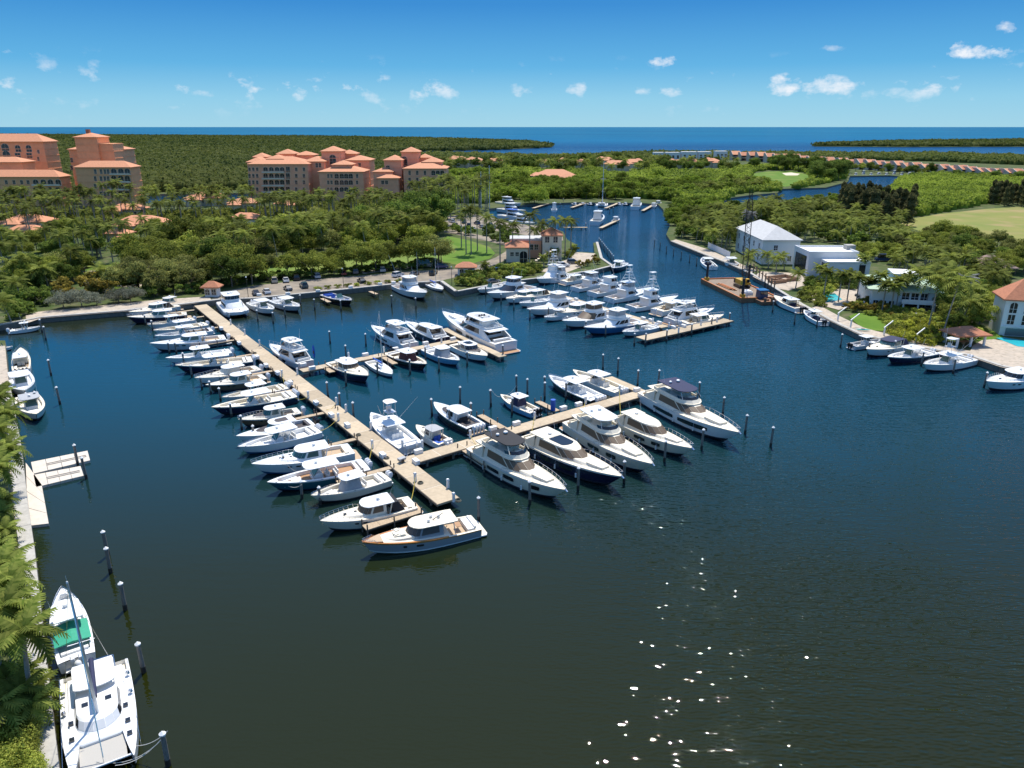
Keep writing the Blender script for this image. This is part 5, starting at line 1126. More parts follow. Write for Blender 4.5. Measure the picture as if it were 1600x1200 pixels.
# ------------------------------------------------------------------ buildings
PEACH = M('stucco_peach', (.86, .42, .21), .9, var=.10, scale=.4); PINK = M('stucco_pink', (.84, .42, .25), .9, var=.10, scale=.4); CREAMW = M('stucco_cream', (.70, .60, .47), .9, var=.10, scale=.4)
TANW = M('stucco_tan', (.40, .33, .27), .9, var=.15, scale=.4); WHW = M('stucco_white', (.74, .74, .73), .85, var=.05, scale=.5)
ROOFO = M('roof_tiles_orange', (.56, .24, .12), .8, var=.22, scale=1.2, bump=.3); ROOFR = M('roof_tiles_red', (.44, .17, .085), .8, var=.22, scale=1.5, bump=.3); ROOFG = M('roof_pale_green', (.36, .47, .34), .7, var=.08)
ROOFW = M('roof_white_membrane', (.74, .74, .72), .8, var=.08, scale=.4); ROOFGY = M('roof_tiles_grey', (.48, .48, .47), .8, var=.12, scale=.8, bump=.3); ROOFBR = M('roof_tiles_brown', (.30, .15, .10), .8, var=.2, scale=.8)
WINM = M('window_dark', (.02, .022, .028), .12, var=0, spec=.6)
def hip(mb, x0, x1, y0, y1, z, h, over=.8, mi=0):
    x0 -= over; x1 += over; y0 -= over; y1 += over; W, D = x1 - x0, y1 - y0
    if W >= D: r0, r1 = (x0 + D / 2, (y0 + y1) / 2), (x1 - D / 2, (y0 + y1) / 2)
    else: r0, r1 = ((x0 + x1) / 2, y0 + W / 2), ((x0 + x1) / 2, y1 - W / 2)
    A = [(x0, y0, z), (x1, y0, z), (x1, y1, z), (x0, y1, z)]; Rr = [(*r0, z + h), (*r1, z + h)]
    if W >= D: fs = [(0, 1, 5, 4), (1, 2, 5), (2, 3, 4, 5), (3, 0, 4)]
    else: fs = [(0, 1, 4), (1, 2, 5, 4), (2, 3, 5), (3, 0, 4, 5)]
    mb.add(A + Rr, fs, mi); mb.add([(a, b, c - .3) for a, b, c in A] + A, [(0, 1, 5, 4), (1, 2, 6, 5), (2, 3, 7, 6), (3, 0, 4, 7), (3, 2, 1, 0)], mi)
    return mb
def win_mesh(w, h, arch):
    def fn():
        mb = MB(); n = 7
        def out(s, e=0): 
            W, Hh = w / 2 + e, h / 2 + e
            if not arch: return [(-W, -Hh), (W, -Hh), (W, Hh), (-W, Hh)]
            k = Hh - W * .8
            return [(-W, -Hh), (W, -Hh), (W, k)] + [(W * math.cos(a), k + W * .8 * math.sin(a)) for a in [math.pi * i / n for i in range(1, n)]] + [(-W, k)]
        o, i_ = out(0, .14), out(0)
        mb.loft([[(x, .05, z) for x, z in o], [(x, -.10, z) for x, z in o]], 0, cap0=False, cap1=False)
        mb.loft([[(x, -.10, z) for x, z in o], [(x, -.10, z) for x, z in i_], [(x, -.02, z) for x, z in i_]], 0, cap0=False, cap1=False)
        b = len(mb.v); mb.add([(x, -.02, z) for x, z in i_], [tuple(range(len(i_)))], 1)
        mb.box((0, -.05, 0), (.09, .05, h), 0); mb.box((0, -.05, -h * .12), (w, .05, .08), 0)
        return mb
    return fn
def window(root, x, y, z, w, h, arch=False, frame=None, face='f', name='window'):
    """face: f looks to -y, r to +x, l to -x."""
    key = ('win', round(w, 1), round(h, 1), arch, (frame or CREAMW).name)
    me = shared(key, lambda: win_mesh(round(w, 1), round(h, 1), arch)().mesh('window', [frame or CREAMW, WINM]))
    o0 = root.location
    return link(name, me, root, (x - o0.x, y - o0.y, z - o0.z), (0, 0, {'f': 0, 'r': math.pi / 2, 'l': -math.pi / 2}[face]))
class Bld:
    def __init__(s, name, label, cat, px, py, group=None):
        p = G(px, py, LZ); s.Y = p.y; s.root = thing(name, label, cat, (p.x, p.y, LZ), 0, group); s.o = Vector((p.x, p.y, LZ))
    def block(s, xl, xr, yt, dy=0.0, dep=14.0, wall=PEACH, roof=ROOFO, rh=2.5, over=.9, z0=None, kind='hip', ph=.6):
        Y = s.Y + dy; z1 = Zat(yt, Y); X0, X1 = Xat(xl, Y, z1), Xat(xr, Y, z1); o = s.o
        zb = LZ - .2 if z0 is None else z0
        MB().box(((X0 + X1) / 2 - o.x, Y + dep / 2 - o.y, (zb + z1) / 2 - o.z), (X1 - X0, dep, z1 - zb)).build('wall', wall, s.root)
        if z1 - zb > 12:
            for q in range(1, int((z1 - zb) / 4.4)): MB().box(((X0 + X1) / 2 - o.x, Y + dep / 2 - o.y, z1 - 4.4 * q - o.z), (X1 - X0 + .44, dep + .44, .32)).build('string_course', wall, s.root)
        if kind == 'hip':
            MB().box(((X0 + X1) / 2 - o.x, Y + dep / 2 - o.y, z1 + .1 - o.z), (X1 - X0 + .5, dep + .5, .5)).build('cornice', CREAMW, s.root)
            hip(MB(), X0 - o.x, X1 - o.x, Y - o.y, Y + dep - o.y, z1 + .36 - o.z, rh, over).build('roof', roof, s.root)
        else:
            mb = MB(); mb.box(((X0 + X1) / 2 - o.x, Y + dep / 2 - o.y, z1 + ph / 2 - o.z), (X1 - X0 + .3, dep + .3, ph)); mb.build('roof', roof, s.root)
            MB().box(((X0 + X1) / 2 - o.x, Y + dep / 2 - o.y, z1 + ph + .04 - o.z), (X1 - X0 - .7, dep - .7, .1)).build('roof_deck', ROOFW if roof in (WHW, ROOFW) else roof, s.root)
        return X0, X1, Y, z1
    def row(s, pxs, py, w, h, dy=0.0, arch=False, frame=None, name='window'):
        Y = s.Y + dy - .02; z = Zat(py, Y)
        for px in pxs: window(s.root, Xat(px, Y, z), Y, z, w, h, arch, frame, name=name)
    def balcony(s, xl, xr, py, dy=0.0, dep=1.6, mat=None):
        Y = s.Y + dy; z = Zat(py, Y); X0, X1 = Xat(xl, Y, z), Xat(xr, Y, z)
        mb = MB(); mb.box(((X0 + X1) / 2 - s.o.x, Y - dep / 2 - s.o.y, z - s.o.z), (X1 - X0, dep, .25)); mb.box(((X0 + X1) / 2 - s.o.x, Y - dep - s.o.y, z + .5 - s.o.z), (X1 - X0, .1, .9)); mb.build('balcony', mat or CREAMW, s.root)

b = Bld('condominium', 'peach condominium with wide orange roof, arched loggias and a long front wing', 'building', 35, 322)
b.block(-90, 67, 222, 40, 16, rh=5); b.row((28, 45), 232, 3.6, 4.4, 40, True); b.row((28, 46), 243, 3.6, 3.2, 40); b.row((8,), 230, 5, 4.5, 40, True); b.row((10,), 241, 5, 4.5, 40, True); b.row((28, 46), 254, 3.6, 3.2, 40); b.row((60,), 237, 1.4, 2.4, 40); b.row((60,), 248, 1.4, 2.4, 40)
b.block(-40, 33, 254, 12, 14, rh=3); b.block(-60, 92, 277, 0, 12, rh=4)
for y in (285, 297, 309): b.row((56, 68, 79, 91), y, 3.4, 3.6, 0, True); b.row((10, 22, 34, 44), y, 1.6, 2.6)
for y in (290, 302): b.balcony(52, 96, y)
b = Bld('condominium', 'peach condominium block with a square blank stair tower', 'building', 160, 322)
b.block(107, 194, 234, 42, 14, rh=2.5); b.block(116, 150, 215, 26, 16, rh=2.6); b.block(150, 176, 226, 28, 14, kind='flat', roof=PEACH); b.block(117, 203, 262, 0, 13, rh=3.6)
MB().box((Xat(138, b.Y + 34, 46) - b.o.x, 34, Zat(207, b.Y + 34) - b.o.z), (2.2, 2.2, 4)).build('chimney', ROOFR, b.root)
for y in (268, 279, 291, 303): b.row((178, 189, 199), y, 3.4, 3.6, 0, True); b.row((149, 158, 164, 169), y, 1.4, 2.8)
for y in (273, 285, 297): b.balcony(173, 205, y)
b.row((112,), 250, 1.6, 3, 41.9, True); b.row((112,), 262, 1.6, 3, 41.9, True)
b = Bld('condominium', 'long pink condominium with stepped orange roofs beyond the palm grove', 'building', 440, 315)
b.block(388, 480, 257, 6, 26, PINK, rh=4.5); b.block(386, 411, 254, 14, 20, PINK, rh=3); b.block(418, 442, 249, 14, 14, PINK, rh=2.6, z0=Zat(257, b.Y + 6)); b.block(433, 458, 241, 34, 14, PINK, rh=3); b.block(460, 489, 243, 40, 14, PINK, rh=2.6); b.block(396, 415, 246, 30, 12, PINK, rh=2.6); b.block(474, 506, 253, 16, 22, PINK, rh=3)
b.block(502, 531, 237, 26, 18, PINK, rh=3.2); b.block(498, 567, 269, 0, 22, PINK, rh=4); b.block(519, 548, 258, 6, 14, PINK, rh=2.6, z0=Zat(268, b.Y)); b.block(540, 577, 251, 30, 20, PINK, rh=3); b.block(531, 555, 241, 44, 14, PINK, rh=2.6)
for y in (265, 275, 285, 296, 306): b.row((415, 424, 433, 441), y, 3.0, 3.3, 6, True); b.row((450,), y, 2.6, 3.6, 6); b.row((463, 475), y, 1.5, 2.6, 6); b.row((390, 396, 402), y, 1.4, 2.6, 6)
for y in (270, 280, 291, 301): b.balcony(410, 445, y, 6)
for y in (275, 285, 296): b.row((526, 534, 541, 548), y, 2.8, 3.0, 0, True); b.row((513, 518, 558), y, 1.3, 2.4)
b.row((520,), 250, 4.5, 7, 26, True); b.row((495, 500), 258, 1.6, 3.0, 16, True); b.row((550, 562), 258, 1.6, 2.8, 30)
for x in (422, 430, 437): b.row((x,), 252, 1.3, 1.4, 14)
b = Bld('condominium', 'pink condominium with square lookout tower beside the royal palms', 'building', 650, 316)
b.block(627, 653, 238, 22, 16, PINK, rh=3); b.block(600, 627, 251, 10, 18, PINK, rh=3); b.block(630, 696, 264, 0, 24, PINK, rh=4); b.block(660, 689, 254, 10, 16, PINK, rh=3); b.block(653, 672, 247, 30, 12, PINK, rh=2.4); b.block(583, 613, 269, 4, 12, PINK, rh=2.4); b.block(590, 622, 279, -4, 10, PINK, rh=2)
b.row((632,), 254, 4, 8, 21.9, True)
for y in (270, 281, 292, 303): b.row((677, 684, 691), y, 2.6, 3, 0, True); b.row((640, 652, 664), y, 1.4, 2.6)
b.row((606,), 262, 2.6, 3, 10, True); b.row((598, 604), 285, 1.8, 2.2, -4)

def villa(px, py, wpx, wallpx, roofpx, label, wall=CREAMW, roof=ROOFO, wing=True, dep=None, group='orange-roofed villas', seed=0, name='villa'):
    """px, py: the foot of its front wall; wpx wide, wallpx high to the eaves."""
    b = Bld(name, label, 'house', px, py, group); Y = b.Y
    z1 = Zat(py - wallpx, Y); wide = Xat(px + wpx / 2, Y, z1) - Xat(px - wpx / 2, Y, z1); dp = dep or wide * .6
    rh = max(1.6, dp * .24)
    b.block(px - wpx / 2, px + wpx / 2, py - wallpx, 0, dp, wall, roof, rh, .9)
    if wing:
        r = random.Random(int(px * 7 + py)); sg = r.choice((-1, 1))
        b.block(px + sg * wpx * .18 - wpx * .22, px + sg * wpx * .18 + wpx * .22, py - wallpx - 2.2, dp * .25, dp * .55, wall, roof, rh * .8, .8)
        b.block(px - sg * wpx * .28 - wpx * .2, px - sg * wpx * .28 + wpx * .2, py - wallpx * .75, -dp * .25, dp * .5, wall, roof, rh * .6, .8)
    n = max(2, int(wpx / 11)); 
    for k in range(n): b.row((px - wpx / 2 + wpx * (k + .5) / n,), py - wallpx * .55, 1.3, 1.7, -.02, k % 2 == 0)
    return b
VL = [(34, 362, 66, 14, 8, 'orange-roofed villa under the tall palms beside the peach condominium'), (36, 372, 52, 10, 6, 'low orange-roofed villa half hidden by dark trees'), (192, 340, 52, 12, 7, 'villa with long orange roof below the stair tower condominium'), (212, 364, 76, 13, 8, 'wide villa with pale porch and two palms before it'), (182, 386, 34, 20, 9, 'small white villa with steep orange roof above the lawn'),
      (317, 322, 56, 12, 6, 'rounded orange-roofed villa beside the pond palms'), (378, 330, 44, 12, 6, 'orange-roofed villa between the pond and the pink condominium'), (382, 350, 38, 10, 6, 'orange-roofed villa behind the broadleaf grove'), (446, 328, 34, 9, 5, 'small orange-roofed villa at the foot of the pink condominium'), (566, 348, 26, 8, 5, 'villa with one orange roof showing between grove crowns'),
      (868, 287, 66, 11, 9, 'large villa with layered orange roofs above the mangrove bank'), (843, 281, 26, 6, 4, 'side pavilion with orange roof beside the large layered villa'), (965, 267, 30, 6, 5, 'pale-walled villa with orange roof beyond the inner marina'), (946, 260, 26, 5, 4, 'orange roof among palms beyond the inner marina'), (992, 263, 26, 5, 4, 'orange-roofed villa with dark windows near the coast'),
      (905, 262, 14, 5, 3, 'narrow orange-roofed villa near the bay'), (1056, 263, 22, 5, 4, 'orange-roofed villa before the white coast apartments'), (1082, 263, 18, 5, 4, 'orange-roofed villa with twin gables before the coast apartments'), (1112, 262, 22, 6, 4, 'rounded orange roof beside the townhouse row'), (772, 262, 22, 6, 3, 'orange roof between royal palms beyond the pink condominium'),
      (715, 262, 26, 8, 4, 'orange roof behind the royal palms'), (742, 261, 22, 6, 4, 'orange roof left of the boat yard masts'), (850, 261, 16, 4, 3, 'tiny orange roof in the mangrove belt'), (876, 259, 14, 4, 3, 'tiny orange roof near the peninsula tip')]
VL = [(a, b, w * (1.25 if b < 270 else 1), h + (4 if b < 270 else 0), r, l) for a, b, w, h, r, l in VL]
for v in VL: villa(*v)
# white apartments on the coast
for i, (x, w, h) in enumerate(((1052, 22, 5), (1078, 24, 6), (1102, 20, 6), (1128, 18, 7), (1030, 16, 5))):
    b = Bld('coast_apartment', ('white flat-roofed apartment block on the coast', 'white apartment block with balconies on the coast', 'pale apartment block with white parapet on the coast', 'grey-blue apartment block at the end of the coast row', 'white apartment wing behind coast palms')[i], 'building', x, 249, 'white coast apartments')
    b.block(x - w / 2, x + w / 2, 248 - h - 4, 0, 14, WHW, ROOFW, kind='flat', ph=.8)
    for k in range(3): b.row((x - w / 3 + k * w / 3,), 248 - h + 1, 3, 2.2); b.row((x - w / 3 + k * w / 3,), 248 - h * .3, 3, 2.2)
# the townhouse row: each a sloped-roof unit
def townhouse(px, py, wpx, hpx, label, roofm, lean, wallm):
    b = Bld('townhouse', label, 'house', px, py, 'townhouses along the far basin'); Y = b.Y
    z1 = Zat(py - hpx, Y); X0, X1 = Xat(px - wpx / 2, Y, z1) - b.o.x, Xat(px + wpx / 2, Y, z1) - b.o.x; h = z1 - LZ; D = 16.0
    lo = h * .62
    for X in (X0, X1 - .6):  # party walls with sloping top
        MB().loft([[(X, 0, -.2), (X, D, -.2), (X, D, h), (X, D * .55, h), (X, 0, lo + .6)], [(X + .6, 0, -.2), (X + .6, D, -.2), (X + .6, D, h), (X + .6, D * .55, h), (X + .6, 0, lo + .6)]]).build('party_wall', wallm, b.root)
    MB().box(((X0 + X1) / 2, D / 2 + 1, lo / 2), (X1 - X0 - 1.24, D - 2.2, lo)).build('wall', wallm, b.root)
    MB().add([(X0 + .62, .2, lo), (X1 - .62, .2, lo), (X1 - .62, D * .55, h - .3), (X0 + .62, D * .55, h - .3), (X1 - .62, D, h - .3), (X0 + .62, D, h - .3)], [(0, 1, 2, 3), (3, 2, 4, 5)]).build('roof', roofm, b.root)
    m = (X0 + X1) / 2
    for k, z in enumerate((lo * .28, lo * .74)):
        MB().box((m, 1.02, z), ((X1 - X0) * .66, .25, lo * .34)).build('patio_door', WINM, b.root)
        if k: MB().box((m, .2, z - lo * .22), ((X1 - X0) * .8, 1.6, .25)).box((m, -.55, z - lo * .12), ((X1 - X0) * .8, .1, .9)).build('balcony', wallm, b.root)
    return b
TW = M('townhouse_stucco', (.58, .47, .39), .9, var=.12, scale=.3); TW2 = M('townhouse_stucco_grey', (.48, .40, .35), .9, var=.12, scale=.3)
roofs = [ROOFO, ROOFR, ROOFR, ROOFBR]
adj = ('orange', 'red', 'red', 'brown')
k = 0
for x, y, w, h in [(1152 + i * 13.5, 250.5 + i * .9, 14, 15) for i in range(12)] + [(1322 + i * 14.6, 263 + i * .95, 15, 15.5) for i in range(20)]:
    ri = (0, 0, 1, 3, 2, 1, 0, 3)[(k * 5 + k // 3) % 8]
    townhouse(x, y, w, h + rng.uniform(-1.5, 1.5), '%s-roofed townhouse %s' % (adj[ri], 'along the golf green' if k < 12 else 'facing the moored boats' if k < 21 else 'above the mangrove thicket'), roofs[ri], 0, TW if k % 3 else TW2); k += 1

# houses on the right bank, by their corners
def corner_house(name, label, A, B, C, foot, roof='hip', rh=3.0, wall=WHW, roofm=ROOFGY, over=.7, group=None):
    p = G(*foot, LZ); z1 = Zat(B[1], p.y); b3 = Vector((p.x, p.y, z1)); a3, c3 = G(*A, z1), G(*C, z1)
    uy = (a3 - b3); D = max(6.0, uy.length); uy.normalize(); ux = Vector((uy.y, -uy.x, 0)); W = max(6.0, (c3 - b3).dot(ux))
    t = thing(name, label, 'house', (p.x, p.y, LZ), math.atan2(ux.y, ux.x), group); H = z1 - LZ
    MB().box((W / 2, D / 2, H / 2), (W, D, H)).build('wall', wall, t)
    if roof == 'hip': hip(MB(), 0, W, 0, D, H + .3, rh, over).build('roof', roofm, t); MB().box((W / 2, D / 2, H + .02), (W + over, D + over, .3)).build('eaves', WHW, t)
    else:
        for (cx, cy, sx, sy) in ((W / 2, .1, W + .3, .3), (W / 2, D - .1, W + .3, .3), (.1, D / 2, .3, D - .3), (W - .1, D / 2, .3, D - .3)): MB().box((cx, cy, H + .3), (sx, sy, .7)).build('parapet', wall, t)
        MB().box((W / 2, D / 2, H + .06), (W - .4, D - .4, .16)).build('roof', roofm, t)
    return t, W, D, H
def wall_window(t, x, z, w, h, y=0.0, side='f', arch=False, D=0.0, name='window', fr=None):
    me = shared(('win', round(w, 1), round(h, 1), arch, (fr or WHW).name), lambda: win_mesh(round(w, 1), round(h, 1), arch)().mesh('window', [fr or WHW, WINM]))
    return link(name, me, t, (x, y - .02, z) if side == 'f' else (-.02, y, z), (0, 0, 0 if side == 'f' else -math.pi / 2))
t, W, D, H = corner_house('waterside_house', 'two-storey white house with pale grey hipped roof behind the barge crane', (1152, 357), (1190, 376), (1246, 374), (1189, 413), rh=4.2)
for k in range(5): wall_window(t, 0, H * .72, 1.5, 2.0, D * (.12 + .19 * k), 'l'); wall_window(t, 0, H * .26, 1.5, 2.2, D * (.12 + .19 * k), 'l')
wall_window(t, W * .35, H * .7, 1.4, 1.8); wall_window(t, W * .75, H * .25, 1.4, 1.8)
t, W, D, H = corner_house('modern_house', 'modern white flat-roofed house with a tall glass wall and low wing', (1242, 386), (1260, 396), (1328, 391), (1260, 432), 'flat', roofm=ROOFW)
MB().box((-.06, D * .5, H * .48), (.2, D * .72, H * .72)).build('glass_wall', WINM, t)
for k in range(4): MB().box((-.14, D * (.16 + .225 * k), H * .48), (.12, .16, H * .72)).build('mullion', BLK, t)
for k in (.3, .62): MB().box((-.14, D * .5, H * k), (.12, D * .72, .16)).build('transom', BLK, t)
MB().box((W * .68, -2.0, H * .36), (W * .85, 8, H * .72)).build('wing', WHW, t); MB().box((W * .68, -2.0, H * .72 + .2), (W * .87, 8.3, .5)).build('wing_roof', ROOFW, t)
MB().box((W * .26, -3.0, H * .36), (.3, 4.2, H * .6)).build('dark_glazing', WINM, t); MB().box((W * .95, -6.05, H * .36), (W * .12, .2, H * .55)).build('dark_glazing', WINM, t); MB().box((W * 1.02, D * .6, H + .7), (3, 3, 2)).build('stair_bulkhead', CONCG, t)
t, W, D, H = corner_house('green_roof_house', 'white house with pale green roof, balcony and open carport', (1345, 432), (1360, 452), (1452, 446), (1358, 484), rh=2.2, roofm=ROOFG, over=1.2)
MB().box((W * .55, D * .5, H + 2.2), (W * .38, D * .4, 2.4)).build('roof_lantern', M('parapet_blue', (.28, .40, .50), .8, var=.08), t); MB().box((W * .55, D * .5, H + 3.5), (W * .4, D * .43, .4)).build('lantern_roof', ROOFW, t)
MB().box((W * .7, -1.2, H * .5), (W * .5, 2.4, .4)).build('balcony_slab', WHW, t); MB().box((W * .7, -2.35, H * .5 + .6), (W * .5, .12, .9)).build('balcony_parapet', WHW, t); MB().box((W * .7, -.05, H * .24), (W * .44, .15, H * .42)).build('carport_opening', WINM, t)
for k in (.48, .7, .93): MB().box((W * k, -2.1, H * .25), (.4, .4, H * .5)).build('column', WHW, t)
for k in (.52, .66, .8): wall_window(t, W * k, H * .75, 1.8, 1.9)
for k in (.08, .2, .32): wall_window(t, W * k, H * .3, 1.3, 2.2)
t, W, D, H = corner_house('red_roof_house', 'white villa with red tiled roof and arched upper windows beside its pool', (1556, 458), (1564, 469), (1690, 476), (1560, 524), rh=4.5, roofm=ROOFR)
for k in range(5): wall_window(t, W * (.12 + .2 * k), H * .80, 1.6, 2.6, arch=True); wall_window(t, W * (.12 + .2 * k), H * .47, 1.5, 2.4)
MB().box((W * .5, -.06, H * .12), (W * .84, .15, H * .2)).build('garage_opening', M('shaded_glazing', (.16, .19, .19), .2, var=.05), t); MB().box((W / 2, -.15, H * .27), (W + .2, .3, .35)).build('string_course', WHW, t)
# gazebo
p = G(1505, 538, LZ); t = thing('gazebo', 'open gazebo with orange tiled hip roof and white posts', 'gazebo', p, .12)
for x in (-3.4, 0, 3.4):
    for y in (-2.2, 2.2): MB().box((x, y, 1.45), (.4, .4, 2.9)).build('post', WHW, t)
hip(MB(), -3.7, 3.7, -2.6, 2.6, 3.0, 1.5, .7).build('roof', ROOFR, t); MB().box((0, 0, 2.85), (7.4, 5.2, .25)).build('ceiling_beam', WHW, t)
mb = MB(); mb.box((0, 0, .75), (2.4, 1.2, .1)); mb.box((0, 0, .37), (.5, .5, .74)); mb.build('table', TEAK, t)
# thatched roof in the trees
p = G(1540, 430, LZ); t = thing('thatched_hut', 'pinkish thatched hut roof among the trees of the dry field', 'hut', p)
hip(MB(), -6, 6, -5, 5, 3.5, 3.6, 1).build('roof', M('thatch', (.30, .21, .17), .95, var=.25), t)
for x in (-5, 5):
    for y in (-4, 4): MB().cyl((x, y, 0), (x, y, 3.6), .2, .2, 6).build('post', TRUNK, t)
# marina office
b = Bld('marina_office', 'cream marina office with red-tiled tower and low red-roofed wing among palms', 'building', 834, 410)
b.block(791, 825, 388, 0, 9, CREAMW, ROOFR, 2.2, .6); b.block(797, 846, 376, 10, 9, PINK, ROOFGY, kind='flat', ph=.7); b.block(848, 878, 369, 6, 9, CREAMW, ROOFR, 2.4, .5)
b.row((855, 868), 374, 1.6, 2.4, 6); b.row((862,), 392, 1.4, 2.0, 6); b.row((800, 808), 397, 1.2, 1.4); b.row((818,), 402, 2.8, 4.6, -.05, True, name='arched_door'); b.row((830, 838), 386, 1.4, 2, 10)
mb = MB()
for k in range(8): mb.box((Xat(838, b.Y, 4) - b.o.x + k * .9, -1.2, 1.0 + .55 * k), (1.0, 1.8, .25))
mb.build('outside_stairs', CREAMW, b.root)
for (px, py, w, wl_, rl, lb) in ((728, 431, 26, 12, 6, 'small white gatehouse with red tiled roof by the parking lot hedge'), (329, 464, 20, 14, 7, 'small white kiosk with red tiled roof at the root of the long dock')):
    b = villa(px, py, w, wl_, rl, lb, WHW, ROOFR, wing=False, group=None, name='gatehouse')

# ------------------------------------------------------------------ cars
def car_parts(kind):
    L, Wd, Hh = {'sedan': (4.7, 1.85, 1.45), 'suv': (4.8, 1.95, 1.8), 'van': (6.2, 2.1, 2.7)}[kind]
    bd = MB(); hood = .62 * Hh if kind != 'van' else .5 * Hh
    P = [(-L / 2, .35), (-L / 2 + .05, hood * 1.02), (-L * .3, hood * 1.05), (L * .22, hood * 1.02), (L * .47, hood * .86), (L / 2, .62), (L / 2 - .02, .33)]
    w2 = Wd / 2
    bd.loft([[(x, -w2 * .94, z) for x, z in P], [(x, -w2, .5 * hood + .15 if False else z) for x, z in P], [(x, w2, z) for x, z in P], [(x, w2 * .94, z) for x, z in P]])
    if kind == 'van': C = [(-L * .49, hood * .95), (-L * .48, Hh), (L * .24, Hh), (L * .36, hood * 1.0)]
    elif kind == 'suv': C = [(-L * .48, hood * .98), (-L * .43, Hh), (L * .06, Hh), (L * .25, hood * .98)]
    else: C = [(-L * .42, hood * .98), (-L * .22, Hh), (L * .05, Hh), (L * .25, hood * .98)]
    gl = MB(); gl.loft([[(x, -w2 * (.92 if i in (0, 3) else .74), z) for i, (x, z) in enumerate(C)], [(x, w2 * (.92 if i in (0, 3) else .74), z) for i, (x, z) in enumerate(C)]])
    rf = MB(); x0, x1 = C[1][0] + .05, C[2][0] - .05; rf.box(((x0 + x1) / 2, 0, Hh + .015), (x1 - x0, Wd * .74, .07))
    wh = MB(); wh.cyl((0, -.12, 0), (0, .12, 0), .34, .34, 12); wh.cyl((0, -.125, 0), (0, .125, 0), .2, .2, 10, mi=1)
    hl = MB().box((0, 0, 0), (.12, .4, .16))
    return L, Wd, bd.mesh('body', BLK, 30), gl.mesh('windows', GLASS, 0), rf.mesh('roof', BLK), wh.mesh('wheel', [BLK, ALU]), hl.mesh('headlight', PLASTW)
CARK = {k: car_parts(k) for k in ('sedan', 'suv', 'van')}
PAINT = {n: M('paint_' + n, c, .25, var=.03, coat=.6) for n, c in {'white': (.75, .75, .75), 'black': (.015, .015, .018), 'silver': (.42, .43, .45), 'grey': (.12, .12, .13), 'blue': (.02, .05, .16), 'red': (.28, .02, .02), 'teal': (.02, .06, .08), 'beige': (.42, .38, .31)}.items()}
def car(px, py, ang, kind, col, label, group, z=LZ + .06):
    L, Wd, bd, gl, rf, wh, hl = CARK[kind]; p = G(px, py, z); t = thing('parked_car' if kind != 'van' else 'parked_van', label, 'car' if kind != 'van' else 'van', p, R(ang), group)
    for nm, me in (('body', bd), ('roof', rf)):
        key = (nm, kind, col); m2 = shared(key, lambda: me.copy())
        if m2.materials[0] is not PAINT[col]: m2.materials[0] = PAINT[col]
        link(nm, m2, t)
    link('windows', gl, t)
    for x in (-L * .31, L * .31):
        for y in (-Wd / 2 + .08, Wd / 2 - .08): link('wheel', wh, t, (x, y, .34))
    for y in (-Wd * .36, Wd * .36): link('headlight', hl, t, (L / 2 - .04, y, .68))
PKG = 'cars in the parking lot by the marina'
for a in ((429, 441, 110, 'suv', 'beige', 'beige off-roader parked under the tree edge beside the white sedan'), (447, 440, 110, 'sedan', 'white', 'white sedan parked under the trees beside the beige off-roader'), (463, 437, 112, 'suv', 'black', 'black off-roader parked in tree shade'), (495, 434, 115, 'suv', 'silver', 'silver SUV parked under the trees'), (538, 429, 100, 'sedan', 'red', 'dark red car parked under the trees'), (555, 427, 108, 'suv', 'grey', 'dark grey SUV parked beside the red car'), (597, 424, 108, 'suv', 'silver', 'silver van-like car parked at the hedge gap'), (417, 458, 118, 'sedan', 'white', 'white car parked next to the seawall'), (450, 453, 120, 'sedan', 'grey', 'purple-grey sedan parked on the seawall side'), (475, 449, 118, 'suv', 'teal', 'dark teal SUV parked on the seawall side'), (565, 441, 118, 'sedan', 'black', 'black sedan alone on the seawall side'), (622, 432, 60, 'suv', 'white', 'white SUV parked behind the raised outriggers'), (648, 430, 70, 'sedan', 'grey', 'grey sedan behind the sportfishing boat'), (677, 429, 80, 'suv', 'black', 'black car parked by the gatehouse path'), (400, 460, 115, 'sedan', 'grey', 'grey car parked nearest the kiosk'), (440, 432, 100, 'sedan', 'black', 'black car deep in the tree shade'), (610, 421, 100, 'sedan', 'black', 'black car half hidden behind the hedge')): car(*a, PKG)
car(664, 417, 8, 'van', 'beige', 'beige covered camper van at the end of the parking lot', None); car(690, 419, 20, 'suv', 'blue', 'dark blue car beside the camper van', PKG)
car(880, 417, 12, 'suv', 'white', 'white pickup-style car in front of the marina office', None); car(896, 412, 10, 'suv', 'grey', 'grey car with trailer behind the white car at the office', None); car(780, 426, 20, 'suv', 'black', 'black car between hedges by the crowded pier', None); car(771, 442, 25, 'sedan', 'grey', 'grey car on the seawall by the small white open boat', None)
car(1427, 498, 170, 'sedan', 'silver', 'silver sedan on the drive of the green-roofed house', None); car(1380, 408, 175, 'van', 'blue', 'blue and white truck behind the modern house', None); car(1402, 406, 170, 'sedan', 'silver', 'silver car behind the green-roofed house', None); car(1440, 490, 160, 'suv', 'grey', 'grey car under the carport of the green-roofed house', None)
YL = ('white', 'blue', 'silver', 'white', 'teal', 'white', 'blue', 'black')
for i in range(14):
    x, y = 686 + i * 6.6, 346 + (i % 3) * 4.5 + i * .5; car(x, y, 100 + rng.uniform(-20, 20), 'suv' if i % 2 else 'sedan', YL[i % 8], '%s car in the boat yard lot among the palms' % YL[i % 8], 'cars in the boat yard lot')

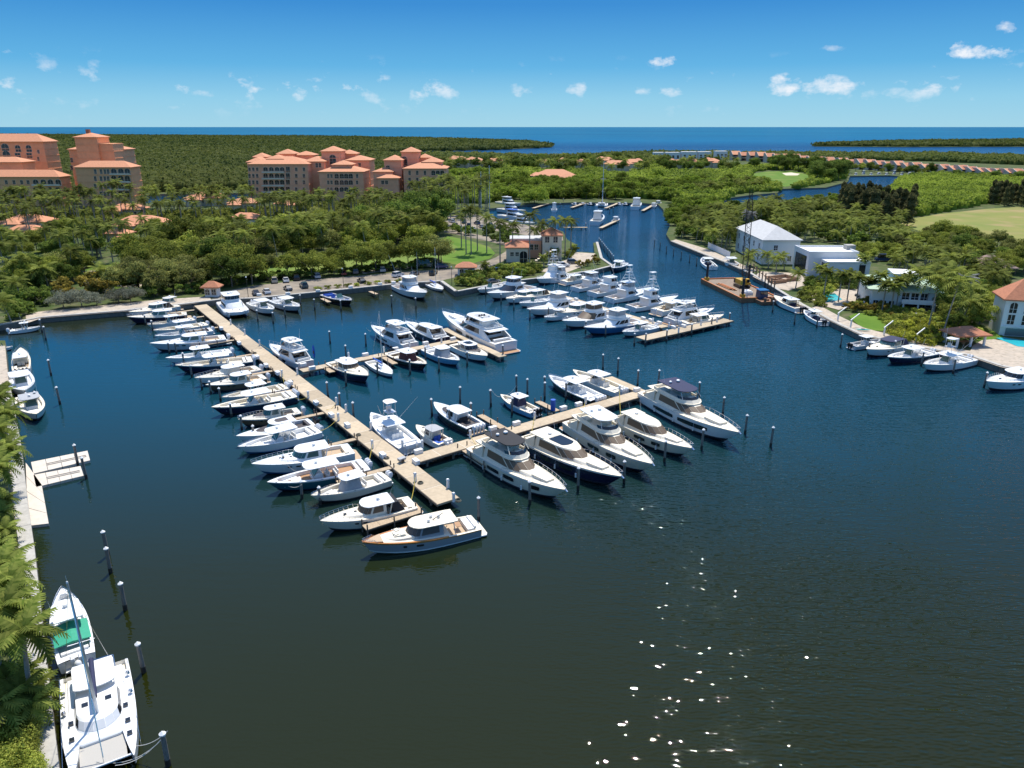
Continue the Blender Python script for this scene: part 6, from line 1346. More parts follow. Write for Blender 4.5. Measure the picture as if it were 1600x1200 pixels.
# ------------------------------------------------------------------ construction barge
RUST = M('rusty_steel', (.26, .13, .07), .8, var=.35, scale=1.2, bump=.3); YEL = M('machine_yellow', (.55, .33, .03), .45, var=.12); ORNG = M('safety_orange', (.50, .16, .04), .6, var=.2)
a, b_, c = G(1095, 437, 1.1), G(1146, 462, 1.1), G(1176, 437, 1.1)
ux = (b_ - a); Lb = ux.length; ux.normalize(); uy = Vector((-ux.y, ux.x, 0))
Lb, Wb = min(Lb * 1.25, 30.0), 12.0
t = thing('construction_barge', 'rust-edged construction barge with timber deck moored before the seawall', 'barge', (a.x, a.y, 0), math.atan2(ux.y, ux.x))
MB().box((Lb / 2, Wb / 2, .3), (Lb, Wb, 1.6)).build('hull', RUST, t); MB().box((Lb / 2, Wb / 2, 1.13), (Lb - .8, Wb - .8, .08)).build('deck', M('barge_timber', (.24, .18, .13), .9, var=.3, scale=1), t)
for (x, y, sx, sy) in ((Lb / 2, .2, Lb, .4), (Lb / 2, Wb - .2, Lb, .4), (.2, Wb / 2, .4, Wb - .8), (Lb - .2, Wb / 2, .4, Wb - .8)): MB().box((x, y, 1.3), (sx, sy, .45)).build('coaming', ORNG, t)
for (x, y, h) in ((1.6, 1.4, 7), (Lb - 2, 1.4, 7), (Lb * .4, Wb - 1, 8)): MB().cyl((x, y, -2), (x, y, h), .4, .4, 10).build('spud', M('spud_black', (.03, .025, .025), .6, var=.3), t); MB().box((x, y, 1.7), (1.3, 1.3, 1.0)).build('spud_well', YEL, t)
for i in range(5): MB().box((Lb * .42 + i * .5, 2.2 + i * .35, 1.3 + (i % 2) * .25), (9, .35, .3), rz=.04).build('timber_beam', ORNG if i % 2 else TEAK, t)
mb = MB(); mb.box((Lb * .8, 5, 1.6), (3, 2.2, 1.0)); mb.box((Lb * .8, 5, 2.2), (2.4, 1.6, .4)); mb.build('deck_compressor', PLASTW, t)
t0 = t
p = t.matrix_world if False else None
cp = a + ux * (Lb * .46) + uy * 8.0; cp.z = 1.17
t = thing('crawler_crane', 'yellow crawler crane with a tall black lattice boom on the barge', 'crane', cp, math.atan2(ux.y, ux.x))
for sg in (1, -1):
    mb = MB(); mb.loft([[(x, sg * 1.5 + w, z) for x, z in ((-2.2, .2), (-1.9, 0), (1.9, 0), (2.2, .2), (2.2, .7), (1.9, .9), (-1.9, .9), (-2.2, .7))] for w in (-.35, .35)]); mb.build('crawler_track', BLK, t)
MB().box((-.4, 0, 1.8), (4.6, 2.7, 1.5)).build('house', YEL, t); MB().box((1.4, 1.0, 2.1), (1.4, 1.0, 1.7)).build('cab', YEL, t); MB().box((2.12, 1.0, 2.3), (.06, .85, 1.0)).build('cab_window', GLASS, t); MB().box((-2.6, 0, 1.7), (1.0, 2.8, 1.4)).build('counterweight', BLK, t)
tip = G(1174, 296, 34) - cp; bw = Vector((1.2, 0, 1.6)); mb = MB()
tip_l = Euler((0, 0, -math.atan2(ux.y, ux.x))).to_matrix() @ tip
d = (tip_l - bw); dn = d.normalized(); s1 = dn.cross(Vector((0, 0, 1))).normalized(); s2 = dn.cross(s1)
n = 22; cor = lambda k: [bw + d * (k / n) + (s1 * i + s2 * j) * (.75 if 2 < k < n - 2 else .4) for i, j in ((1, 1), (1, -1), (-1, -1), (-1, 1))]
for k in range(n):
    c0, c1 = cor(k), cor(k + 1)
    for i in range(4): mb.tube([c0[i], c1[i]], .085, 4); mb.tube([c0[i], c1[(i + 1) % 4]], .05, 3)
mb.build('lattice_boom', M('boom_black', (.02, .02, .022), .6, var=.2), t)
MB().tube([tuple(Vector((-2.6, 0, 3.2))), tuple(tip_l)], .04, 4).build('pendant_line', BLK, t); MB().tube([tuple(tip_l), (tip_l.x, tip_l.y, 8)], .035, 4).build('hoist_line', BLK, t); mb = MB(); mb.box((tip_l.x, tip_l.y, 7.6), (.6, .4, 1.1)); mb.build('hook_block', YEL, t)
p = G(1190, 471, .2); t = thing('push_boat', 'small dark blue push boat tied to the barge', 'tug', (p.x, p.y, 0), math.atan2(ux.y, ux.x))
mb = MB(); mb.box((0, 0, .4), (8, 4.2, 1.4), top=1.05); mb.build('hull', RUST, t); MB().box((-.3, 0, 2.4), (2.8, 2.6, 2.6), top=.92).build('wheelhouse', M('tug_blue', (.03, .06, .13), .4, var=.1), t); MB().box((-.3, 0, 3.0), (2.85, 2.3, .8)).build('wheelhouse_window', GLASS, t); MB().box((-.3, 0, 3.78), (3.2, 3.0, .14)).build('roof', BLUE, t)
for sg in (1, -1): MB().box((4.0, sg * 1.1, 1.3), (.5, .6, 1.8)).build('push_knee', RUST, t)
mb = MB(); mb.box((2.4, 0, 1.35), (1.6, 1.4, .5)); mb.build('deck_winch', RUST, t)
# timber pile rows at the seawall works
for k in range(8):
    p = G(1176 + k * 4.6, 432 + k * 4.2, 0); t = thing('timber_pile', 'new timber pile beside the construction works', 'pile', (p.x, p.y, 0), 0, 'timber piles at the seawall works'); MB().cyl((0, 0, -1), (0, 0, 4.6), .22, .2, 8).build('shaft', WOODP, t); MB().box((0, .5, 3.6), (.3, 2.2, .3)).build('brace', TEAK, t)
for i, (px, py, sx, sy) in enumerate(((1222, 438, 8, 6), (1214, 442, 5, 3))):
    p = G(px, py, LZ); t = thing('formwork_box', ('brown formwork enclosure on the works terrace', 'low timber form beside the works terrace')[i], 'formwork', p, .4)
    for (x, y, a_, b2) in ((0, -sy / 2, sx, .3), (0, sy / 2, sx, .3), (-sx / 2, 0, .3, sy), (sx / 2, 0, .3, sy)): MB().box((x, y, .6), (a_, b2, 1.2)).build('form_panel', M('formwork', (.34, .20, .12), .9, var=.25), t)
# white fence of the terrace opposite the headland, davits, loungers
p0, p1 = G(1106, 388, LZ), G(1140, 404, LZ); d = p1 - p0; t = thing('terrace_fence', 'white slatted privacy fence above the waterside walk', 'fence', p0, math.atan2(d.y, d.x))
nf = 14
for k in range(nf): MB().box((d.length * (k + .5) / nf, 0, 1.3), (d.length / nf - .12, .08, 2.4)).build('fence_panel', WHW, t)
for k in range(nf + 1): MB().box((d.length * k / nf, 0, 1.35), (.14, .14, 2.7)).build('post', WHW, t)
for (px, py) in ((1309, 500), (1329, 511), (1381, 523), (1430, 535)):
    p = G(px, py, LZ + .3); t = thing('boat_davit', 'white boat davit crane on the seawall before the houses', 'davit', p, .5, 'boat davits'); MB().cyl((0, 0, 0), (0, 0, 2.0), .22, .18, 8).build('column', PLASTW, t); MB().box((1.2, 0, 2.5), (3.4, .18, .22), ry=-.42).build('arm', PLASTW, t)
for k in range(5):
    p = G(1337 + k * 4, 462 + k * 1.6, LZ + .1); t = thing('sun_lounger', 'dark sun lounger on the pool terrace', 'lounger', p, 1.2, 'sun loungers by the turquoise pool'); MB().box((0, 0, .35), (1.3, .65, .1)).build('seat', CANVASG, t); MB().box((-.85, 0, .6), (.7, .65, .1), ry=.7).build('backrest', CANVASG, t)
    for x in (-.5, .5): MB().box((x, 0, .17), (.08, .6, .3)).build('leg', BLK, t)
p = G(1348, 516, LZ + .35); t = thing('kayak', 'turquoise kayak lying on the waterside walk', 'kayak', p, -.3)
mb = MB(); mb.loft([[(x, .36 * w * math.cos(a2), .18 + .2 * w * math.sin(a2)) for a2 in [k * math.pi / 4 for k in range(8)]] for x, w in ((-1.8, .15), (-1, .85), (0, 1), (1, .85), (1.8, .15))]); mb.build('shell', M('kayak_turquoise', (.02, .35, .33), .4, var=.05), t, 50); MB().box((0, 0, .38), (.8, .4, .06)).build('cockpit_rim', BLK, t)
# lamp posts of the parking lot, light masts and bare sail masts behind
for (px, py, h, lb) in ((537, 449, 6, 'thin lamp post on the parking lot seawall by the black inflatable'), (706, 446, 6, 'thin lamp post near the gatehouse hedge'), (388, 464, 6, 'thin lamp post near the kiosk')):
    p = G(px, py, LZ); t = thing('lamp_post', lb, 'lamp post', p); MB().cyl((0, 0, 0), (0, 0, h), .09, .06, 7).build('pole', BLK, t); MB().box((0, 0, h + .1), (.4, .4, .3), top=.6).build('lantern', PLASTW, t)
for (px, py, ytop, lb) in ((765, 326, 258, 'tall white yacht mast in the boat yard beside the palms'), (752, 330, 268, 'thin leaning mast in the boat yard'), (941, 320, 252, 'tall pale mast rising beside the far catamaran above the mangroves')):
    p = G(px, py, LZ); h = Zat(ytop, p.y) - LZ; t = thing('sail_mast', lb, 'mast', p, 0, None); MB().cyl((0, 0, 0), (0, 0, h), .22, .14, 6).build('spar', PLASTW, t); MB().cyl((-1.6, 0, h * .6), (1.6, 0, h * .6), .08, .08, 5).build('spreader', PLASTW, t)
# ------------------------------------------------------------------ plants
FG = {'grove': foliage('leaf_grove', (0.0460, 0.0796, 0.0133), (0.3654, 0.3890, 0.0658)), 'dark': foliage('leaf_dark', (0.0251, 0.0530, 0.0116), (0.2149, 0.2875, 0.0478)), 'lime': foliage('leaf_lime', (0.1045, 0.1768, 0.0166), (0.4500, 0.4500, 0.0897)), 'olive': foliage('leaf_olive', (0.0537, 0.0829, 0.0199), (0.3560, 0.3487, 0.0997)),
      'silver': foliage('leaf_silver', (0.1080, 0.1250, 0.0850), (0.2592, 0.2600, 0.1900)), 'rust': foliage('leaf_rust', (0.1045, 0.0972, 0.0199), (0.4500, 0.3381, 0.0598)), 'yellow': foliage('leaf_yellow', (0.2088, 0.2298, 0.0248), (0.4500, 0.4500, 0.0598)), 'mangrove': foliage('leaf_mangrove', (0.0460, 0.0884, 0.0116), (0.3438, 0.4227, 0.0538), scale=.02), 'mangrove_far': foliage('leaf_mangrove_far', (.042, .072, .016), (0.1425, 0.1590, 0.0360), scale=.005), 'casuarina': foliage('leaf_casuarina', (0.0382, 0.0467, 0.0187), (0.2223, 0.2067, 0.0780)),
      'palm': foliage('palm_frond', (0.0367, 0.0680, 0.0085), (0.2834, 0.3090, 0.0614), scale=.6), 'palm_dark': foliage('palm_frond_dark', (0.0275, 0.0527, 0.0085), (0.2266, 0.2521, 0.0521), scale=.6), 'palm_blue': foliage('palm_frond_blue', (0.2646, 0.3040, 0.2850), (0.4200, 0.4000, 0.4000))}
FG['palm_near'] = foliage('palm_frond_near', (.085, .14, .018), (.30, .33, .07), scale=.8)
def quads(C, Nn, S, asp=.7, r=None):
    """Leaf quads at C with normals Nn and sizes S -> verts, faces."""
    r = r or NR; n = len(C)
    Nn = Nn / (np.linalg.norm(Nn, axis=1, keepdims=True) + 1e-9)
    a = np.cross(Nn, r.normal(size=(n, 3))); a /= np.linalg.norm(a, axis=1, keepdims=True) + 1e-9
    b = np.cross(Nn, a); S = S[:, None]
    V = np.stack([C - a * S, C - b * S * asp, C + a * S, C + b * S * asp], 1).reshape(-1, 3)
    return V, np.arange(4 * n).reshape(n, 4)
def crown_mesh(name, mat, w, h, z0, nleaf, leaf, clumps=16, seed=0, flat=.75):
    r = np.random.default_rng(seed)
    th = r.uniform(0, 2 * np.pi, clumps); rad = w * .5 * np.sqrt(r.uniform(.02, 1, clumps)) * .84
    zc = z0 + h * (.16 + .66 * r.uniform(0, 1, clumps)) * (1 - .35 * (rad / (w * .5)) ** 2)
    cc = np.stack([rad * np.cos(th), rad * np.sin(th), zc], 1); cr = w * r.uniform(.09, .24, clumps)
    k = r.integers(0, clumps, nleaf); d = r.normal(size=(nleaf, 3)); d /= np.linalg.norm(d, axis=1, keepdims=True); d[:, 2] = np.where(d[:, 2] < -.35, -d[:, 2], d[:, 2])
    rr = cr[k] * r.uniform(.25, 1.3, nleaf) ** .7
    C = cc[k] + d * rr[:, None] * np.array([1, 1, flat]); V, Fc = quads(C, d + r.normal(size=d.shape) * .55, leaf * r.uniform(.6, 1.3, nleaf), r=r)
    return np_mesh(name, V, Fc, mat)
def trunk_mesh(h, r0, limbs, spread, seed):
    r = random.Random(seed); mb = MB(); fk = h * .45
    mb.cyl((0, 0, -.3), (r.uniform(-.2, .2), r.uniform(-.2, .2), fk), r0, r0 * .7, 7)
    for k in range(limbs):
        a = 2 * math.pi * k / limbs + r.uniform(-.4, .4); m = (math.cos(a) * spread * .45, math.sin(a) * spread * .45, fk + h * .25); mb.cyl((0, 0, fk - .3), m, r0 * .55, r0 * .35, 6); mb.cyl(m, (m[0] * 1.9, m[1] * 1.9, h * .92), r0 * .35, r0 * .1, 5)
    return mb.mesh('trunk', TRUNK, 50)
TREE = {}
def tree_kind(key, mat, h, w, nleaf, leaf, clumps, variants=3, z0=.28, r0=.3, flat=.75):
    TREE[key] = [(trunk_mesh(h * .8, r0, 4, w * .5, hash(key) % 97 + i), crown_mesh('crown', FG[mat], w, h * (1 - z0), h * z0, nleaf, leaf, clumps, seed=i * 13 + len(key) * 7 + ord(key[0]), flat=flat)) for i in range(variants)]
tree_kind('broadleaf', 'grove', 13, 13, 7500, .30, 30, 4); tree_kind('dark', 'dark', 12, 11, 6500, .29, 26, 3); tree_kind('lime', 'lime', 9, 8, 4200, .25, 20, 3); tree_kind('olive', 'olive', 10, 9, 4500, .25, 24, 3)
tree_kind('silver', 'silver', 4.6, 8, 5000, .15, 24, 2, z0=.2, r0=.16); tree_kind('rust', 'rust', 6, 6, 1300, .36, 12, 2, z0=.12); tree_kind('shrub', 'lime', 2.4, 4.2, 700, .26, 9, 3, z0=.02, r0=.08); tree_kind('yellowshrub', 'yellow', 2.6, 4.2, 700, .26, 9, 2, z0=.02, r0=.08); tree_kind('darkshrub', 'dark', 3.2, 5, 800, .3, 10, 2, z0=.02, r0=.1)
tree_kind('mangrove', 'mangrove', 7, 9, 4200, .30, 20, 3, z0=.02, r0=.2); tree_kind('bigmangrove', 'mangrove', 10, 18, 8000, .40, 34, 2, z0=.02, r0=.3)
def casuarina(seed):
    r = np.random.default_rng(seed); n = 1900; u = r.uniform(0, 1, n) ** .8; z = 1.5 + u * 13; rad = (3.4 * (1 - u) ** .45 * (.75 + .25 * np.sin(u * 23)) + .3) * np.sqrt(r.uniform(.05, 1, n)); a = r.uniform(0, 2 * np.pi, n)
    C = np.stack([rad * np.cos(a), rad * np.sin(a), z], 1); d = np.stack([np.cos(a), np.sin(a), np.full(n, .5)], 1); V, Fc = quads(C, d + r.normal(size=(n, 3)) * .6, .5 * r.uniform(.6, 1.3, n), .4, r)
    return MB().cyl((0, 0, -.3), (0, 0, 13), .3, .05, 6).mesh('trunk', TRUNK), np_mesh('crown', V, Fc, FG['casuarina'])
TREE['casuarina'] = [casuarina(3), casuarina(4), casuarina(5)]
PLACED = []
def tree(key, p, s, label, cat, group, name, sz=None):
    tr, cr = TREE[key][rng.randrange(len(TREE[key]))]
    t = thing(name, label, cat, p, rng.uniform(0, 6.28), group); t.scale = (s, s, (sz or s) * rng.uniform(.9, 1.1)); link('trunk', tr, t); link('crown', cr, t); PLACED.append((p.x, p.y, s))
    return t
def frond(length, droop, seed, pairs=14, width=.55, wide=.16):
    """One palm frond along +x, arching down."""
    r = random.Random(seed); mb = MB(); P = []
    for k in range(pairs + 1):
        u = k / pairs; P.append(Vector((length * (u - .12 * droop * u * u), 0, length * (.42 * u - (.42 + .55 * droop) * u * u))))
    mb.tube(P, .035, 3)
    for k in range(1, pairs + 1):
        u = k / pairs; w = length * width * .42 * (math.sin(math.pi * min(1, u * .92 + .08)) ** .6 + .08); d = (P[k] - P[k - 1]).normalized()
        for sg in (1, -1):
            b = P[k]; tip = b + d * (w * .55) + Vector((0, sg * w, -w * (.35 + .25 * r.random()))); e = d * wide
            mb.add([b - e, b + e, tip + e * .25, tip - e * .25], [(0, 1, 2, 3)])
    return mb
def palm_crown(nf, length, mat, seed, pairs=10, wide=.17, droop=(.2, 1.3)):
    r = random.Random(seed); V, Fc = [], []
    for k in range(nf):
        lift = k / nf; fr = frond(length * r.uniform(.85, 1.1), droop[0] + (droop[1] - droop[0]) * (1 - lift), seed * 50 + k, pairs, wide=wide)
        Mx = Matrix.Rotation(k * 2.4 + r.uniform(-.25, .25), 4, 'Z') @ Matrix.Rotation(-(lift * 1.05 - .25), 4, 'Y'); b = len(V)
        V += [tuple(Mx @ Vector(v)) for v in fr.v]; Fc += [tuple(b + i for i in f) for f in fr.f]
    mb = MB(); mb.v = V; mb.f = Fc; mb.m = [0] * len(Fc); return mb.mesh('crown', mat)
PALMC = {'royal': [palm_crown(15, 3.6, FG['palm_dark'], i, 9, .2) for i in range(3)], 'coconut': [palm_crown(17, 4.2, FG['palm'], 10 + i, 10, .2) for i in range(3)], 'sabal': [palm_crown(22, 2.3, FG['palm'], 20 + i, 7, .24, (.1, 1.0)) for i in range(2)], 'blue': [palm_crown(20, 2.8, FG['palm_blue'], 30, 7, .26)]}
def palm_trunk(r0, r1, bend, seg=6):
    mb = MB(); P = [Vector((bend * (k / seg) ** 1.6, 0, k / seg)) for k in range(seg + 1)]; n = 7
    mb.loft([[(p.x + (r0 + (r1 - r0) * i / seg) * math.cos(2 * math.pi * j / n), (r0 + (r1 - r0) * i / seg) * math.sin(2 * math.pi * j / n), p.z) for j in range(n)] for i, p in enumerate(P)])
    return mb.mesh('trunk', PALMT, 60)
PT = {'royal': palm_trunk(.27, .17, 0), 'coconut': palm_trunk(.2, .13, 1.3), 'sabal': palm_trunk(.2, .18, .2), 'blue': palm_trunk(.25, .2, 0)}
CSH = M('crownshaft', (.09, .16, .04), .5, var=.15)
csh = MB().cyl((0, 0, -1.5), (0, 0, .1), .2, .1, 7).mesh('crownshaft', CSH, 50)
def palm(kind, p, h, label, group, s=1.0, name=None):
    t = thing(name or {'royal': 'royal_palm', 'coconut': 'coconut_palm', 'sabal': 'sabal_palm', 'blue': 'silver_palm'}[kind], label, 'palm tree', p, rng.uniform(0, 6.28), group)
    link('trunk', PT[kind], t, scale=(1, 1, h)); cr = PALMC[kind][rng.randrange(len(PALMC[kind]))]; bx = {'coconut': 1.3, 'sabal': .2}.get(kind, 0); link('crown', cr, t, (bx, 0, h - .05), scale=(s, s, s))
    if kind == 'royal': link('crownshaft', csh, t, (0, 0, h))
    PLACED.append((p.x, p.y, .5)); return t
def palm_at(kind, cx, cy, h, label, group, s=1.0):
    """Palm whose crown centre shows at pixel (cx, cy), h metres tall."""
    q = G(cx, cy, LZ + h); return palm(kind, Vector((q.x, q.y, LZ)), h, label, group, s)
def scatter(poly, n, gap, fn, tries=40, avoid=0.0):
    """n spots on the land inside the pixel polygon, at least gap metres apart."""
    xs, ys = [p[0] for p in poly], [p[1] for p in poly]; pts = []; k = 0
    lo, hi = G(0, max(ys), LZ).y, G(0, min(ys), LZ).y
    while len(pts) < n and k < n * tries:
        k += 1; Y = rng.uniform(lo, hi); d = Y * _c + CAMH * _s
        X = (rng.uniform(min(xs), max(xs)) - 800) / F * d
        if not inside(proj(X, Y, LZ), poly): continue
        if any((X - a) ** 2 + (Y - b) ** 2 < gap * gap for a, b in pts): continue
        pts.append((X, Y)); fn(Vector((X, Y, LZ)), len(pts) - 1)
    return pts
# --- the grove behind the parking lot and lawns
def T(key, lo, hi, label, cat, group, name): return lambda p, i: tree(key, p, rng.uniform(lo, hi), label, cat, group, name)
MIX = (('broadleaf', 1.0, 'spreading mid-green tree', 'broadleaf_tree'), ('olive', 1.25, 'grey-olive loose-crowned tree', 'olive_tree'), ('broadleaf', .8, 'small round mid-green tree', 'broadleaf_tree'), ('lime', 1.3, 'yellow-green leafy tree', 'lime_tree'), ('dark', 1.0, 'dark dense-crowned tree', 'dark_tree'))
def TX(lo, hi, where, group, wts=(4, 3, 2, 2, 2)):
    def fn(p, i):
        k, m, lb, nm = MIX[rng.choices(range(5), wts)[0]]; tree(k, p, m * rng.uniform(lo, hi), lb + ' ' + where, 'tree', group, nm)
    return fn
scatter([(290, 398), (330, 385), (420, 372), (520, 366), (600, 360), (680, 366), (690, 384), (600, 396), (500, 404), (420, 416), (340, 428), (296, 428)], 66, 7.4, TX(.75, 1.2, 'in the grove behind the parking lot', 'grove trees behind the parking lot'))
scatter([(330, 440), (420, 428), (520, 420), (600, 414), (690, 408), (690, 417), (600, 424), (520, 432), (440, 438), (360, 450)], 30, 6.2, TX(.65, 1.0, 'shading the parked cars at the lot edge', 'trees along the parking lot', (5, 3, 3, 1, 1)))
scatter([(560, 372), (620, 352), (690, 352), (684, 366), (610, 384)], 10, 11, T('dark', 1.3, 1.6, 'dense dark round-crowned tree above the grove', 'tree', 'dark trees above the grove', 'dark_tree'))
scatter([(0, 392), (60, 380), (150, 372), (250, 366), (300, 372), (300, 396), (220, 392), (150, 404), (60, 412), (0, 420)], 26, 8.0, TX(.55, .85, 'between the villas and the lawn', 'trees below the villas', (2, 1, 3, 3, 4)))
scatter([(180, 445), (240, 436), (300, 428), (330, 444), (320, 458), (260, 462), (190, 462)], 16, 6.5, T('olive', .8, 1.1, 'olive-green tree behind the promenade', 'tree', 'trees behind the promenade', 'olive_tree'))
scatter([(95, 462), (140, 452), (175, 450), (180, 466), (120, 476)], 7, 5, T('rust', .9, 1.2, 'rust-tinged bushy tree behind the silver shrubs', 'tree', 'rust-tinged trees', 'rust_tree'))
for x, y, s in ((100, 483, 1.05), (128, 480, 1.1), (152, 478, .8), (186, 474, 1.0), (205, 473, .9)): tree('silver', G(x, y, LZ), s, 'silver buttonwood shrub in the promenade planter', 'shrub', 'silver shrubs on the promenade', 'silver_shrub')
scatter([(0, 500), (0, 440), (60, 450), (90, 470), (60, 486), (40, 500)], 22, 3.6, T('darkshrub', .9, 1.5, 'dark shrub filling the corner below the coconut palms', 'shrub', 'corner shrubs', 'dark_shrub'))
for x, y, h in ((45, 402, 9), (104, 392, 10), (28, 442, 7), (10, 470, 6), (70, 420, 7), (14, 410, 8), (150, 424, 6)): palm_at('coconut', x, y, h, 'coconut palm with wide yellowish crown at the promenade corner', 'coconut palms at the promenade corner', 1.15)
scatter([(0, 440), (60, 424), (120, 412), (135, 424), (140, 440), (100, 452), (40, 460)], 20, 5.5, TX(.5, .85, 'on the slope beside the promenade lawn', 'trees on the slope by the lawn', (2, 1, 2, 3, 3)))
scatter([(200, 418), (260, 406), (340, 404), (340, 430), (280, 436), (220, 440)], 15, 7, T('broadleaf', .7, .95, 'spreading tree standing on the lawn behind the promenade', 'tree', 'trees on the promenade lawn', 'broadleaf_tree'))
scatter([(150, 440), (200, 438), (300, 430), (330, 448), (330, 460), (250, 464), (150, 470)], 24, 4.5, T('darkshrub', .8, 1.3, 'green understorey shrub behind the promenade', 'shrub', 'understorey behind the promenade', 'dark_shrub'))
scatter([(340, 450), (420, 440), (520, 431), (600, 424), (690, 416), (690, 412), (600, 420), (520, 427), (420, 436), (340, 446)], 60, 3.0, T('darkshrub', .7, 1.1, 'dark hedge shrub beneath the parking lot trees', 'shrub', 'hedges beneath the parking lot trees', 'dark_shrub'))
# --- royal palms round the condominiums
scatter([(0, 356), (90, 346), (210, 336), (300, 334), (400, 332), (400, 345), (300, 352), (200, 362), (90, 372), (0, 378)], 62, 5.0, lambda p, i: palm('royal', p, rng.uniform(9, 15), 'royal palm between the villas and the condominiums', 'royal palms by the villas', 1.05))
scatter([(205, 330), (300, 325), (400, 322), (400, 312), (300, 318), (206, 322)], 26, 4.5, lambda p, i: palm('coconut', p, rng.uniform(8, 12), 'slender palm at the pond edge', 'palms by the pond', 1.0))
scatter([(400, 345), (480, 336), (560, 330), (640, 336), (640, 350), (560, 352), (480, 356), (410, 358)], 60, 4.6, lambda p, i: palm('royal', p, rng.uniform(10, 15), 'royal palm in the grove before the pink condominium', 'royal palms before the pink condominium', 1.1))
scatter([(640, 330), (700, 324), (762, 318), (764, 330), (740, 342), (690, 346), (650, 344)], 44, 4.2, lambda p, i: palm('royal', p, rng.uniform(14, 20), 'tall royal palm with pale trunk beside the boat yard', 'tall royal palms by the boat yard', 1.2))
scatter([(-10, 336), (90, 330), (100, 342), (0, 352)], 14, 5, lambda p, i: palm('royal', p, rng.uniform(10, 15), 'royal palm at the foot of the peach condominium', 'royal palms by the peach condominium', 1.0))
scatter([(300, 400), (420, 385), (540, 372), (660, 366), (690, 380), (600, 400), (480, 410), (340, 424)], 34, 8, lambda p, i: palm('coconut', p, rng.uniform(10, 15), 'slim palm rising through the grove behind the parking lot', 'palms in the grove', 1.1))
scatter([(0, 400), (100, 388), (220, 380), (300, 384), (300, 400), (180, 412), (0, 430)], 26, 7, lambda p, i: palm('royal', p, rng.uniform(8, 13), 'palm standing between the villas and the lawn trees', 'palms below the villas', 1.1))
scatter([(-10, 348), (100, 340), (210, 334), (210, 344), (100, 352), (0, 360)], 34, 4, lambda p, i: palm('royal', p, rng.uniform(13, 19), 'tall royal palm before the peach condominiums', 'tall palms before the peach condominiums', 1.15))
# --- the headland: office palms, hedges
for cx, cy, h in ((781, 348, 15), (801, 352, 13), (828, 336, 18), (847, 350, 13), (868, 346, 14), (884, 344, 14), (893, 346, 12), (727, 330, 17), (735, 326, 18), (745, 330, 16), (760, 340, 14), (720, 338, 13), (835, 360, 9)): palm_at('royal', cx, cy, h, 'tall royal palm beside the marina office', 'royal palms at the marina office', 1.15)
for cx, cy in ((858, 397), (850, 402), (757, 414), (868, 392)): palm_at('sabal', cx, cy, 3.5, 'short bushy palm beside the office wall', 'short palms at the office', 1.0)
hd = [(716, 438), (740, 432), (775, 424), (800, 420), (830, 417), (850, 421), (830, 429), (790, 436), (750, 444), (720, 449)]
scatter(hd, 34, 3.4, T('shrub', .8, 1.2, 'clipped lime-green hedge shrub on the headland', 'shrub', 'hedge shrubs on the headland', 'hedge_shrub')); scatter(hd, 14, 4.5, T('darkshrub', .7, 1.1, 'dark green shrub among the headland hedges', 'shrub', 'dark shrubs on the headland', 'dark_shrub'))
scatter([(893, 418), (915, 410), (930, 405), (936, 414), (915, 420)], 9, 3.2, T('rust', .35, .5, 'low rust-coloured shrub by the boat ramp', 'shrub', 'ramp shrubs', 'rust_shrub'))
scatter([(885, 402), (897, 385), (900, 392), (893, 404)], 6, 3.2, T('shrub', .7, 1.0, 'round green bush beside the boat ramp', 'shrub', 'ramp bushes', 'ramp_bush'))
scatter([(770, 390), (800, 372), (850, 366), (880, 372), (878, 366), (800, 360), (700, 356), (700, 362), (770, 378)], 16, 4.5, T('darkshrub', .9, 1.4, 'dark hedge shrub along the boat yard road', 'shrub', 'boat yard hedges', 'dark_shrub'))
for k in range(9): tree('shrub', G(497 + k * 15.5, 452.5 - k * 1.55, LZ), .62, 'small clipped hedge block on the parking lot seawall', 'shrub', 'hedge blocks on the seawall', 'hedge_shrub', .45)
for k in range(8): tree('darkshrub', G(560 + k * 17, 427 - k * 1.4, LZ), .7, 'clipped dark hedge between parking bays and path', 'shrub', 'parking bay hedges', 'hedge_shrub', .45)
# --- mangrove bank of the inner marina and the channel
scatter([(770, 316), (830, 311), (900, 312), (960, 312), (1000, 309), (1040, 316), (1060, 320), (1060, 300), (980, 292), (900, 292), (830, 292), (780, 300)], 85, 8.5, T('mangrove', 1.0, 1.6, 'bushy mangrove on the bank behind the inner marina', 'tree', 'mangroves behind the inner marina', 'mangrove_tree'))
for x, y, s in ((835, 318, 1.05), (862, 308, 1.0), (785, 306, 1.0), (810, 300, 1.1)): tree('bigmangrove', G(x, y, LZ), s, 'broad rounded fig tree at the inner marina bank', 'tree', 'rounded fig trees at the inner marina', 'fig_tree')
scatter([(1038, 330), (1050, 320), (1100, 318), (1130, 322), (1130, 340), (1090, 360), (1050, 362), (1048, 350)], 34, 6.5, T('mangrove', .8, 1.2, 'mangrove on the east bank of the channel', 'tree', 'mangroves on the east bank', 'mangrove_tree'))
scatter([(1056, 372), (1080, 356), (1150, 340), (1200, 332), (1228, 340), (1210, 350), (1150, 362), (1140, 395), (1100, 388)], 70, 4.4, lambda p, i: palm('coconut', p, rng.uniform(5, 10), 'coconut palm in the thick palm stand across the channel', 'coconut palms across the channel', rng.uniform(.9, 1.2)))
scatter([(1200, 372), (1250, 378), (1330, 385), (1400, 394), (1420, 372), (1400, 350), (1330, 336), (1240, 330), (1200, 340)], 95, 4.8, lambda p, i: palm('coconut', p, rng.uniform(4, 9), 'palm in the dense garden behind the white houses', 'palms behind the white houses', rng.uniform(.9, 1.25)))
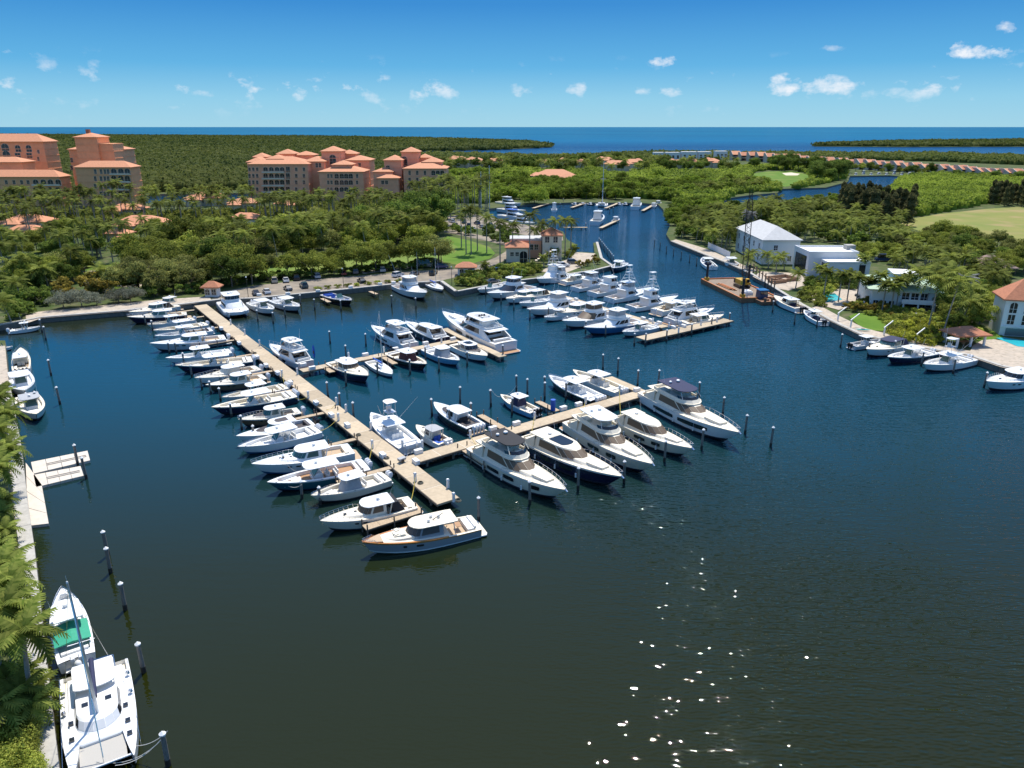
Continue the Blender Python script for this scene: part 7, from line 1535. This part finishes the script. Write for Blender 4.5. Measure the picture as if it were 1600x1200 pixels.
scatter([(1200, 376), (1250, 380), (1330, 388), (1400, 396), (1420, 372), (1400, 350), (1330, 330), (1240, 320), (1150, 322), (1130, 335), (1060, 368), (1110, 386)], 80, 5.0, T('darkshrub', 1.2, 2.0, 'dark undergrowth shrub beneath the garden palms', 'shrub', 'garden undergrowth', 'dark_shrub'))
scatter([(1225, 322), (1300, 314), (1340, 309), (1400, 300), (1420, 310), (1410, 340), (1340, 336), (1250, 334)], 40, 7, T('mangrove', .8, 1.1, 'olive mangrove between canal and garden palms', 'tree', 'mangroves between canal and gardens', 'mangrove_tree'))
for k in range(64): tree('casuarina', G(1312 + k * 1.75 + rng.uniform(-2, 2), 334 + rng.uniform(-12, 10) + k * .16, LZ), rng.uniform(.85, 1.2), 'dark feathery casuarina in the row beside the field', 'tree', 'casuarinas beside the field', 'casuarina_tree')
for k in range(20): tree('casuarina', G(1545 + k * 3.4, 318 + rng.uniform(-4, 6), LZ), rng.uniform(.75, 1.05), 'dark casuarina clump at the top of the field', 'tree', 'casuarinas at the top of the field', 'casuarina_tree')
scatter([(1400, 398), (1420, 372), (1480, 368), (1560, 384), (1640, 400), (1640, 430), (1560, 440), (1480, 420), (1440, 408)], 58, 5.4, TX(.42, .72, 'at the house side of the dry field', 'trees at the edge of the field', (2, 4, 2, 2, 2)))
scatter([(1440, 470), (1480, 440), (1560, 445), (1560, 490), (1540, 520), (1490, 525), (1460, 500)], 34, 4.4, TX(.35, .65, 'in the garden of the green-roofed house', 'garden trees by the green-roofed house', (1, 1, 2, 4, 2)))
scatter([(1385, 530), (1400, 520), (1440, 514), (1490, 520), (1470, 540), (1420, 536)], 20, 3.0, T('yellowshrub', .8, 1.2, 'yellow croton shrub behind the moored open boats', 'shrub', 'yellow shrubs by the seawall', 'croton_shrub'))
scatter([(1250, 470), (1262, 456), (1290, 448), (1310, 450), (1280, 470), (1290, 482)], 16, 3.0, T('shrub', .8, 1.3, 'bright green hedge shrub by the turquoise pool', 'shrub', 'hedges by the turquoise pool', 'hedge_shrub'))
scatter([(1318, 484), (1345, 476), (1380, 484), (1395, 500), (1370, 492), (1340, 490)], 12, 3.2, T('rust', .4, .6, 'bronze-leaved shrub below the pool terrace', 'shrub', 'bronze shrubs below the pool', 'bronze_shrub'))
for cx, cy, h in ((1292, 425, 8), (1316, 430, 8), (1330, 428, 8), (1344, 434, 8), (1362, 440, 7), (1376, 430, 9), (1385, 445, 8), (1398, 447, 8), (1408, 438, 9), (1420, 435, 9), (1282, 418, 6), (1350, 404, 7)): palm_at('sabal', cx, cy, h, 'sabal palm with round head beside the pool terrace', 'sabal palms by the pool terrace', 1.25)
for cx, cy, h in ((1466, 434, 14), (1490, 440, 14), (1455, 428, 11), (1482, 425, 11), (1440, 424, 11), (1510, 470, 7), (1520, 455, 8), (1477, 415, 9)): palm_at('coconut', cx, cy, h, 'tall coconut palm beside the green-roofed house', 'coconut palms by the green-roofed house', 1.2)
scatter([(1384, 420), (1440, 412), (1500, 420), (1560, 440), (1556, 470), (1500, 450), (1440, 430), (1390, 428)], 30, 4.0, lambda p, i: palm('coconut' if i % 3 else 'sabal', p, rng.uniform(4, 9), 'garden palm between the green-roofed house and the field', 'garden palms by the field', 1.0))
scatter([(1300, 492), (1340, 478), (1400, 484), (1440, 492), (1500, 505), (1540, 520), (1500, 535), (1440, 528), (1390, 520), (1386, 506), (1340, 484)], 40, 2.8, T('shrub', .6, 1.2, 'bright garden shrub behind the waterside walk', 'shrub', 'garden shrubs behind the waterside walk', 'garden_shrub'))
scatter([(1262, 440), (1300, 438), (1350, 445), (1350, 455), (1300, 450), (1262, 458)], 20, 2.8, T('darkshrub', .6, 1.0, 'dark garden shrub between modern house and pool', 'shrub', 'shrubs between modern house and pool', 'dark_shrub'))
scatter([(1330, 390), (1400, 400), (1440, 405), (1400, 415), (1340, 408)], 20, 3.6, T('lime', .4, .7, 'leafy tree behind the modern house', 'tree', 'trees behind the modern house', 'garden_tree'))
palm_at('blue', 1508, 436, 9, 'silver-blue fan palm among the coconut palms', None, 1.3); palm_at('blue', 1172, 335, 9, 'silver-blue fan palm behind the white hipped house', None, 1.5)
for cx, cy in ((1203, 398), (1228, 400), (1175, 396), (1215, 405), (1246, 428), (1168, 400)): palm_at('coconut', cx, cy, 5, 'short palm in front of the white hipped house', 'short palms before the hipped house', .85)
# --- golf course and villa belt
scatter([(700, 276), (800, 272), (830, 286), (930, 284), (1030, 282), (1050, 300), (1040, 312), (960, 300), (880, 300), (760, 300), (700, 292)], 62, 11, T('mangrove', 1.0, 1.7, 'green thicket tree on the golf course edge', 'tree', 'thicket along the golf course', 'thicket_tree'))
scatter([(1056, 314), (1110, 306), (1140, 302), (1210, 296), (1180, 288), (1110, 285), (1060, 287), (1060, 302)], 40, 10, T('mangrove', .9, 1.5, 'mangrove between the canal and the golf greens', 'tree', 'mangroves by the golf greens', 'mangrove_tree'))
scatter([(1150, 268), (1210, 262), (1330, 270), (1325, 280), (1270, 288), (1268, 270), (1180, 268)], 26, 12, T('dark', 1.1, 1.6, 'dark round tree between golf green and townhouses', 'tree', 'trees between green and townhouses', 'dark_tree'))
scatter([(1075, 302), (1160, 292), (1195, 290), (1190, 297), (1090, 306)], 22, 6, lambda p, i: palm('coconut', p, rng.uniform(5, 8), 'sunlit palm beside the golf green', 'palms beside the golf green', 1.2))
scatter([(690, 262), (800, 256), (920, 254), (1040, 256), (1150, 258), (1150, 272), (1040, 274), (920, 272), (800, 270), (700, 276)], 130, 11, lambda p, i: palm('coconut', p, rng.uniform(8, 13), 'palm among the far villas', 'palms among the far villas', 1.6) if i % 2 else tree('dark', p, rng.uniform(.9, 1.3), 'dark tree among the far villas', 'tree', 'trees among the far villas', 'dark_tree'))

for k in range(26): tree('lime' if k % 3 else 'dark', G(1325 + k * 11 + rng.uniform(-4, 4), 266 + k * .85 + rng.uniform(-1, 1), LZ), rng.uniform(.7, 1.1), 'leafy tree standing before the townhouse row', 'tree', 'trees before the townhouses', 'garden_tree')
# --- far woods that read as one mass
def woods(name, label, poly, mat, r0=4.0, r1=14.0, leaves=34, h=6.0, hvar=2.0, skip=None, lf=.17):
    xs, ys = [p[0] for p in poly], [p[1] for p in poly]; Y, Y1 = G(0, max(ys), LZ).y, G(0, min(ys), LZ).y; cen = []
    near = Y
    while Y < Y1:
        r = min(r1, r0 * max(1, Y / 600)); d = Y * _c + CAMH * _s; X = (min(xs) - 800) / F * d; Xe = (max(xs) - 800) / F * d
        while X < Xe:
            a, b = X + rng.uniform(-.5, .5) * r, Y + rng.uniform(-.6, .6) * r; q = proj(a, b, LZ)
            if inside(q, poly) and not (skip and any(inside(q, s_) for s_ in skip)): cen.append((a, b, r * rng.uniform(.75, 1.35), h + rng.uniform(-1, 1) * hvar))
            X += r * 1.25
        Y += r * 1.35
    cen = np.array(cen); n = len(cen); m = n * leaves; k = np.repeat(np.arange(n), leaves)
    d = NR.normal(size=(m, 3)); d /= np.linalg.norm(d, axis=1, keepdims=True); d[:, 2] = np.abs(d[:, 2])
    rad = cen[k, 2]; hh = cen[k, 3]; rs = NR.uniform(.82, 1.08, m)
    C = np.stack([cen[k, 0] + d[:, 0] * rad * rs, cen[k, 1] + d[:, 1] * rad * rs, LZ + hh * .35 + d[:, 2] * hh * .65 * rs], 1)
    V, Fc = quads(C, d + NR.normal(size=d.shape) * .5, rad * lf * NR.uniform(.6, 1.3, m))
    # the dark inner body of each crown
    nb = 7; a = np.linspace(0, 2 * np.pi, nb, endpoint=False); rings = []
    for zz, rr in ((0, 1.0), (.55, .92), (.85, .6), (.97, .12)):
        rings.append(np.stack([cen[:, 0, None] + cen[:, 2, None] * .9 * rr * np.cos(a), cen[:, 1, None] + cen[:, 2, None] * .9 * rr * np.sin(a), np.broadcast_to((LZ - .3 + cen[:, 3] * zz * .97)[:, None], (n, nb))], 2))
    B = np.stack(rings, 1).reshape(-1, 3); Fb = []
    base = np.arange(n)[:, None] * (4 * nb)
    for s_ in range(3):
        for j in range(nb):
            j2 = (j + 1) % nb; Fb.append(base + np.array([s_ * nb + j, s_ * nb + j2, (s_ + 1) * nb + j2, (s_ + 1) * nb + j]))
    Fb = np.concatenate(Fb) + len(V)
    o = link(name, np_mesh(name, np.concatenate([V, B]), np.concatenate([Fc, Fb]), mat)); tag(o, label, 'woodland', None, 'stuff'); print('VERTS', name, n, len(Fc) + len(Fb))
FARW = [(-260, 300), (-260, 214), (0, 211), (200, 212.5), (500, 214.5), (700, 218), (820, 223), (858, 226.5), (862, 228.5), (840, 230.8), (770, 233.3), (700, 235), (640, 236), (548, 239), (560, 243), (620, 246), (690, 250), (700, 262), (690, 285), (600, 292), (500, 292), (400, 296), (300, 299), (210, 302), (100, 304), (0, 300)]
woods('mangrove_forest', 'wide dark mangrove forest stretching from behind the condominiums to the bay', FARW, FG['mangrove_far'], 5.5, 22, 40, 8.0, 2.0, lf=.15)
woods('mangrove_thicket', 'bright green mangrove thicket between the canal and the dry field', [(1384, 309), (1392, 297), (1402, 288), (1416, 281), (1460, 278), (1560, 281), (1640, 286), (1640, 312), (1545, 318), (1490, 328), (1440, 338), (1418, 338), (1412, 318)], FG['mangrove'], 3.0, 4.5, 90, 5.5, 1.6)
woods('coast_woods', 'belt of mangrove along the far coast behind the townhouses', [(880, 248), (960, 243), (1040, 241), (1150, 242), (1250, 242.5), (1450, 243), (1600, 247.5), (1700, 249), (1700, 262), (1600, 258), (1450, 252), (1330, 250), (1150, 247), (1040, 249), (960, 254), (880, 256), (700, 254), (560, 244.5), (620, 242.5), (720, 243.5)], FG['mangrove_far'], 4.5, 9, 36, 7.0, 2.0, lf=.19)
woods('island_mangroves', 'low mangrove island out in the bay', [(1274, 228), (1400, 229), (1600, 228.6), (1800, 228.6), (1800, 219.5), (1600, 220.5), (1400, 223), (1300, 226)], FG['mangrove_far'], 6, 16, 40, 9, 2)
GREENS = [[(1166, 283), (1176, 269), (1200, 266), (1240, 265), (1266, 272), (1270, 282), (1262, 288), (1240, 294), (1222, 296), (1200, 290)], [(1046, 300), (1050, 287), (1090, 285), (1112, 287), (1110, 298), (1080, 300)], [(1028, 297), (1034, 287), (1056, 287), (1056, 297)], CANAL] + [[(px - w / 2 - 3, py + 8), (px + w / 2 + 3, py + 8), (px + w / 2 + 3, py - h_), (px - w / 2 - 3, py - h_)] for px, py, w, h_, _r, _l in VL]
woods('golf_woods', 'green thickets filling the ground between the golf greens and the far villas', [(690, 292), (700, 262), (800, 258), (900, 256), (1000, 256), (1100, 257), (1150, 262), (1250, 262), (1320, 268), (1318, 280), (1270, 290), (1220, 298), (1150, 303), (1120, 318), (1060, 318), (1040, 312), (960, 309), (880, 309), (790, 309), (764, 318), (740, 318), (700, 318)], FG['mangrove'], 3.4, 5.5, 44, 4.6, 1.8, GREENS, lf=.19)
woods('garden_thicket', 'low green garden thicket beneath the palms round the villas and condominiums', [(-20, 384), (100, 370), (220, 360), (310, 350), (420, 354), (560, 352), (676, 346), (690, 332), (640, 319), (560, 321), (404, 334), (300, 337), (205, 337), (100, 333), (-20, 334)], FG['grove'], 2.2, 3.0, 42, 4.0, 1.6, [POND] + [[(px - w / 2 - 2, py + 5), (px + w / 2 + 2, py + 5), (px + w / 2 + 2, py - h_), (px - w / 2 - 2, py - h_)] for px, py, w, h_, _r, _l in VL], lf=.2)
# --- tall palms and shrubs of the near bank: each frond its own piece
FR = [frond(4.6, d_, 70 + i, 13, wide=.24).mesh('frond', FG['palm_near']) for i, d_ in enumerate((.15, .45, .75, 1.05, 1.4))]
FRS = [frond(2.6, d_, 90 + i, 10, wide=.17).mesh('frond', FG['palm_near']) for i, d_ in enumerate((.1, .5, .9, 1.2))]
def near_palm(cx, cy, h, label, group, fr=FR, nf=20, s=1.0, lean=1.0, name='coconut_palm'):
    q = G(cx, cy, LZ + h); t = thing(name, label, 'palm tree', (q.x - lean * .9, q.y, LZ), 0, group)
    mb = MB(); seg = 9; n = 8; mb.loft([[(lean * .9 * (i / seg) ** 1.5 + (.24 - .1 * i / seg + (.02 if i % 2 else 0)) * math.cos(2 * math.pi * j / n), (.24 - .1 * i / seg + (.02 if i % 2 else 0)) * math.sin(2 * math.pi * j / n), h * i / seg - (.2 if i == 0 else 0)) for j in range(n)] for i in range(seg + 1)]); mb.build('trunk', PALMT, t, 60)
    for k in range(nf):
        lift = k / nf; me = fr[min(len(fr) - 1, int((1 - lift) * len(fr)))]
        link('frond', me, t, (lean * .9, 0, h - .05), (0, -(lift * 1.0 - .3), k * 2.4 + rng.uniform(-.2, .2)), (s * rng.uniform(.9, 1.1),) * 3)
    if h > 4:
        mb = MB()
        for k in range(6): mb.dome((lean * .9 + .22 * math.cos(k), .22 * math.sin(k), h - .45), .13, .2, 6, 2); 
        mb.build('coconuts', M('coconut', (.16, .17, .04), .6, var=.2), t, 50)
for cx, cy, h, s_ in ((14, 905, 8.5, .8), (36, 985, 8.5, .85), (4, 880, 7.5, .8), (-6, 985, 7, .8), (8, 945, 9, .8)): near_palm(cx, cy, h, 'coconut palm with long drooping fronds beside the covered open boat', 'coconut palms by the catamaran', s=s_ * .82)
for cx, cy, h in ((8, 645, 7), (10, 700, 7), (-8, 728, 8), (-8, 672, 8), (-6, 620, 8)): near_palm(cx, cy, h, 'coconut palm leaning over the bank boats near the floating docks', 'coconut palms by the floating docks', s=.68)
for cx, cy, h in ((2, 800, 2.5), (8, 826, 2.2), (-4, 850, 3), (10, 872, 2.4), (14, 900, 2), (6, 780, 3)): near_palm(cx, cy, h, 'small bushy palm along the bank walk', 'small palms along the bank walk', FRS, 16, .8, .3, 'bush_palm')
for cx, cy, h in ((30, 1080, 3.2), (10, 1060, 2.6), (46, 1100, 2.4), (38, 1052, 2.2), (0, 1100, 3.6), (52, 1078, 1.8)): near_palm(cx, cy, h, 'bright yellow-green areca palm below the sailing catamaran', 'areca palms by the catamaran', FRS, 18, .9, .2, 'areca_palm')
def near_shrub(px, py, s, label, group, key='lime'):
    p = G(px, py, LZ); tree(key, p, s, label, 'shrub', group, 'garden_shrub')
TREE['nearbush'] = [(MB().cyl((0, 0, -.2), (0, 0, 1.2), .1, .05, 6).mesh('trunk', TRUNK), crown_mesh('crown', FG['lime'], 3.6, 2.6, 0, 5200, .085, 22, seed=i, flat=.9)) for i in range(2)]
for px, py, s in ((10, 1150, 1.0), (34, 1160, .9), (14, 1190, 1.1), (44, 1185, .8), (-8, 1120, 1.2), (24, 1130, .8), (0, 1220, 1.1), (40, 1215, .9)): near_shrub(px, py, s, 'leafy lime-green shrub at the foot of the bank by the catamaran', 'shrubs by the catamaran', 'nearbush')
for px, py, s in ((6, 660, 1.2), (-6, 790, .9), (-4, 840, .9), (-10, 1010, 1.4), (2, 620, 1.2)): near_shrub(px, py, s, 'dense green shrub beneath the bank palms', 'shrubs beneath the bank palms', 'nearbush')
